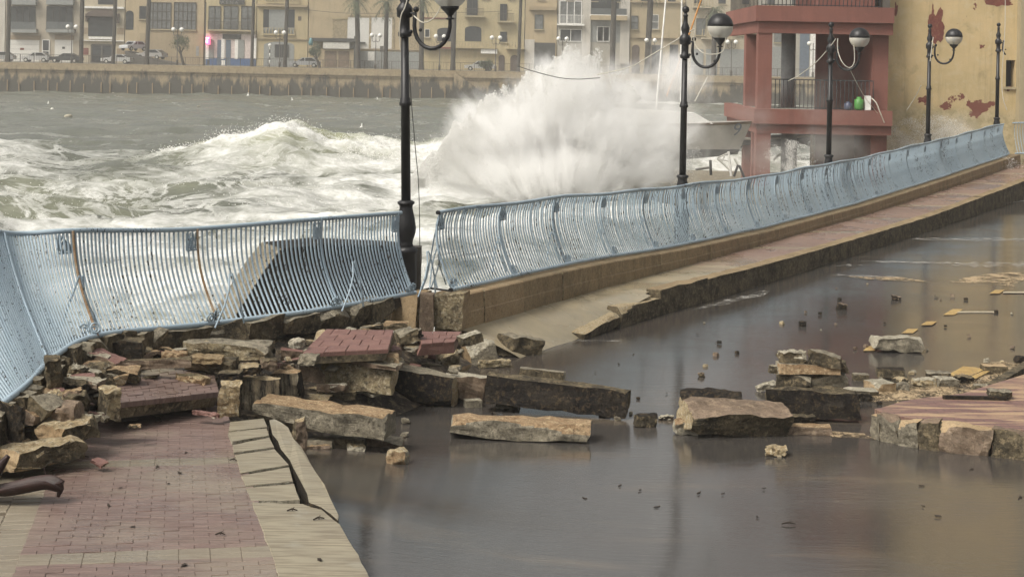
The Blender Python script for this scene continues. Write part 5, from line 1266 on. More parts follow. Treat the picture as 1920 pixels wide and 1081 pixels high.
tp = [on(px + 6, py - 8, ZI, -.02) for px, py in topfront] + [on(px, py, ZI, -.02) for px, py in ((2060, 690), (1925, 700), (1800, 738), (1740, 744), (1690, 752), (1652, 764))]
mb = MB(); n_ = len(tp); mb.add([p for p in tp] + [p - Vector((0, 0, .35)) for p in tp], [tuple(range(n_))] + [(i, (i + 1) % n_, (i + 1) % n_ + n_, i + n_) for i in range(n_)])
o = lpart(mb, 'paving', M['island'], isl); fixnormals(o)
prev = None
for i in range(len(topfront) - 1):
    a = on(*topfront[i], ZI); b_ = on(*topfront[i + 1], ZI); t = b_ - a; ln = Vector((t.x, t.y)).length; ang = math.atan2(t.y, t.x)
    me = rock_mesh('kerb_stone', ln * 1.0, .22, .33, 900 + i, [M['brown' if i % 2 else 'tan'], M['weathered_shaded'] if i in (3, 5) else M['brown' if i == 4 else 'grey'], M['weathered_shaded']], 4, .016, 6)
    mid = (a + b_) / 2; nn = Vector((-t.y, t.x, 0)).normalized()
    part('kerb_stone', me, isl, Vector((mid.x, mid.y, a.z - .33)) + nn * .10 - isl.location, (random.uniform(-.04, .04), 0, ang))
mb = MB(); q0 = on(1836, 733, ZR, .10); q1 = on(1932, 676, ZR, .10); t = (q1 - q0).normalized(); s_ = t.cross(Vector((0, 0, 1)))
mb.prism([q0 + s_ * .07, q1 + s_ * .07, q1 - s_ * .07, q0 - s_ * .07], (0, 0, -.12)); o = mb.build('kerb_strip', M['weathered_shaded'], None, q0); fixnormals(o)
tag(o, 'loose grey kerb strip running back along the paved island', 'kerb strip')
mb = MB(); q0 = on(1768, 744, ZI); q1 = on(1890, 747, ZI); mb.box((q0 + q1) / 2, ((q1 - q0).length, .06, .045), Matrix.Rotation(-.02, 3, 'Z')); o = mb.build('edging_bar', M['dark'], None, (q0 + q1) / 2)
tag(o, 'dark straight edging bar lying along the back of the island paving', 'edging bar')

# sand washed over the road behind the island
def sand_sheet(name, pts, hgt, mat='sand', fn=ZR, n=10):
    P = [on(px, py, fn, .004) for px, py in pts]; c = sum(P, Vector()) / len(P)
    out = []
    for i in range(len(P)):
        a, b_ = P[i], P[(i + 1) % len(P)]
        for k in range(4): out.append(a.lerp(b_, k / 4))
    N = len(out); mb = MB(); vs = [Vector((c.x, c.y, c.z + hgt))]
    fs = []
    for ring in range(1, n + 1):
        f = ring / n
        for i, p in enumerate(out):
            q = c.lerp(p, f * (1 + .12 * mnoise.noise(Vector((i * .7, ring * .3, c.x))) * f)); q.z = fn(q.y) + .004 + max(0, hgt * (1 - f * f) + hgt * .9 * mnoise.noise(Vector((q.x * 9, q.y * 9, 2))) * (1 - f ** 4))
            vs.append(q)
    for i in range(N): fs.append((0, 1 + i, 1 + (i + 1) % N))
    for ring in range(n - 1):
        for i in range(N):
            a = 1 + ring * N + i; b_ = 1 + ring * N + (i + 1) % N; fs.append((a, a + N, b_ + N, b_))
    mb.add(vs, fs, 0, True); o_ = mb.build(name, M['sandthin']); fixup(o_); return tag(o_, kind='stuff')
m, nt, b = newmat('washed_sand'); v = coords(nt, False); f_ = noise(nt, v, 30, 5, .7); col = mix(nt, ramp(nt, f_, .3, .7), (.24, .17, .095), (.46, .35, .21)); lk(nt, col, b.inputs['Base Color']); b.inputs['Roughness'].default_value = .8
lk(nt, ramp(nt, math2(nt, 'ADD', math2(nt, 'MULTIPLY', noise(nt, v, 2.2, 6, .7), .7), math2(nt, 'MULTIPLY', f_, .3)), .45, .58), b.inputs['Alpha']); bump(nt, b, f_, .6, .02); M['sandthin'] = m
sand_sheet('washed_sand', [(1570, 745), (1640, 752), (1740, 748), (1830, 744), (1860, 722), (1925, 690), (1925, 684), (1880, 676), (1800, 690), (1720, 722), (1640, 730)], .05)
sand_sheet('washed_sand', [(1540, 806), (1620, 812), (1640, 822), (1560, 818)], .012)
# yellow road paint and other markings (flat sheets on the road)
def marking(name, pts, mat, dz=.008):
    P = [on(px, py, ZR, dz) for px, py in pts]; mb = MB(); mb.add(P, [tuple(range(len(P)))]); o_ = mb.build(name, M[mat]); fixup(o_); return tag(o_, kind='structure')
for pts in ([(1690, 624), (1712, 624), (1722, 616), (1702, 616)], [(1726, 609), (1747, 609), (1757, 602), (1737, 602)], [(1768, 590), (1790, 590), (1806, 579), (1786, 579)],
            [(1855, 550), (1874, 550), (1884, 543), (1866, 543)], [(1618, 657), (1640, 657), (1648, 648), (1628, 648)]):
    marking('yellow_marking', pts, 'yellowpaint')
for pts in ([(1793, 586), (1868, 586), (1866, 583), (1798, 583)], [(1880, 549), (1925, 549), (1925, 546), (1882, 546)]): marking('white_marking', pts, 'whitepaint', .009)
marking('yellow_marking', [(1776, 703), (1812, 708), (1850, 690), (1806, 686)], 'yellowpaint', .06); marking('yellow_marking', [(1814, 708), (1830, 709), (1862, 692), (1852, 691)], 'yellowpaint', .06)
# thin lines of foam on the water over the road
def foam_line(pts, w):
    mb = MB(); a = []; b_ = []
    for i, (px, py) in enumerate(pts):
        ww = w * (.4 + abs(mnoise.noise(Vector((px * .05, py, 3)))) * 1.3) * (1 if 0 < i < len(pts) - 1 else .1)
        a.append(on(px, py - ww, ZR, .006)); b_.append(on(px, py + ww, ZR, .006))
    n_ = len(a); mb.add(a + b_, [(i, i + 1, i + 1 + n_, i + n_) for i in range(n_ - 1)], 0, True); o_ = mb.build('foam_streak', M['foamthin']); fixup(o_); tag(o_, kind='stuff')
m, nt, b = newmat('thin_foam'); v = coords(nt, False); al = ramp(nt, noise(nt, v, 4, 7, .75), .46, .66, 0, .45); lk(nt, al, b.inputs['Alpha'])
b.inputs['Base Color'].default_value = (.62, .60, .55, 1); b.inputs['Roughness'].default_value = .8; M['foamthin'] = m
foam_line([(1708 + 18 * i, 447.5 + .1 * i) for i in range(14)], 3.5); foam_line([(1780 + 12 * i, 495) for i in range(14)], 5.5); foam_line([(1600 + 10 * i, 489 + i * .2) for i in range(20)], 2.5)
foam_line([(1560 + 10 * i, 497) for i in range(8)], 2.5); foam_line([(1300 + 11 * i, 580 - 2.6 * i) for i in range(14)], 5); foam_line([(1560 + 12 * i, 515 + .3 * i) for i in range(12)], 2)
foam_line([(1880 + 8 * i, 378 - .2 * i) for i in range(8)], 3); foam_line([(1060 + 14 * i, 637 + .2 * i) for i in range(9)], 2)
sand_sheet('washed_sand', [(1780, 528), (1900, 536), (1925, 520), (1925, 508), (1840, 514)], .006); sand_sheet('washed_sand', [(1560, 516), (1640, 524), (1760, 530), (1680, 518)], .004)

# pebbles, chips and leaves strewn over road and pavement
pm_ = [rock_mesh('pebble', .06, .05, .035, 950 + i, [M[k]], 5, .006, 1) for i, k in enumerate(('pale', 'grey', 'sandy', 'brown', 'dark'))]
rr = random.Random(21); spots = []
for _ in range(34):
    spots.append((rr.uniform(1240, 1900), rr.uniform(520, 700)))
for _ in range(26): spots.append((rr.uniform(1560, 1915), rr.uniform(690, 760)))
for _ in range(16): spots.append((rr.uniform(680, 1250), rr.uniform(740, 800)))
for _ in range(14): spots.append((rr.uniform(560, 780), rr.uniform(800, 860)))
for px, py in spots:
    p = on(px, py, ZR, .0); o = bpy.data.objects.new('pebble', rr.choice(pm_)); COL.objects.link(o); o.location = p; s = rr.uniform(.5, 1.5); o.scale = (s, s, s); o.rotation_euler = (0, 0, rr.uniform(0, 6))
    tag(o, 'small stone chip strewn over the wet road among the rubble', 'pebble', 'stone chips strewn over the road')
for _ in range(26):
    px, py = rr.uniform(110, 480), rr.uniform(690, 790); p = on(px, py, ZP, .0)
    o = bpy.data.objects.new('pebble', rr.choice(pm_)); COL.objects.link(o); o.location = p; s = rr.uniform(.4, 1.3); o.scale = (s, s, s); o.rotation_euler = (0, 0, rr.uniform(0, 6))
    tag(o, 'small stone chip lying on the red paving by the broken wall', 'pebble', 'stone chips on the paving')
mb = MB(); mb.add([(-.05, 0, .004), (-.02, -.018, .012), (.03, -.014, .008), (.06, .004, .02), (.02, .018, .008), (-.02, .016, .010)], [(0, 1, 5), (1, 2, 4, 5), (2, 3, 4)]); mb.add([(-.05, 0, -.004), (-.02, -.018, -.002), (.03, -.014, -.002), (.06, .004, .008), (.02, .018, -.002), (-.02, .016, -.002)], [(5, 1, 0), (5, 4, 2, 1), (4, 3, 2)])
leafm = mb.mesh('dead_leaf', M['twig'])
for px, py, fn in [(1162, 910, ZR), (1200, 918, ZR), (1097, 934, ZR), (1231, 950, ZR), (1432, 915, ZR), (1420, 968, ZR), (1310, 924, ZR), (1355, 925, ZR), (1728, 910, ZR), (1731, 948, ZR), (1759, 967, ZR), (1913, 931, ZR), (1822, 878, ZR), (615, 872, ZR), (1160, 682, ZR), (1188, 664, ZR), (1308, 626, ZR), (1342, 641, ZR), (1116, 697, ZR), (1250, 737, ZR),
                   (226, 914, ZP), (349, 848, ZP), (337, 886, ZP), (249, 987, ZP), (345, 1059, ZP), (204, 947, ZP), (599, 1049, ZP), (316, 906, ZP)]:
    o = bpy.data.objects.new('dead_leaf', leafm); COL.objects.link(o); o.location = on(px, py, fn, .006); s = rr.uniform(.4, .85); o.scale = (s, s, s); o.rotation_euler = (0, 0, rr.uniform(0, 6))
    tag(o, 'dark dead leaf stuck to the wet ground in the foreground', 'leaf', 'dead leaves on the wet ground')
def twig(px, py, fn, ln, label, a=0.1):
    p = on(px, py, fn, .012); mb = MB(); d_ = Vector((math.cos(a), math.sin(a), 0)); n2 = Vector((-d_.y, d_.x, 0))
    mb.tube([p - d_ * ln / 2, p + n2 * .015 + Vector((0, 0, .01)), p + d_ * ln / 2], [.006, .008, .004], 5); mb.tube([p, p + d_ * ln * .2 + n2 * ln * .25 + Vector((0, 0, .02))], [.005, .003], 5)
    o_ = mb.build('twig', M['twig'], None, p); tag(o_, label, 'twig')
twig(152, 856, ZP, .14, 'thin bent twig lying high on the red paving at left'); twig(296, 876, ZP, .05, 'tiny black twig tuft on the cream paver row', 1.2); twig(413, 1001, ZP, .07, 'short black twig low on the red paving')
twig(1479, 981, ZR, .13, 'dark stick lying on the wet road in the foreground', .02); twig(598, 972, ZP, .09, 'bent twig on the cream kerb slab', .5); twig(548, 956, ZP, .08, 'hair thin twig at the crack in the kerb slab', .2); twig(437, 862, ZP, .07, 'small twig at the edge of the red paving', -.2)
# the curled brown palm sheath at the left edge
p0 = on(50, 936, ZP, .03); o = thing('palm_sheath', 'dark brown curled palm sheath lying at the left picture edge', 'palm sheath', p0)
mb = MB(); vs = []; fs = []; K = 16; Nn = 9
for i in range(K + 1):
    u = i / K; c = p0 + Vector((-.42 + .66 * u, .05 - .02 * u, .015 + .16 * max(0, u - .35) ** 1.3 - .08 * max(0, u - .85) * 4)); w = .06 + .07 * math.sin(math.pi * min(1, u * .9 + .05)) ; cu = .55 + .5 * u
    for j in range(Nn):
        th = math.pi * (1.0 + j / (Nn - 1)) ; vs.append(c + Vector((.03 * math.sin(j), w * 1.0 * math.cos(th), w * cu * (1 + math.sin(th)) * .9)))
for i in range(K):
    for j in range(Nn - 1): a = i * Nn + j; fs.append((a, a + 1, a + Nn + 1, a + Nn))
mb.add(vs, fs, 0, True); q = lpart(mb, 'sheath', M['frond'], o); md = q.modifiers.new('thick', 'SOLIDIFY'); md.thickness = .016
mb = MB(); e = p0 + Vector((.24, .03, .13)); mb.tube([e, e + Vector((.015, 0, -.05)), e + Vector((0, -.01, -.11))], [.035, .028, .012], 7); mb.tube([e + Vector((-.10, 0, .06)), e + Vector((-.12, 0, .12))], [.006, .002], 5); lpart(mb, 'torn_tip', M['frond'], o)
mb = MB(); mb.tube([p0 + Vector((-.38, .12, .0)), p0 + Vector((-.30, .14, .16)), p0 + Vector((-.20, .16, .30))], [.05, .055, .02], 7); lpart(mb, 'stalk', M['frond'], o)

# far kerb along the road
fk = thing('kerb', 'rough tall kerb between the wet road and the far pavement, broken at its near end', 'kerb', Vector((WX(25) + KW(25), 25, ZR(25))))
d = 24.6; k = 0
while d < 60:
    ln = (1.2 if k < 2 else 2.0) + random.uniform(-.2, .4); d1 = d + ln * .86
    a = Vector((WX(d) + KW(d), d, 0)); b_ = Vector((WX(d1) + KW(d1), d1, 0)); t = b_ - a; mid = (a + b_) / 2
    f0 = min(1, .30 + .7 * (d - 24.4) / 2.6); h = (ZP(mid.y) - ZR(mid.y)) * f0 + .07
    gap = .05 if k % 3 == 1 else -.02
    me = rock_mesh('kerb_stone', t.length - gap, .28, h, 1200 + k, [M['sandy'] if k < 2 else M['plinth'], M['weathered_shaded'], M['weathered_shaded']], 2 if k < 2 else 0, .014 if k < 4 else .009, 7, .08 if k < 3 else .035)
    part('kerb_stone', me, fk, Vector((mid.x - .12, mid.y + .06, ZR(mid.y) - .06)) - fk.location, (0, -math.atan2(ZP(d1) - ZP(d), t.length) + (-.10 if k == 0 else 0), math.atan2(t.y, t.x) ))
    d = d1; k += 1
# ------------------------------------------------------------------ boat yard: apron, red building, yellow wall, boats
rows = [[Vector((x, y, 1.15 + .02 * math.sin(x))) for x in np.linspace(4.2, WX(y) - .8, 8)] for y in np.linspace(51, 66, 12)]
for r in rows[:1]:
    for p in r: p.z = -1.2
strip('slipway_apron', rows, M['grey'])
M['redwall'] = wall_paint('red_painted_wall', (.225, .098, .077), (.18, .082, .066))
M['yellowwall'] = weathered_yellow()
M['palewall'] = wall_paint('pale_wall', (.40, .34, .22), (.34, .29, .19))
M['colgrey'] = plain('grey_column', (.24, .25, .25), .6)
rb = thing('red_building', 'red painted two storey terrace building on columns, open to the sea', 'building', Vector((12.0, 60.0, 1.15)))
DB = 58.0
def fx(px, py=150, d=DB): return atd(px, py, d).x
def fz(py, px=1500, d=DB): return atd(px, py, d).z
def bpart(name, boxes, mat, parent=rb):
    mb = MB()
    for b_ in boxes: mb.bx(*b_)
    return lpart(mb, name, M[mat] if isinstance(mat, str) else mat, parent)
xl, xr = fx(1420), fx(1652); xc = fx(1447); z0 = .6
zs = {k: fz(k) for k in (205, 233, 251, 12, 41, 63)}
BD = 8.0
bpart('column', [(xl, DB, z0, xc, DB + .55, zs[251])], 'redwall'); bpart('column', [(xl + .02, DB + .02, zs[205] , xc, DB + .55, zs[63])], 'redwall')
bpart('column', [(xl, DB + 3.1, z0, xc, DB + 3.6, zs[251])], 'redwall'); bpart('column', [(xl + .02, DB + 3.1, zs[205], xc, DB + 3.6, zs[63])], 'redwall')
bpart('column', [(xl + .03, DB + 1.15, z0, xl + .38, DB + 1.5, zs[251] + .1)], 'redwall')
for a, b_, c in ((205, 233, 251), (12, 41, 63)):
    bpart('parapet_beam', [(xl - .12, DB - .18, zs[b_], xr + .4, DB + .12, zs[a])], 'redwall'); bpart('lower_beam', [(xl, DB - .02, zs[c], xr + .4, DB + .4, zs[b_] - .003)], 'redwall')
    bpart('side_beam', [(xl - .12, DB + .121, zs[b_], xl + .18, DB + BD, zs[a])], 'redwall'); bpart('side_lower_beam', [(xl, DB + .41, zs[c], xl + .22, DB + BD, zs[b_] - .003)], 'redwall')
    bpart('floor_slab', [(xl + .19, DB + .13, zs[b_] + .02, xr + .4, DB + BD, zs[b_] + .22)], 'redwall')
bpart('back_wall', [(fx(1562), DB + 3.2, z0, xr + .4, DB + 3.5, zs[41])], 'redwall'); bpart('side_wall', [(fx(1640), DB + .42, z0, xr + .35, DB + 3.2, zs[63])], 'redwall')
bpart('upper_wall', [(fx(1562), DB + 3.0, zs[12] + .05, xr + .4, DB + BD, zs[12] + 4.2)], 'redwall'); bpart('roof', [(xl - .3, DB + 2.6, zs[12] + 4.2, xr + .5, DB + BD + .2, zs[12] + 4.5)], 'redwall')
mb = MB(); mb.lathe((fx(1496), DB + 1.6, z0), [(.30, 0), (.30, zs[233] - z0)], 18); lpart(mb, 'grey_column', M['colgrey'], rb)
mb = MB(); mb.lathe((fx(1497), DB + 2.2, zs[205]), [(.27, 0), (.27, zs[41] - zs[205])], 18); lpart(mb, 'grey_column', M['colgrey'], rb)
bpart('column', [(fx(1531), DB + .8, z0, fx(1538), DB + 1.0, zs[251])], 'brown')
def balus(xa, xb, yb, zb, h, name='baluster', side=False):
    n = int(abs(xb - xa) / .145)
    for i in range(n + 1):
        x = xa + (xb - xa) * i / n
        mb = MB(); mb.tube([(x, yb, zb), (x - .0, yb - .05, zb + h * .3), (x, yb - .02, zb + h * .7), (x, yb, zb + h)], .018, 5); lpart(mb, name, M['darkmetal'], rb)
    mb = MB(); mb.box(((xa + xb) / 2, yb, zb + h), (abs(xb - xa), .05, .04)); mb.box(((xa + xb) / 2, yb, zb + .03), (abs(xb - xa), .04, .03)); lpart(mb, 'handrail', M['darkmetal'], rb)
balus(fx(1448), fx(1640), DB + .2, zs[205] + .02, 1.05); balus(xl + .1, xr - .1, DB - .05, zs[12] + .01, 1.0)
n = 22
for i in range(n):
    y = DB + .3 + (BD - .6) * i / n; mb = MB(); mb.tube([(xl, y, zs[12]), (xl, y, zs[12] + 1.0)], .018, 5); lpart(mb, 'baluster', M['darkmetal'], rb)
# things standing on the terrace
zt = zs[205] + .01
def pot(px, r, h, mat, label, cat_, y=DB - .03):
    x = fx(px); mb = MB(); mb.lathe((x, y, zt), [(r * .75, 0), (r, h * .15), (r, h * .8), (r * .5, h * .86), (r * .5, h)], 12); o_ = mb.build(cat_.replace(' ', '_'), M[mat], None, (x, y, zt)); tag(o_, label, cat_)
pot(1611, .17, .48, 'green', 'bright green plastic jar on the red balcony edge', 'plastic jar'); pot(1591, .15, .30, 'blue', 'dark blue pot left of the green jar on the balcony edge', 'plant pot')
o = block('white_box', 'white box beside the green jar on the balcony edge', 'box', (1621, 174, 1632, 203), lambda y: zt, .2, 0, 0, 0, ('white', 'white'), chips=0, rough=.002, h=.52, L=.2); o.location = (fx(1627), DB - .03, zt)
# yellow building with peeling paint
DY = 62.0
yb = thing('yellow_building', 'tall yellow building with peeling paint and maroon patches', 'building', Vector((24, DY + 5, 1.8)))
ya, yc_, ye = fx(1648, 150, DY), fx(1905, 150, DY), 46.0
wy0, wy1 = fx(1886, 140, DY), fx(1903, 140, DY); wz0, wz1 = atd(1895, 163, DY).z, atd(1895, 113, DY).z
mb = MB(); ztop = 15.0
mb.bx(ya, DY, .6, wy0, DY + 9, ztop); mb.bx(wy0, DY, .6, wy1, DY + 9, wz0); mb.bx(wy0, DY, wz1, wy1, DY + 9, ztop); mb.bx(wy1, DY, .6, ye, DY + 9, ztop); lpart(mb, 'wall', M['yellowwall'], yb)
mb = MB(); mb.bx(wy0, DY + .5, wz0, wy1, DY + .6, wz1); lpart(mb, 'window', M['black'], yb)
mb = MB(); mb.bx(wy0 - .1, DY - .08, wz0 - .10, wy1 + .05, DY + .3, wz0); lpart(mb, 'sill', M['palewall'], yb)
mb = MB(); mb.bx(yc_, DY - .45, .6, ye, DY - .003, ztop + .2); lpart(mb, 'pier', M['palewall'], yb)
mb = MB(); mb.bx(fx(1657, 20, 61), 61.2, atd(1660, 54, 61).z, fx(1671, 20, 61), 61.99, ztop - 2); lpart(mb, 'duct', M['greybox'], yb)
PATCH = []
for (x0, y0, x1, y1, s) in ((1740, 20, 1775, 88, 3), (1746, 8, 1752, 40, 1), (1676, 2, 1684, 34, 1), (1835, 82, 1848, 92, 1), (1842, -6, 1905, 14, 2), (1716, 178, 1745, 196, 1), (1776, 194, 1786, 204, 1), (1812, 186, 1822, 202, 1), (1882, 160, 1905, 172, 1)):
    for k in range(s):
        c = Vector(((fx(x0, y0, DY) + fx(x1, y0, DY)) / 2, DY - .004 - .002 * k, (atd(x0, y0, DY).z + atd(x0, y1, DY).z) / 2)); w, h = abs(fx(x1, y0, DY) - fx(x0, y0, DY)) / 2, abs(atd(x0, y0, DY).z - atd(x0, y1, DY).z) / 2
        c += Vector((random.uniform(-.2, .2) * w, 0, random.uniform(-.2, .2) * h)) if k else Vector()
        P = []; N_ = 40
        for i in range(N_):
            th = 2 * math.pi * i / N_; rr_ = .72 + .55 * mnoise.noise(Vector((math.cos(th) * 1.7 + x0, math.sin(th) * 1.7 + y0, k * 3))) + .25 * mnoise.noise(Vector((math.cos(th) * 5 + x0, math.sin(th) * 5, k)))
            P.append(c + Vector((w * rr_ * math.cos(th), 0, h * rr_ * math.sin(th))))
        PATCH.append(([c] + P, [(0, 1 + (i + 1) % N_, 1 + i) for i in range(N_)]))
M['maroon'] = stone('maroon_bare_render', (.20, .065, .048), (.165, .055, .042), (.30, .16, .10), 3, .85, .3, .01, .3)
for a_, b_ in PATCH:
    mb = MB(); mb.add(a_, b_); lpart(mb, 'bare_render', M['maroon'], yb)
# low wall on the waterside
lw = thing('low_wall', 'low beige wall of two blocks standing in the foam behind the railing', 'wall', atd(1230, 356, 50))
for x0, x1 in ((1190, 1222), (1224, 1275)):
    a, b_ = atd(x0, 343, 50), atd(x1, 343, 50); mb = MB(); mb.bx(a.x, 50, -.6, b_.x, 50.5, a.z); lpart(mb, 'wall_block', M['palewall'], lw)
# boat on its cradle
bt = thing('boat', 'pale sailing boat with dark bottom laid up beside the red building', 'boat', Vector((6.0, 55.2, 2.2)))
def hull(parent, x0, x1, yc2, zd, zc, zk, half, mats):
    mb = MB(); n = 14; vs = []; fs = []
    for i in range(n + 1):
        t = i / n; x = x0 + (x1 - x0) * t; w = half * math.sin(math.pi * min(1, .32 + .68 * (1 - t) ** .75) / 1) ** .8 if t > .0 else half * .75
        w = half * (1 - t ** 3.2) ** .75 * (.78 + .22 * min(1, t * 4)); rk = .55 * t ** 3
        dz = .18 * t * t
        prof = [(0, zk + .35 * t ** 3), (w * .45, zk + .12 + .35 * t ** 3), (w * .80, zc), (w * .97, (zc + zd) / 2 + dz * .5), (w, zd - .09 + dz), (w + .03, zd - .085 + dz), (w + .03, zd + dz)]
        for s in (-1, 1):
            for (yy, zz) in prof: vs.append((x + rk * ((zz - zk) / (zd - zk) - 1) , yc2 + s * yy, zz))
    k = 7
    for i in range(n):
        for s in range(2):
            for j in range(k - 1):
                a = i * 2 * k + s * k + j; f = (a, a + 1, a + 2 * k + 1, a + 2 * k); fs.append((f, 1 if j < 2 else (2 if j >= 4 else 0)))
        a = i * 2 * k + k - 1; fs.append(((a, a + k, a + 3 * k, a + 2 * k), 0))
    for m_ in (0, 1, 2): mb.add(vs, [f for f, q in fs if q == m_], m_, True)
    mb.add(vs[:14], [tuple(list(range(7)) + list(range(13, 6, -1)))], 0)
    o_ = lpart(mb, 'hull', mats, parent); return o_
M['hullwhite'] = plain('hull_white', (.36, .34, .30), .45, 0, .15, 2); M['hulldark'] = plain('hull_bottom', (.06, .065, .07), .6)
hull(bt, .5, 8.25, 55.2, 3.42, 2.62, 2.1, 1.15, [M['hullwhite'], M['hulldark'], M['brown']])
mb = MB(); mb.prism([(3.2, 54.5, 3.4), (6.9, 54.5, 3.5), (6.3, 54.5, 3.85), (3.6, 54.5, 3.95)], (0, 1.4, 0)); q = lpart(mb, 'cabin', M['white'], bt); fixnormals(q)
for a, b_ in (((1228, 226), (1252, -40)), ((1276, 226), (1279, -60))):
    mb = MB(); p, q2 = atd(a[0], a[1], 55.2), atd(b_[0], b_[1], 55.2); mb.tube([p, q2], .03, 8); lpart(mb, 'mast', M['white'], bt)
mb = MB(); mb.tube([atd(1228, 226, 54.9), atd(1262, 226, 54.9)], .03, 6); lpart(mb, 'boom', M['offwhite'], bt)
tcu = bpy.data.curves.new('hull_mark', 'FONT'); tcu.body = '9'; tcu.size = .62; tcu.shear = .35; tcu.extrude = .004; tcu.materials.append(M['hulldark'])
to = bpy.data.objects.new('hull_mark', tcu); COL.objects.link(to); to.parent = bt; pm2 = atd(1371, 254, 54.3); to.location = Vector((pm2.x, 54.30, pm2.z)) - bt.location; to.rotation_euler = (R(78), 0, R(12))
tag(rope('rope', 'orange rope running up from the boat yard past the second lamp', [atd(1250, 180, 54), atd(1285, 85, 54), atd(1318, -10, 54), atd(1330, -50, 54)], .03, 'orange', 'rope'))
rope('rope', 'pale rope slanting over the boat bow', [atd(1303, 190, 53.8), atd(1327, 144, 53.8)], .022, 'cable', 'rope')
cr = thing('boat_cradle', 'battered steel cradle of white and grey tubes under the boat', 'boat cradle', atd(1365, 332, 55.0))
for pts, r, mt in (([(1366, 284), (1371, 330)], .045, 'white'), ([(1345, 296), (1368, 286)], .03, 'offwhite'), ([(1345, 297), (1372, 322)], .035, 'offwhite'), ([(1346, 297), (1366, 302)], .03, 'white'), ([(1358, 293), (1352, 307)], .03, 'offwhite'),
                   ([(1377, 297), (1384, 309)], .04, 'offwhite'), ([(1384, 309), (1376, 331)], .045, 'darkmetal'), ([(1386, 310), (1396, 334)], .045, 'darkmetal'), ([(1304, 318), (1332, 314)], .04, 'greybox'), ([(1332, 300), (1333, 328)], .05, 'darkmetal')):
    mb = MB(); mb.tube([atd(*pts[0], 54.9), atd(*pts[1], 54.9)], r, 7); lpart(mb, 'tube', M[mt], cr)
b2 = thing('boat', 'dark boat stored under the red building behind the grey column', 'boat', Vector((fx(1480, 260, 61.5), 61.5, 1.9)))
hull(b2, fx(1446, 260, 61.5) - 1.5, fx(1525, 260, 61.5), 61.5, fz(258, 1480, 61.5), fz(270, 1480, 61.5), fz(279, 1480, 61.5), .9, [M['hulldark'], M['hulldark'], M['hullwhite']])
mb = MB(); p = atd(1523, 272, 61.2); mb.tube([p + Vector((-.25, 0, .05)), p, p + Vector((.06, 0, .12)), p + Vector((.05, 0, -.14))], [.05, .11, .07, .03], 7); lpart(mb, 'outboard_motor', M['darkmetal'], b2)
t2 = thing('boat_stand', 'grey trestle legs holding the dark boat under the red building', 'boat stand', atd(1475, 300, 61.5))
for a, b_ in (((1474, 276), (1475, 318)), ((1474, 278), (1450, 300)), ((1476, 278), (1482, 300)), ((1470, 310), (1480, 322))):
    mb = MB(); mb.tube([atd(*a, 61.4), atd(*b_, 61.4)], .05, 6); lpart(mb, 'tube', M['offwhite'], t2)

# ------------------------------------------------------------------ the far shore
DQ, DF = 221.0, 236.0; ZQ = 4.05
qw = thing('quay_wall', 'long stained stone quay wall across the harbour below the row of houses', 'wall', Vector((-20, DQ, 0)))
def zq(x): return ZQ - .0 * x
mb = MB(); mb.bx(-130, DQ, -2, 70, DQ + 1.2, zq(0) - .95); lpart(mb, 'wall', M['quay'], qw)
mb = MB(); mb.bx(-130, DQ - .25, zq(0) - .948, 70, DQ + 1.2, zq(0) - .02); lpart(mb, 'capping', M['quay'], qw)
mb = MB(); mb.bx(-130, DQ - .12, zq(0) - 1.25, 70, DQ - .002, zq(0) - 1.12); lpart(mb, 'string_course', M['quay'], qw)
for px in range(12, 880, 25):
    x = atd(px + random.uniform(-6, 6), 168, DQ).x; mb = MB(); mb.bx(x - .055, DQ - .16, .1, x + .055, DQ - .002, 1.2 + random.uniform(0, .6)); lpart(mb, 'fender', M['b_dtan' if 'b_dtan' in M else 'tan'], qw)
mb = MB(); a, b_ = atd(852, 135, DQ), atd(895, 168, DQ)
for i in range(12):
    t = i / 12; mb.bx(a.x + (b_.x - a.x) * t, DQ - 1.6, 0, a.x + (b_.x - a.x) * (t + 1 / 12), DQ - .26, a.z + (b_.z - a.z) * t)
lpart(mb, 'steps', M['quay'], qw)
strip('far_promenade', [[Vector((x, y, ZQ)) for x in np.linspace(-130, 80, 6)] for y in (DQ + .9, DQ + 6, DF + 1)], M['grey'])
strip('far_ground', [[Vector((x, y, ZQ - .01)) for x in np.linspace(-160, 120, 6)] for y in (DF + .9, DF + 30, DF + 50)], M['grey'])

def F(px, py, d=DF): p = atd(px, py, d); return p.x, p.z
bcol = dict(cream=(.47, .41, .30), beige=(.43, .38, .30), tan=(.44, .355, .225), yellow=(.48, .405, .245), stone=(.43, .355, .23), greyb=(.38, .36, .31), pale=(.54, .51, .45), dtan=(.37, .295, .19), gold=(.45, .375, .225))
for k_, c_ in bcol.items(): M['b_' + k_] = wall_paint('facade_' + k_, c_, tuple(x * .82 for x in c_))
M['win'] = plain('window_glass', (.030, .033, .035), .25, 0, .3, 1.5, .6); M['wincurt'] = plain('curtained_glass', (.13, .135, .13), .3, 0, .35, 2.5, .5); M['wframe'] = plain('dark_frame', (.07, .06, .05), .5); M['shutter'] = plain('grey_shutter', (.24, .25, .24), .6)
M['garage'] = plain('white_garage_door', (.62, .61, .57), .5, 0, .06); M['bluep'] = plain('blue_plinth', (.055, .11, .24), .5); M['bluegrey'] = plain('blue_grey_door', (.10, .13, .17), .5); M['pinkw'] = plain('pinkish_white', (.56, .48, .45), .7)
M['awning'] = plain('brown_awning', (.10, .075, .06), .8); M['band'] = plain('brown_band', (.26, .20, .13), .8); M['signdark'] = plain('dark_sign', (.05, .05, .045), .6); M['letter'] = plain('sign_letter', (.22, .22, .20), .6)
M['glassrail'] = plain('smoked_rail', (.10, .11, .11), .3)
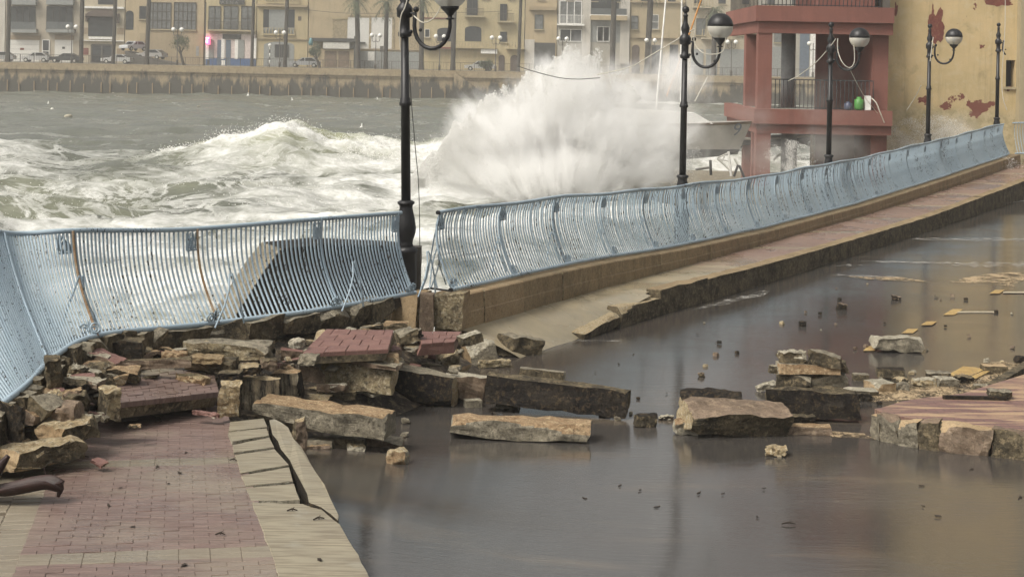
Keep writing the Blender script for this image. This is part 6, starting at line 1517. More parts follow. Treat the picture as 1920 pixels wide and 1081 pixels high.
m, nt, b = newmat('red_neon'); b.inputs['Base Color'].default_value = (.6, .05, .12, 1); b.inputs['Emission Color'].default_value = (1, .10, .26, 1); b.inputs['Emission Strength'].default_value = 1.6; M['neon'] = m
m, nt, b = newmat('pink_neon'); b.inputs['Base Color'].default_value = (.9, .4, .6, 1); b.inputs['Emission Color'].default_value = (1, .62, .80, 1); b.inputs['Emission Strength'].default_value = 1.9; M['neonp'] = m

class Bld:
    def __init__(s, label, px0, px1, col, top=18.2, d=DF, depth=9.0, name='house'):
        x0, _ = F(px0, 60, d); x1, _ = F(px1, 60, d); s.d = d; s.top = top
        s.o = thing(name, label, 'house', Vector(((x0 + x1) / 2, d + depth / 2, ZQ)), 0, 'houses along the far waterfront')
        mb = MB(); mb.bx(x0, d, ZQ - .3, x1, d + depth, top); mb.bx(x0 - .05, d - .12, top, x1 + .05, d + depth, top + .35); lpart(mb, 'wall', M['b_' + col], s.o); s.x0, s.x1 = x0, x1
        # upper storey windows out of the picture's top, so that the house goes on upwards
        n = max(1, int((x1 - x0) / 3.2))
        for zz in (15.4,):
            for i in range(n): s.winm(x0 + (i + .5) * (x1 - x0) / n, zz, 1.1, 1.7)
    def winm(s, xc, zc, w, h):
        mb = MB(); d = s.d; mb.bx(xc - w / 2, d - .03, zc - h / 2, xc + w / 2, d - .001, zc + h / 2); q = lpart(mb, 'window', M['win'], s.o)
        mb = MB(); mb.bx(xc - w / 2 - .1, d - .15, zc - h / 2 - .1, xc + w / 2 + .1, d - .002, zc - h / 2); lpart(mb, 'sill', M['palewall'], s.o)
    def rect(s, name, x0, y0, x1, y1, mat, out=.04, back=.001, dd=0):
        a, zt_ = F(x0, y0, s.d); b_, zb_ = F(x1, y1, s.d); mb = MB(); mb.bx(a, s.d - out, max(zb_, ZQ), b_, s.d - back, zt_); return lpart(mb, name, M[mat], s.o)
    def win(s, x0, y0, x1, y1, nx=2, ny=2, mat='win', frame='wframe', t=.06, sill=True):
        s.rect('window', x0, y0, x1, y1, mat, .05)
        a, zt_ = F(x0, y0, s.d); b_, zb_ = F(x1, y1, s.d); zb_ = max(zb_, ZQ); mb = MB()
        for i in range(nx + 1):
            x = a + (b_ - a) * i / nx; mb.bx(x - t / 2, s.d - .11, zb_, x + t / 2, s.d - .051, zt_)
        for j in range(ny + 1):
            z = zb_ + (zt_ - zb_) * j / ny; mb.bx(a, s.d - .115, z - t / 2, b_, s.d - .052, z + t / 2)
        lpart(mb, 'window_frame', M[frame], s.o)
        if sill: mb = MB(); mb.bx(a - .15, s.d - .22, zb_ - .16, b_ + .15, s.d - .002, zb_ - .01); lpart(mb, 'sill', M['palewall'], s.o)
    def balc(s, x0, y0, x1, y1, mat='wframe', slab='palewall', out=.9, step=.16, style='bar'):
        a, zt_ = F(x0, y0, s.d); b_, zb_ = F(x1, y1, s.d); mb = MB(); mb.bx(a - .1, s.d - out, zb_ - .22, b_ + .1, s.d - .003, zb_); lpart(mb, 'balcony', M[slab], s.o)
        mb = MB(); mb.bx(a, s.d - out, zt_ - .06, b_, s.d - out + .06, zt_)
        if style == 'glass': mb.bx(a, s.d - out + .02, zb_, b_, s.d - out + .04, zt_ - .06)
        else:
            n = max(2, int((b_ - a) / step))
            for i in range(n + 1):
                x = a + (b_ - a) * i / n
                if style == 'bar': mb.bx(x - .02, s.d - out + .01, zb_, x + .02, s.d - out + .05, zt_ - .06)
                else: mb.lathe((x, s.d - out + .06, zb_), [(.07, 0), (.05, .08), (.10, (zt_ - zb_) * .35), (.045, (zt_ - zb_) * .75), (.07, zt_ - zb_ - .06)], 7)
        lpart(mb, 'balustrade', M[mat], s.o)
    def arch(s, name, x0, y0, x1, y1, rise, mat, out=.05):
        a, zt_ = F(x0, y0, s.d); b_, zb_ = F(x1, y1, s.d); zb_ = max(zb_, ZQ); P = [(a, s.d - out, zb_), (b_, s.d - out, zb_)]; k = rise * (b_ - a) / 2
        for i in range(11):
            th = math.pi * i / 10; P.append(((a + b_) / 2 + (b_ - a) / 2 * math.cos(th), s.d - out, zt_ - k + k * math.sin(th)))
        mb = MB(); mb.prism(P, (0, out - .001, 0)); q = lpart(mb, name, M[mat], s.o); fixnormals(q); return q
h = Bld('sliver of a pale house at the left picture edge', -90, 9, 'pale'); h.win(-60, 20, -30, 60)
h = Bld('beige house with two dark balcony bays over white garage doors', 10.5, 149, 'beige')
for x0, x1 in ((20, 66), (88, 136)):
    h.win(x0, 12, x1, 55, 4, 1, 'win', 'wframe', .08, False); h.balc(x0 + 2, 41, x1 + 4, 55, 'glassrail', 'greybox', .9, .2, 'glass'); h.rect('balcony_front', x0 + 2, 55, x1 + 5, 62, 'shutter', .95); h.rect('upper_parapet', x0 + 2, -4, x1 + 4, 10, 'shutter', .9)
for x0, x1 in ((17, 73), (103, 136)):
    h.rect('garage_lintel', x0, 66, x1 + 3, 75, 'dtanp' if 'dtanp' in M else 'band', .06); o = h.rect('garage_door', x0, 75, x1, 128, 'garage', .05)
    for yy in (83, 92, 101, 110): h.rect('door_rib', x0, yy, x1, yy + .7, 'shutter', .07)
h.rect('sign_plate', 38, 90, 45, 94, 'neonoff' if 'neonoff' in M else 'maroon', .08); h.rect('sign_plate', 117, 88, 122, 92, 'signdark', .08); h.win(80, 75, 92, 128, 1, 2, 'win', 'white', .12, False)
h = Bld('cream house with a great arched window under a brown awning', 150, 233, 'cream')
h.arch('window', 166, 25, 214, 69, .45, 'win', .06); h.arch('awning', 162, 17, 224, 32, .5, 'awning', .8); h.rect('awning_side', 162, 26, 166, 41, 'awning', .6); h.rect('awning_side', 219, 26, 224, 44, 'awning', .6); h.rect('sill', 167, 69, 212, 74, 'white', .3); h.rect('cornice', 155, 75, 233, 78, 'white', .35); h.rect('cornice', 158, 12, 233, 17, 'white', .4)
h.rect('window', 184, -6, 214, 9, 'win', .05); h.rect('stone_band', 156, 52, 165, 64, 'band', .03); h.rect('stone_band', 219, 53, 233, 65, 'band', .03); h.rect('stone_band', 219, 91, 233, 104, 'band', .03); h.rect('stone_band', 156, 90, 166, 103, 'maroon', .03)
h.win(172, 84, 210, 128, 2, 1, 'win', 'wframe', .25, False)
h = Bld('tan house with two tall gridded windows above a blank wall', 234.5, 382, 'tan')
h.arch('side_arch', 236, 20, 250, 56, .9, 'win', .04); h.win(262, 12, 274, 36, 1, 1); h.win(279, 5, 320, 55, 5, 3, 'wincurt', 'wframe', .12); h.win(327, 5, 367, 56, 5, 3, 'wincurt', 'wframe', .12); h.rect('blank_panel', 262, 62, 380, 130, 'b_dtan', .05); h.rect('meter_door', 368, 87, 373, 105, 'shutter', .09)
h = Bld('pub with yellow upper floor, blue plinth and red neon sign', 384.5, 480, 'yellow', name='pub')
for x0, x1 in ((392, 413), (420, 446), (453, 476)): h.win(x0, 12, x1, 57, 2, 2, 'wincurt', 'wframe', .10, False)
h.balc(392, 40, 478, 57, 'wframe', 'palewall', .8, .14); h.rect('sign_board', 412, -3, 458, 9, 'signdark', .18)
tcu = bpy.data.curves.new('sign_letters', 'FONT'); tcu.body = 'AENA'; tcu.size = .75; tcu.extrude = .01; tcu.space_character = 1.5; tcu.materials.append(M['letter']); to = bpy.data.objects.new('sign_letters', tcu); COL.objects.link(to); to.parent = h.o
xx, zz = F(415, 8); to.location = Vector((xx, DF - .20, zz)) - h.o.location; to.rotation_euler = (R(90), 0, 0)
h.rect('ground_floor', 386, 63, 479, 111, 'pinkw', .10); h.rect('plinth', 386, 109, 479, 132, 'bluep', .14); h.rect('sign_board', 418, 64, 452, 74, 'signdark', .25)
for x0, x1, mt in ((390, 401, 'shutter'), (408, 415, 'bluegrey'), (424, 432, 'bluegrey'), (447, 458, 'shutter')): h.rect('door' if mt == 'bluegrey' else 'window', x0, 75, x1, 110 if mt == 'shutter' else 130, mt, .17)
for x in (386, 415.5, 441, 475): h.rect('pillar', x, 72, x + 5.5, 111, 'white', .20)
h.rect('vent', 389, 113, 393, 122, 'signdark', .17); h.rect('vent', 415, 113, 422, 123, 'white', .17)
sg = thing('neon_sign', 'glowing red neon sign on the corner of the pub', 'sign', Vector((F(391, 77)[0], DF - .9, F(391, 77)[1])))
a, zt_ = F(386, 69); b_, zb_ = F(395.5, 84); mb = MB(); mb.bx(a, DF - 1.0, zb_, b_, DF - .5, zt_); lpart(mb, 'sign_box', M['neon'], sg); mb = MB(); mb.bx(a + .20, DF - 1.05, zb_ + .2, b_ - .25, DF - 1.0, zt_ - .45); mb.bx(a + .1, DF - 1.05, zt_ - .3, b_ - .1, DF - 1.0, zt_ - .12); lpart(mb, 'lit_letter', M['neonp'], sg)
mb = MB(); mb.bx(b_ - .1, DF - .8, zt_ - .5, b_ + .2, DF - .0, zt_ - .4); lpart(mb, 'bracket', M['wframe'], sg)
h = Bld('stone house with a balustraded loggia over a dark ground floor opening', 481.5, 577, 'gold')
h.rect('loggia', 494, 18, 552, 64, 'shutter', .03); h.rect('loggia_shade', 494, 18, 504, 52, 'win', .05); h.rect('loggia_shade', 539, 18, 552, 52, 'win', .05); h.balc(494, 52, 552, 64, 'palewall', 'b_gold', .25, .42, 'round'); h.rect('cornice', 482, 8, 577, 14, 'b_dtan', .5); h.balc(500, -8, 560, 5, 'palewall', 'b_gold', .3, .42, 'round'); h.rect('vent', 559, 31, 565, 39, 'awning', .05)
h.arch('opening', 495, 78, 551, 130, .25, 'shutter', .04); h.win(516, 84, 541, 108, 2, 1, 'win', 'wframe', .1, False); h.rect('string_course', 482, 72, 577, 75, 'b_dtan', .2)
h = Bld('big plain ochre building with two white panels and grey hoarding below', 578.5, 786, 'tan')
h.rect('rough_patch', 624, 38, 651, 72, 'conglom', .05); h.rect('patch_frame', 622, 33, 653, 37, 'b_gold', .1)
h.rect('white_panel', 652, 33, 692, 92, 'garage', .07); h.rect('white_panel', 696, 33, 735, 92, 'garage', .07); h.rect('panel_edge', 692.5, 33, 695.5, 92, 'conglom', .09); h.rect('panel_edge', 735.5, 31, 739, 95, 'conglom', .09); h.rect('panel_edge', 652, 29, 739, 32.5, 'b_dtan', .09); h.rect('ledge', 660, 91, 786, 95, 'b_dtan', .2)
for i in range(6): h.rect('hoarding', 672 + i * 19, 96 + i * .3, 690 + i * 19, 133, 'shutter', .12)
h.rect('notice', 690, 97, 702, 114, 'garage', .15); h.rect('vent_plate', 674, 79, 685, 82, 'signdark', .3); h.rect('rough_patch', 768, 62, 786, 95, 'conglom', .05)
kk = thing('kiosk', 'shop front kiosk with a long dark fascia before the ochre building', 'kiosk', Vector((F(626, 100)[0], DF - 2, ZQ)))
def kbox(name, x0, y0, x1, y1, mat, y_0, y_1):
    a, zt_ = F(x0, y0, DF - 3); b_, zb_ = F(x1, y1, DF - 3); mb = MB(); mb.bx(a, DF - y_0, max(ZQ, zb_), b_, DF - y_1, zt_); lpart(mb, name, M[mat], kk)
kbox('fascia', 580, 71, 666, 79, 'signdark', 3.2, .01); kbox('canopy', 606, 79, 655, 92, 'offwhite', 3.1, 2.6); kbox('wall', 596, 92, 664, 131, 'b_tan', 2.6, .02); kbox('shop_window', 608, 96, 630, 130, 'brown', 2.66, 2.601); kbox('shop_window', 634, 96, 654, 130, 'brown', 2.66, 2.601); kbox('post', 664, 68, 673, 131, 'signdark', 3.0, 2.5)
mb = MB(); x, z = F(583, 78, DF - 3.4); mb.lathe((x, DF - 3.5, z - .6), [(.3, 0), (.34, .5), (.2, 1.0), (.05, 1.15)], 10); lpart(mb, 'sign_globe', plain('teal_sign', (.10, .22, .24), .5), kk)
h = Bld('yellow terrace house with balustrade over three glass doors', 787.5, 983, 'yellow')
h.rect('ground_floor', 790, 94, 983, 135, 'b_gold', .12); h.balc(794, 78, 850, 89, 'palewall', 'maroon', .9, .38, 'round'); h.balc(856, 78, 930, 89, 'palewall', 'b_gold', .9, .42, 'round'); h.balc(950, 79, 982, 90, 'palewall', 'b_gold', .9, .42, 'round')
for x0, x1 in ((812, 838), (865, 889), (903, 927)): h.win(x0, 101, x1, 134, 2, 1, 'win', 'white', .18, False)
h.rect('pale_awning', 902, 92, 932, 101, 'white', .7); h.arch('doorway', 935, 103, 946, 135, .9, 'awning', .16); h.arch('doorway', 957, 103, 972, 135, .9, 'awning', .16)
h.arch('opening', 872, 49, 902, 78, .35, 'win', .06); h.win(797, 55, 805, 70, 1, 1, 'win', 'white'); h.win(938, 60, 950, 79, 1, 1); h.win(876, -5, 895, 30, 2, 1); h.balc(873, 16, 907, 30, 'wframe', 'palewall', .9, .14); h.win(938, 8, 950, 40, 2, 1); h.balc(934, 25, 963, 40, 'wframe', 'palewall', .9, .14); h.arch('opening', 820, 52, 850, 78, .35, 'win', .06); h.rect('beam', 795, 33, 840, 36, 'maroon', .1)
h = Bld('narrow ochre house with cornice beside the splash', 984.5, 1044, 'tan'); h.rect('cornice', 992, 12, 1042, 20, 'b_dtan', .5); h.rect('opening', 1002, 80, 1040, 140, 'signdark', .06); h.rect('pilaster', 984, 74, 1001, 140, 'b_pale', .2); h.win(1003, 28, 1018, 55, 1, 1, 'wincurt')
h = Bld('modern grey block with white balconies behind the splash', 1045.5, 1180, 'greyb')
h.win(1050, 2, 1090, 45, 3, 1, 'wincurt', 'white', .12, False); h.balc(1046, 28, 1094, 46, 'white', 'white', .9, .2); h.win(1050, 55, 1090, 78, 2, 1, 'win', 'white', .1, False); h.rect('recess', 1107, -5, 1160, 28, 'win', .05); h.balc(1107, 16, 1174, 29, 'glassrail', 'white', 1.2, .2, 'glass'); h.rect('balcony_front', 1107, 29, 1175, 39, 'b_tan', 1.25); h.rect('recess', 1107, 40, 1163, 80, 'shutter', .05); h.win(1120, 50, 1142, 78, 2, 1, 'win', 'white', .1, False); h.rect('pier', 1164, -5, 1179, 120, 'b_pale', .3); h.rect('pier', 1093, -5, 1106, 120, 'b_pale', .35)
h = Bld('old stone house with two small windows right of the splash', 1181.5, 1284, 'stone')
h.win(1184, 30, 1196, 55, 1, 2, 'wincurt'); h.win(1222, 28, 1234, 55, 1, 2, 'wincurt', 'white'); h.rect('cornice', 1181, 70, 1284, 73, 'b_dtan', .3); h.rect('cornice', 1181, 2, 1284, 7, 'b_dtan', .4); h.arch('doorway', 1185, 84, 1198, 145, .9, 'awning', .06); h.win(1222, 85, 1240, 145, 2, 1, 'win', 'wframe', .12, False); h.win(1256, 84, 1270, 145, 2, 1)
h = Bld('cream house with stone balconies behind the second lamp', 1285.5, 1420, 'cream')
h.balc(1300, 0, 1335, 13, 'palewall', 'b_cream', .9, .4, 'round'); h.balc(1316, 55, 1372, 72, 'palewall', 'b_cream', .9, .4, 'round'); h.win(1306, 35, 1322, 66, 1, 1, 'wincurt'); h.win(1345, 30, 1360, 66, 1, 1); h.win(1380, 20, 1400, 66, 2, 1, 'wincurt'); h.rect('shutter', 1350, 92, 1402, 148, 'shutter', .08); h.rect('shutter', 1296, 92, 1318, 148, 'shutter', .08); h.rect('shutter', 1324, 92, 1344, 148, 'shutter', .08)
h = Bld('grey shuttered house seen through the red terrace', 1421.5, 1560, 'greyb'); h.rect('shutter', 1440, 88, 1484, 152, 'shutter', .08); h.win(1452, 62, 1478, 80, 2, 1, 'wincurt'); h.rect('shutter', 1500, 60, 1516, 152, 'bluegrey', .08); h.rect('white_pillar', 1520, 55, 1540, 152, 'white', .3)
for px0, px1, c, lb in ((1561.5, 1760, 'tan', 'ochre house hidden behind the red building'),): h = Bld(lb, px0, px1, c)

# double globe lamps, palms, railing, cars, trees over there
def flamp(px, pyg, where):
    x = atd(px, pyg, DQ + 2.4).x; zg = atd(px, pyg, DQ + 2.4).z; o_ = thing('street_lamp', 'two globed lamp post on the far promenade ' + where, 'street lamp', Vector((x, DQ + 2.4, ZQ)), 0, 'double globe lamps on the far promenade'); H = zg - ZQ
    mb = MB(); mb.lathe((0, 0, 0), [(.16, 0), (.16, .7), (.07, .8), (.05, H - .2), (.08, H - .1), (.03, H + .1)], 8); mb.build('post', M['wframe'], o_)
    for s in (-1, 1):
        mb = MB(); mb.tube([(0, 0, H - .75), (s * .3, 0, H - .95), (s * .52, 0, H - .75), (s * .56, 0, H - .3)], .05, 6); mb.build('arm', M['wframe'], o_)
        mb = MB(); mb.sphere((s * .57, 0, H), .31, 12, 8); mb.build('globe', M['white'], o_)
for px, py, wh in ((135, 50.5, 'before the garage house'), (333, 55.5, 'above the small bushy tree'), (525, 61.5, 'before the loggia house'), (705, 66.5, 'before the white panels'), (825, 68.5, 'under the arm of the nearest black lamp'), (930, 71, 'by the white car at the terrace house'), (1055, 73, 'faint behind the top of the splash'), (1220, 76, 'before the old stone house'), (1372, 79, 'between the second lamp globe and red building'), (1525, 82, 'seen through the red terrace')): flamp(px, py, wh)
M['trunk'] = plain('palm_trunk', (.052, .044, .034), .9, 0, .3, 6); M['leaf'] = plain('palm_leaf', (.075, .09, .045), .7, 0, .3, 3); M['bush'] = plain('tree_leaf', (.06, .075, .035), .7, 0, .35, 2)
def palm(px0, pxt, th, H, label, crown_z=None, d=DQ + 3.4):
    x = atd(px0, 120, d).x; k = d / FPX; o_ = thing('palm_tree', label, 'palm tree', Vector((x, d, ZQ)), 0, 'palms on the far promenade')
    dx = (pxt - px0) * k * H / 9.0; rr_ = th * k / 2
    mb = MB(); n = 14; mb.tube([(dx * (i / n), 0, H * i / n) for i in range(n + 1)], [rr_ * (1.25 if i == 0 else 1.0) * (1 + .06 * (i % 2)) for i in range(n + 1)], 9); mb.build('trunk', M['trunk'], o_)
    rg = random.Random(int(px0)); mb = MB()
    for i in range(46):
        a = rg.uniform(0, 6.28); el = rg.uniform(-1.0, 1.1); ln = rg.uniform(1.5, 2.3); p = Vector((dx, 0, H)); pts = []
        for j in range(6):
            t = j / 5; pts.append(p + Vector((math.cos(a) * ln * t * math.cos(el * (1 - t * .6)), math.sin(a) * ln * t * math.cos(el), ln * (math.sin(el) * t - .75 * t * t))))
        side = Vector((-math.sin(a), math.cos(a), 0))
        for j in range(5):
            w = .34 * math.sin(math.pi * (j + .8) / 6.2)
            for s in (-1, 1):
                for q in range(2):
                    b0 = pts[j].lerp(pts[j + 1], q * .5); tip = b0 + side * s * w + (pts[j + 1] - pts[j]) * .5 + Vector((0, 0, -.16)); mb.add([b0, b0.lerp(pts[j + 1], .3), tip], [(0, 1, 2)])
    mb.build('crown', M['leaf'], o_)
for args in ((14, 15, 8, 12.5, 'leftmost tall palm trunk on the far promenade'), (152, 152.5, 7, 12.5, 'tall palm between the garage house and the awning house'), (212, 214, 7, 12.8, 'tall palm in front of the awning house'), (275, 277, 8, 13.0, 'tall palm beside the cars on the ramp'), (472, 473, 6, 12.4, 'tall palm at the right edge of the pub'), (534, 536, 7, 12.8, 'tall palm in front of the loggia house'),
             (672, 667, 9, 9.6, 'shorter palm with a full crown before the white panels'), (723, 723, 8, 9.4, 'shorter palm just left of the nearest lamp post'), (790, 789, 9, 10.0, 'palm half hidden behind the nearest lamp arm'), (849, 850, 9, 12.4, 'palm right of the nearest lamp arm'), (972, 974, 6, 13, 'thin tall palm left of the splash'), (1148, 1149, 10, 12.6, 'palm veiled by spray before the grey block'), (1213, 1217, 11, 12.8, 'thick palm before the old stone house'), (1338, 1338, 9, 9.2, 'palm with low crown behind the second lamp globe')): palm(*args)
mb = MB(); x = atd(384, 100, DQ + 5).x; mb.tube([(x, DQ + 5, ZQ), (x, DQ + 5, 13)], .09, 8); o = mb.build('pole', M['wframe'], None, (x, DQ + 5, ZQ)); tag(o, 'slim dark pole at the left corner of the pub', 'pole')
# low promenade railing
fr = thing('railing', 'thin dark railing along the top of the far quay', 'railing', Vector((-20, DQ + .6, ZQ)))
xa, xb = atd(-120, 110, DQ).x, atd(1640, 140, DQ).x; n = int((xb - xa) / 1.9)
for i in range(n + 1):
    x = xa + (xb - xa) * i / n; mb = MB(); mb.bx(x - .035, DQ + .56, ZQ - .02, x + .035, DQ + .64, ZQ + 1.15); lpart(mb, 'post', M['wframe'], fr)
mb = MB(); mb.bx(xa, DQ + .58, ZQ + 1.10, xb, DQ + .63, ZQ + 1.15); lpart(mb, 'top_rail', M['wframe'], fr); mb = MB(); mb.bx(xa, DQ + .58, ZQ + .12, xb, DQ + .62, ZQ + .16); lpart(mb, 'bottom_rail', M['wframe'], fr)
mb = MB()
for i in range(int((xb - xa) / .24)): x = xa + i * .24; mb.bx(x - .012, DQ + .59, ZQ + .15, x + .012, DQ + .61, ZQ + 1.10)
q = lpart(mb, 'bar', M['wframe'], fr); q['kind'] = 'stuff'
M['carglass'] = plain('car_glass', (.02, .022, .025), .15, 0, .1)
def car(px, pyb, ln, col, label, rz=0, d=DQ + 7.5, z=ZQ, style='hatch'):
    x = atd(px, pyb, d).x; o_ = thing('parked_car', label, 'car', Vector((x, d, z)), rz, 'cars parked on the far promenade'); m_ = plain('car_paint', col, .3, .1, .05, 1, .6)
    L2 = ln / 2; Wd = .85
    body = [(-L2, .35), (-L2, .62), (-L2 * .96, .78), (-L2 * .52, .90), (L2 * .95, .92), (L2, .70), (L2, .35)]
    mb = MB(); mb.prism([(x_, -Wd, z_) for x_, z_ in body], (0, 2 * Wd, 0)); q = mb.build('body', m_, o_); fixnormals(q)
    rf = [(-L2 * .50, .88), (-L2 * .18, 1.40), (L2 * .55, 1.42), (L2 * .90, .90)] if style != 'sedan' else [(-L2 * .42, .88), (-L2 * .12, 1.36), (L2 * .42, 1.36), (L2 * .78, .90)]
    mb = MB(); mb.prism([(x_, -Wd * .92, z_) for x_, z_ in rf], (0, 2 * Wd * .92, 0)); q = mb.build('cabin', m_, o_); fixnormals(q)
    def ins(f): cx_ = sum(p[0] for p in rf) / 4; cz_ = 1.12; return [(cx_ + (p[0] - cx_) * f, cz_ + (p[1] - cz_) * f) for p in rf]
    mb = MB(); g4 = ins(.80); mb.prism([(x_, -Wd * .935, z_) for x_, z_ in g4], (0, 2 * Wd * .935, 0)); q = mb.build('side_window', M['carglass'], o_); fixnormals(q)
    mb = MB(); mb.bx(-L2 * .02, -Wd * .94, .90, L2 * .05, Wd * .94, 1.36); mb.build('door_pillar', m_, o_)
    for sx in (-1, 1):
        mb = MB(); a, b_ = (rf[0], rf[1]) if sx < 0 else (rf[3], rf[2]); mb.prism([(a[0] * .97 + sx * .03, -Wd * .78, a[1] + .08), (b_[0] * 1.0 + sx * .06, -Wd * .74, b_[1] - .06), (b_[0] * 1.0 + sx * .06, Wd * .74, b_[1] - .06), (a[0] * .97 + sx * .03, Wd * .78, a[1] + .08)], (sx * .02, 0, 0)); q = mb.build('windscreen' if sx < 0 else 'rear_window', M['carglass'], o_); fixnormals(q)
        for sy in (-1, 1):
            mb = MB(); c = (sx * L2 * .62, sy * (Wd - .06), .32); mb.tube([Vector(c) + Vector((0, -.09, 0)), Vector(c) + Vector((0, .09, 0))], .32, 14); w_ = mb.build('wheel', M['tyre'], o_)
            mb = MB(); mb.tube([Vector(c) + Vector((0, sy * .085, 0)), Vector(c) + Vector((0, sy * .10, 0))], .18, 10); mb.build('rim', M['offwhite'], w_)
    for sy in (-1, 1):
        mb = MB(); mb.box((-L2 - .005, sy * .6, .68), (.04, .3, .14)); mb.build('headlight', M['white'], o_); mb = MB(); mb.box((L2 + .005, sy * .65, .75), (.04, .22, .16)); mb.build('tail_light', M['maroon'], o_)
    return o_
car(68, 122, 4.1, (.50, .50, .49), 'white hatchback parked before the garage house'); car(124, 122, 4.6, (.035, .037, .04), 'dark car with its nose left behind the far railing', style='sedan'); car(0, 115, 4.2, (.30, .30, .30), 'grey car cut by the left picture edge'); car(219, 122, 4.3, (.55, .55, .54), 'white car parked before the awning house', style='sedan')
car(250, 97, 4.2, (.45, .46, .47), 'silver car highest on the ramp beside the awning house', R(60), DF - 3.2, ZQ + 1.9); car(284, 112, 4.4, (.34, .33, .31), 'silver car lower on the ramp in front of the tan house', R(-18), DF - 4.4, ZQ + .75); car(572, 128, 4.3, (.36, .37, .38), 'silver car parked beside the loggia house'); car(900, 131, 4.4, (.50, .50, .48), 'white car parked before the terrace house')
rp = MB(); a = atd(236, 118, DF - 5).x; b_ = atd(345, 118, DF - 5).x; rp.prism([(a, DF - 5.6, ZQ), (b_, DF - 5.6, ZQ), (a + 3.0, DF - 5.6, ZQ + .9), (a, DF - 5.6, ZQ + 1.9)], (0, 5.5, 0)); o = rp.build('ramp', M['greybox'], None, (a, DF - 5, ZQ)); fixnormals(o); tag(o, 'grey sloping ramp carrying two silver cars beside the tan house', 'ramp')
def tree(px, pyt, pyb, wpx, label, lean=0, d=DQ + 5.0):
    k = d / FPX; x = atd(px, 110, d).x; zt_ = atd(px, pyt, d).z; zb_ = atd(px, pyb, d).z; o_ = thing('small_tree', label, 'tree', Vector((x, d, ZQ)))
    hz = zb_ - ZQ; mb = MB(); mb.tube([(lean, 0, 0), (lean * .5, 0, hz * .5), (.1, 0, hz * .8), (-.1, 0, hz + .6)], [.22, .17, .15, .08], 8); mb.tube([(.1, 0, hz * .75), (.5, .1, hz + .4)], [.12, .06], 6); mb.tube([(0, 0, hz * .8), (-.6, -.1, hz + .5)], [.10, .05], 6); mb.build('trunk', M['trunk'], o_)
    rg = random.Random(px); mb = MB(); rw = wpx * k / 2; rh = (zt_ - zb_) / 2
    cl = [(Vector((rg.uniform(-1, 1) * rw * .65, rg.uniform(-1, 1) * rw * .5, hz + rh + rg.uniform(-.7, .6) * rh)), rg.uniform(.28, .5) * rw) for _ in range(15)]
    for c, r in cl:
        for _ in range(170):
            v = Vector((rg.gauss(0, 1), rg.gauss(0, 1), rg.gauss(0, 1))).normalized() * r * rg.uniform(.5, 1.1); p = c + v; s = rg.uniform(.07, .15); a = Vector((rg.gauss(0, 1), rg.gauss(0, 1), rg.gauss(0, 1))).normalized(); b_ = a.orthogonal().normalized()
            mb.add([p, p + a * s, p + b_ * s * .7 + a * s * .4], [(0, 1, 2)])
    mb.build('crown', M['bush'], o_)
tree(337, 60, 94, 42, 'small bushy tree under a lamp on the far promenade', .55); tree(592, 78, 106, 34, 'wind bent small tree beside the kiosk', .6); tree(912, 113, 128, 34, 'low bush by the white car at the terrace house')
bb = thing('beacon', 'black and white striped beacon pole with white globe', 'beacon', Vector((atd(506, 85, DQ + 4).x, DQ + 4, ZQ))); zg = atd(506, 85, DQ + 4).z - ZQ
for i in range(6): mb = MB(); mb.lathe((0, 0, 0), [(.07, zg * i / 6.3), (.07, zg * (i + 1) / 6.3)], 8); mb.build('pole_band', M['white' if i % 2 else 'wframe'], bb)
mb = MB(); mb.sphere((0, 0, zg), .24, 10, 7); mb.build('globe', M['white'], bb)
ts = thing('road_sign', 'dark square sign on a thin post before the white panels', 'road sign', Vector((atd(716, 92, DQ + 4).x, DQ + 4, ZQ))); zg = atd(716, 92, DQ + 4).z - ZQ
mb = MB(); mb.tube([(0, 0, 0), (0, 0, zg)], .05, 6); mb.build('post', M['wframe'], ts); mb = MB(); mb.bx(-.25, -.08, zg - .4, .25, -.05, zg + .4); mb.build('plate', M['greybox'], ts)
rope('wire', 'thin wire strung along the far facades', [atd(570, 18, DF - .5), atd(650, 25, DF - .5), atd(760, 25, DF - .5), atd(900, 23, DF - .5), atd(960, 20, DF - .5)], .035, 'wire', 'wire')
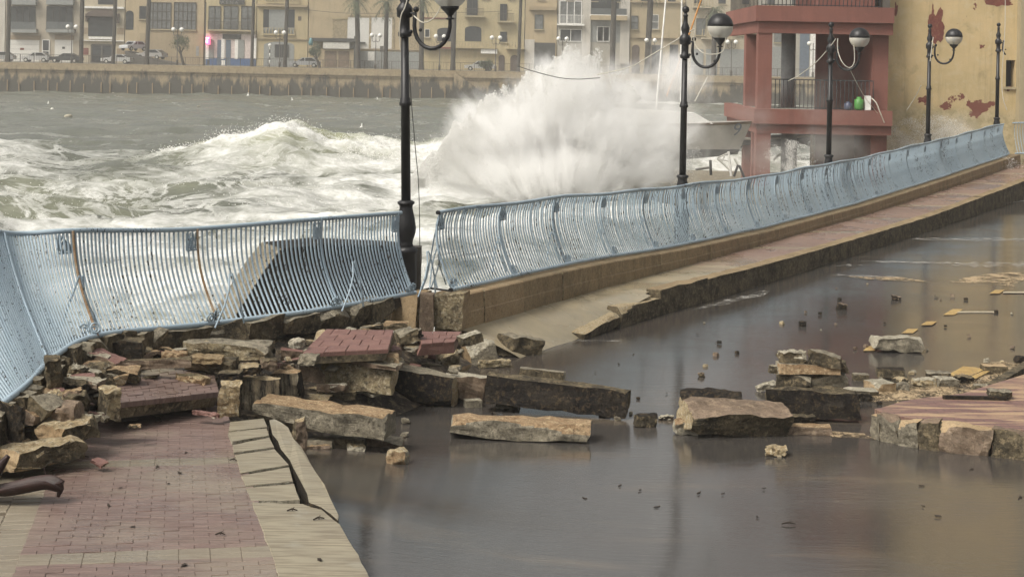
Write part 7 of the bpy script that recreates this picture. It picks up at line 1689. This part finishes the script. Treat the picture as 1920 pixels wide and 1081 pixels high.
# moored floats riding the waves
def floatz(x, y):
    i = int(np.argmin(np.abs(SY[:, 0] - y))); j = int(np.argmin(np.abs(SX[i] - x))); return float(SZ[i, j])
def buoy(px, py, kind, s, label, group='white cone floats on the grey water'):
    p = atz(px, py, .05); z = floatz(p.x, p.y); k = p.y / FPX * s; mt = dict(cone='white', ball='offwhite', dark='darkmetal', yel='yellowpaint', ora='orange', lump='pale').get(kind)
    mb = MB()
    if kind == 'cone': mb.lathe((0, 0, -.05), [(k * .9, 0), (k * .8, k * .35), (k * .35, k * .9), (k * .22, k * 1.9), (.02, k * 2.2)], 10)
    elif kind == 'lump': mb.sphere((0, 0, k * .15), k, 10, 6, -1, 1, 0, (1.5, 1, .7))
    else: mb.lathe((0, 0, -.1), [(k * .4, 0), (k, k * .4), (k, k * .9), (k * .5, k * 1.4), (k * .15, k * 1.6)], 10)
    o_ = mb.build('buoy', M[mt], None); o_.location = (p.x, p.y, z); o_.rotation_euler = (random.uniform(-.15, .15), random.uniform(-.2, .2), 0); tag(o_, label, 'buoy', group)
cone = 'small white cone float riding the grey water'
for px, py, s in ((63, 175, 3), (90, 195, 3.2), (465, 183, 3), (548, 189, 3), (708, 186, 3), (865, 186, 2.5), (232, 215, 1.5), (328, 202, 2)): buoy(px, py, 'cone', s, cone)
buoy(678, 239, 'cone', 4.2, 'largest white cone float, alone left of the nearest lamp post'); buoy(98, 208, 'ball', 4.0, 'round white float under the cone at left'); buoy(128, 217, 'lump', 5.5, 'pale yellow lump of flotsam at left'); buoy(275, 175, 'ora', 2.6, 'orange float close to the far quay', None); buoy(510, 183, 'yel', 3.2, 'yellow float close to the far quay', None); buoy(476, 234, 'lump', 2.6, 'white scrap floating left of the breaking crest', None)
for px, py in ((14, 187), (195, 187), (710, 213), (798, 204)): buoy(px, py, 'dark', 2.2, 'small dark float on the grey water', 'dark floats on the grey water')
for px, py in ((212, 178), (392, 180), (435, 184), (677, 198), (372, 199)): buoy(px, py, 'lump', 1.8, 'small white scrap floating on the grey water', 'white scraps on the grey water')

for o in [q for q in list(bpy.data.objects) if q.type == 'FONT']:     # flat lettering becomes plain mesh
    me = bpy.data.meshes.new_from_object(o); nm, pr_, lo, ro = o.name, o.parent, o.location.copy(), o.rotation_euler.copy()
    bpy.data.objects.remove(o); q = bpy.data.objects.new(nm, me); COL.objects.link(q); q.parent = pr_; q.location = lo; q.rotation_euler = ro
# ------------------------------------------------------------------ the air
hm = bpy.data.materials.new('haze'); hm.use_nodes = True; nt = hm.node_tree; nt.nodes.clear(); out = nd(nt, 'ShaderNodeOutputMaterial'); pv = nd(nt, 'ShaderNodeVolumePrincipled')
pv.inputs['Color'].default_value = (.93, .925, .90, 1); pv.inputs['Density'].default_value = .00075; lk(nt, pv.outputs[0], out.inputs['Volume'])
mb = MB(); mb.bx(-260, -45, -3.2, 220, 300, 20.5); o = mb.build('haze', hm); tag(o, kind='stuff')
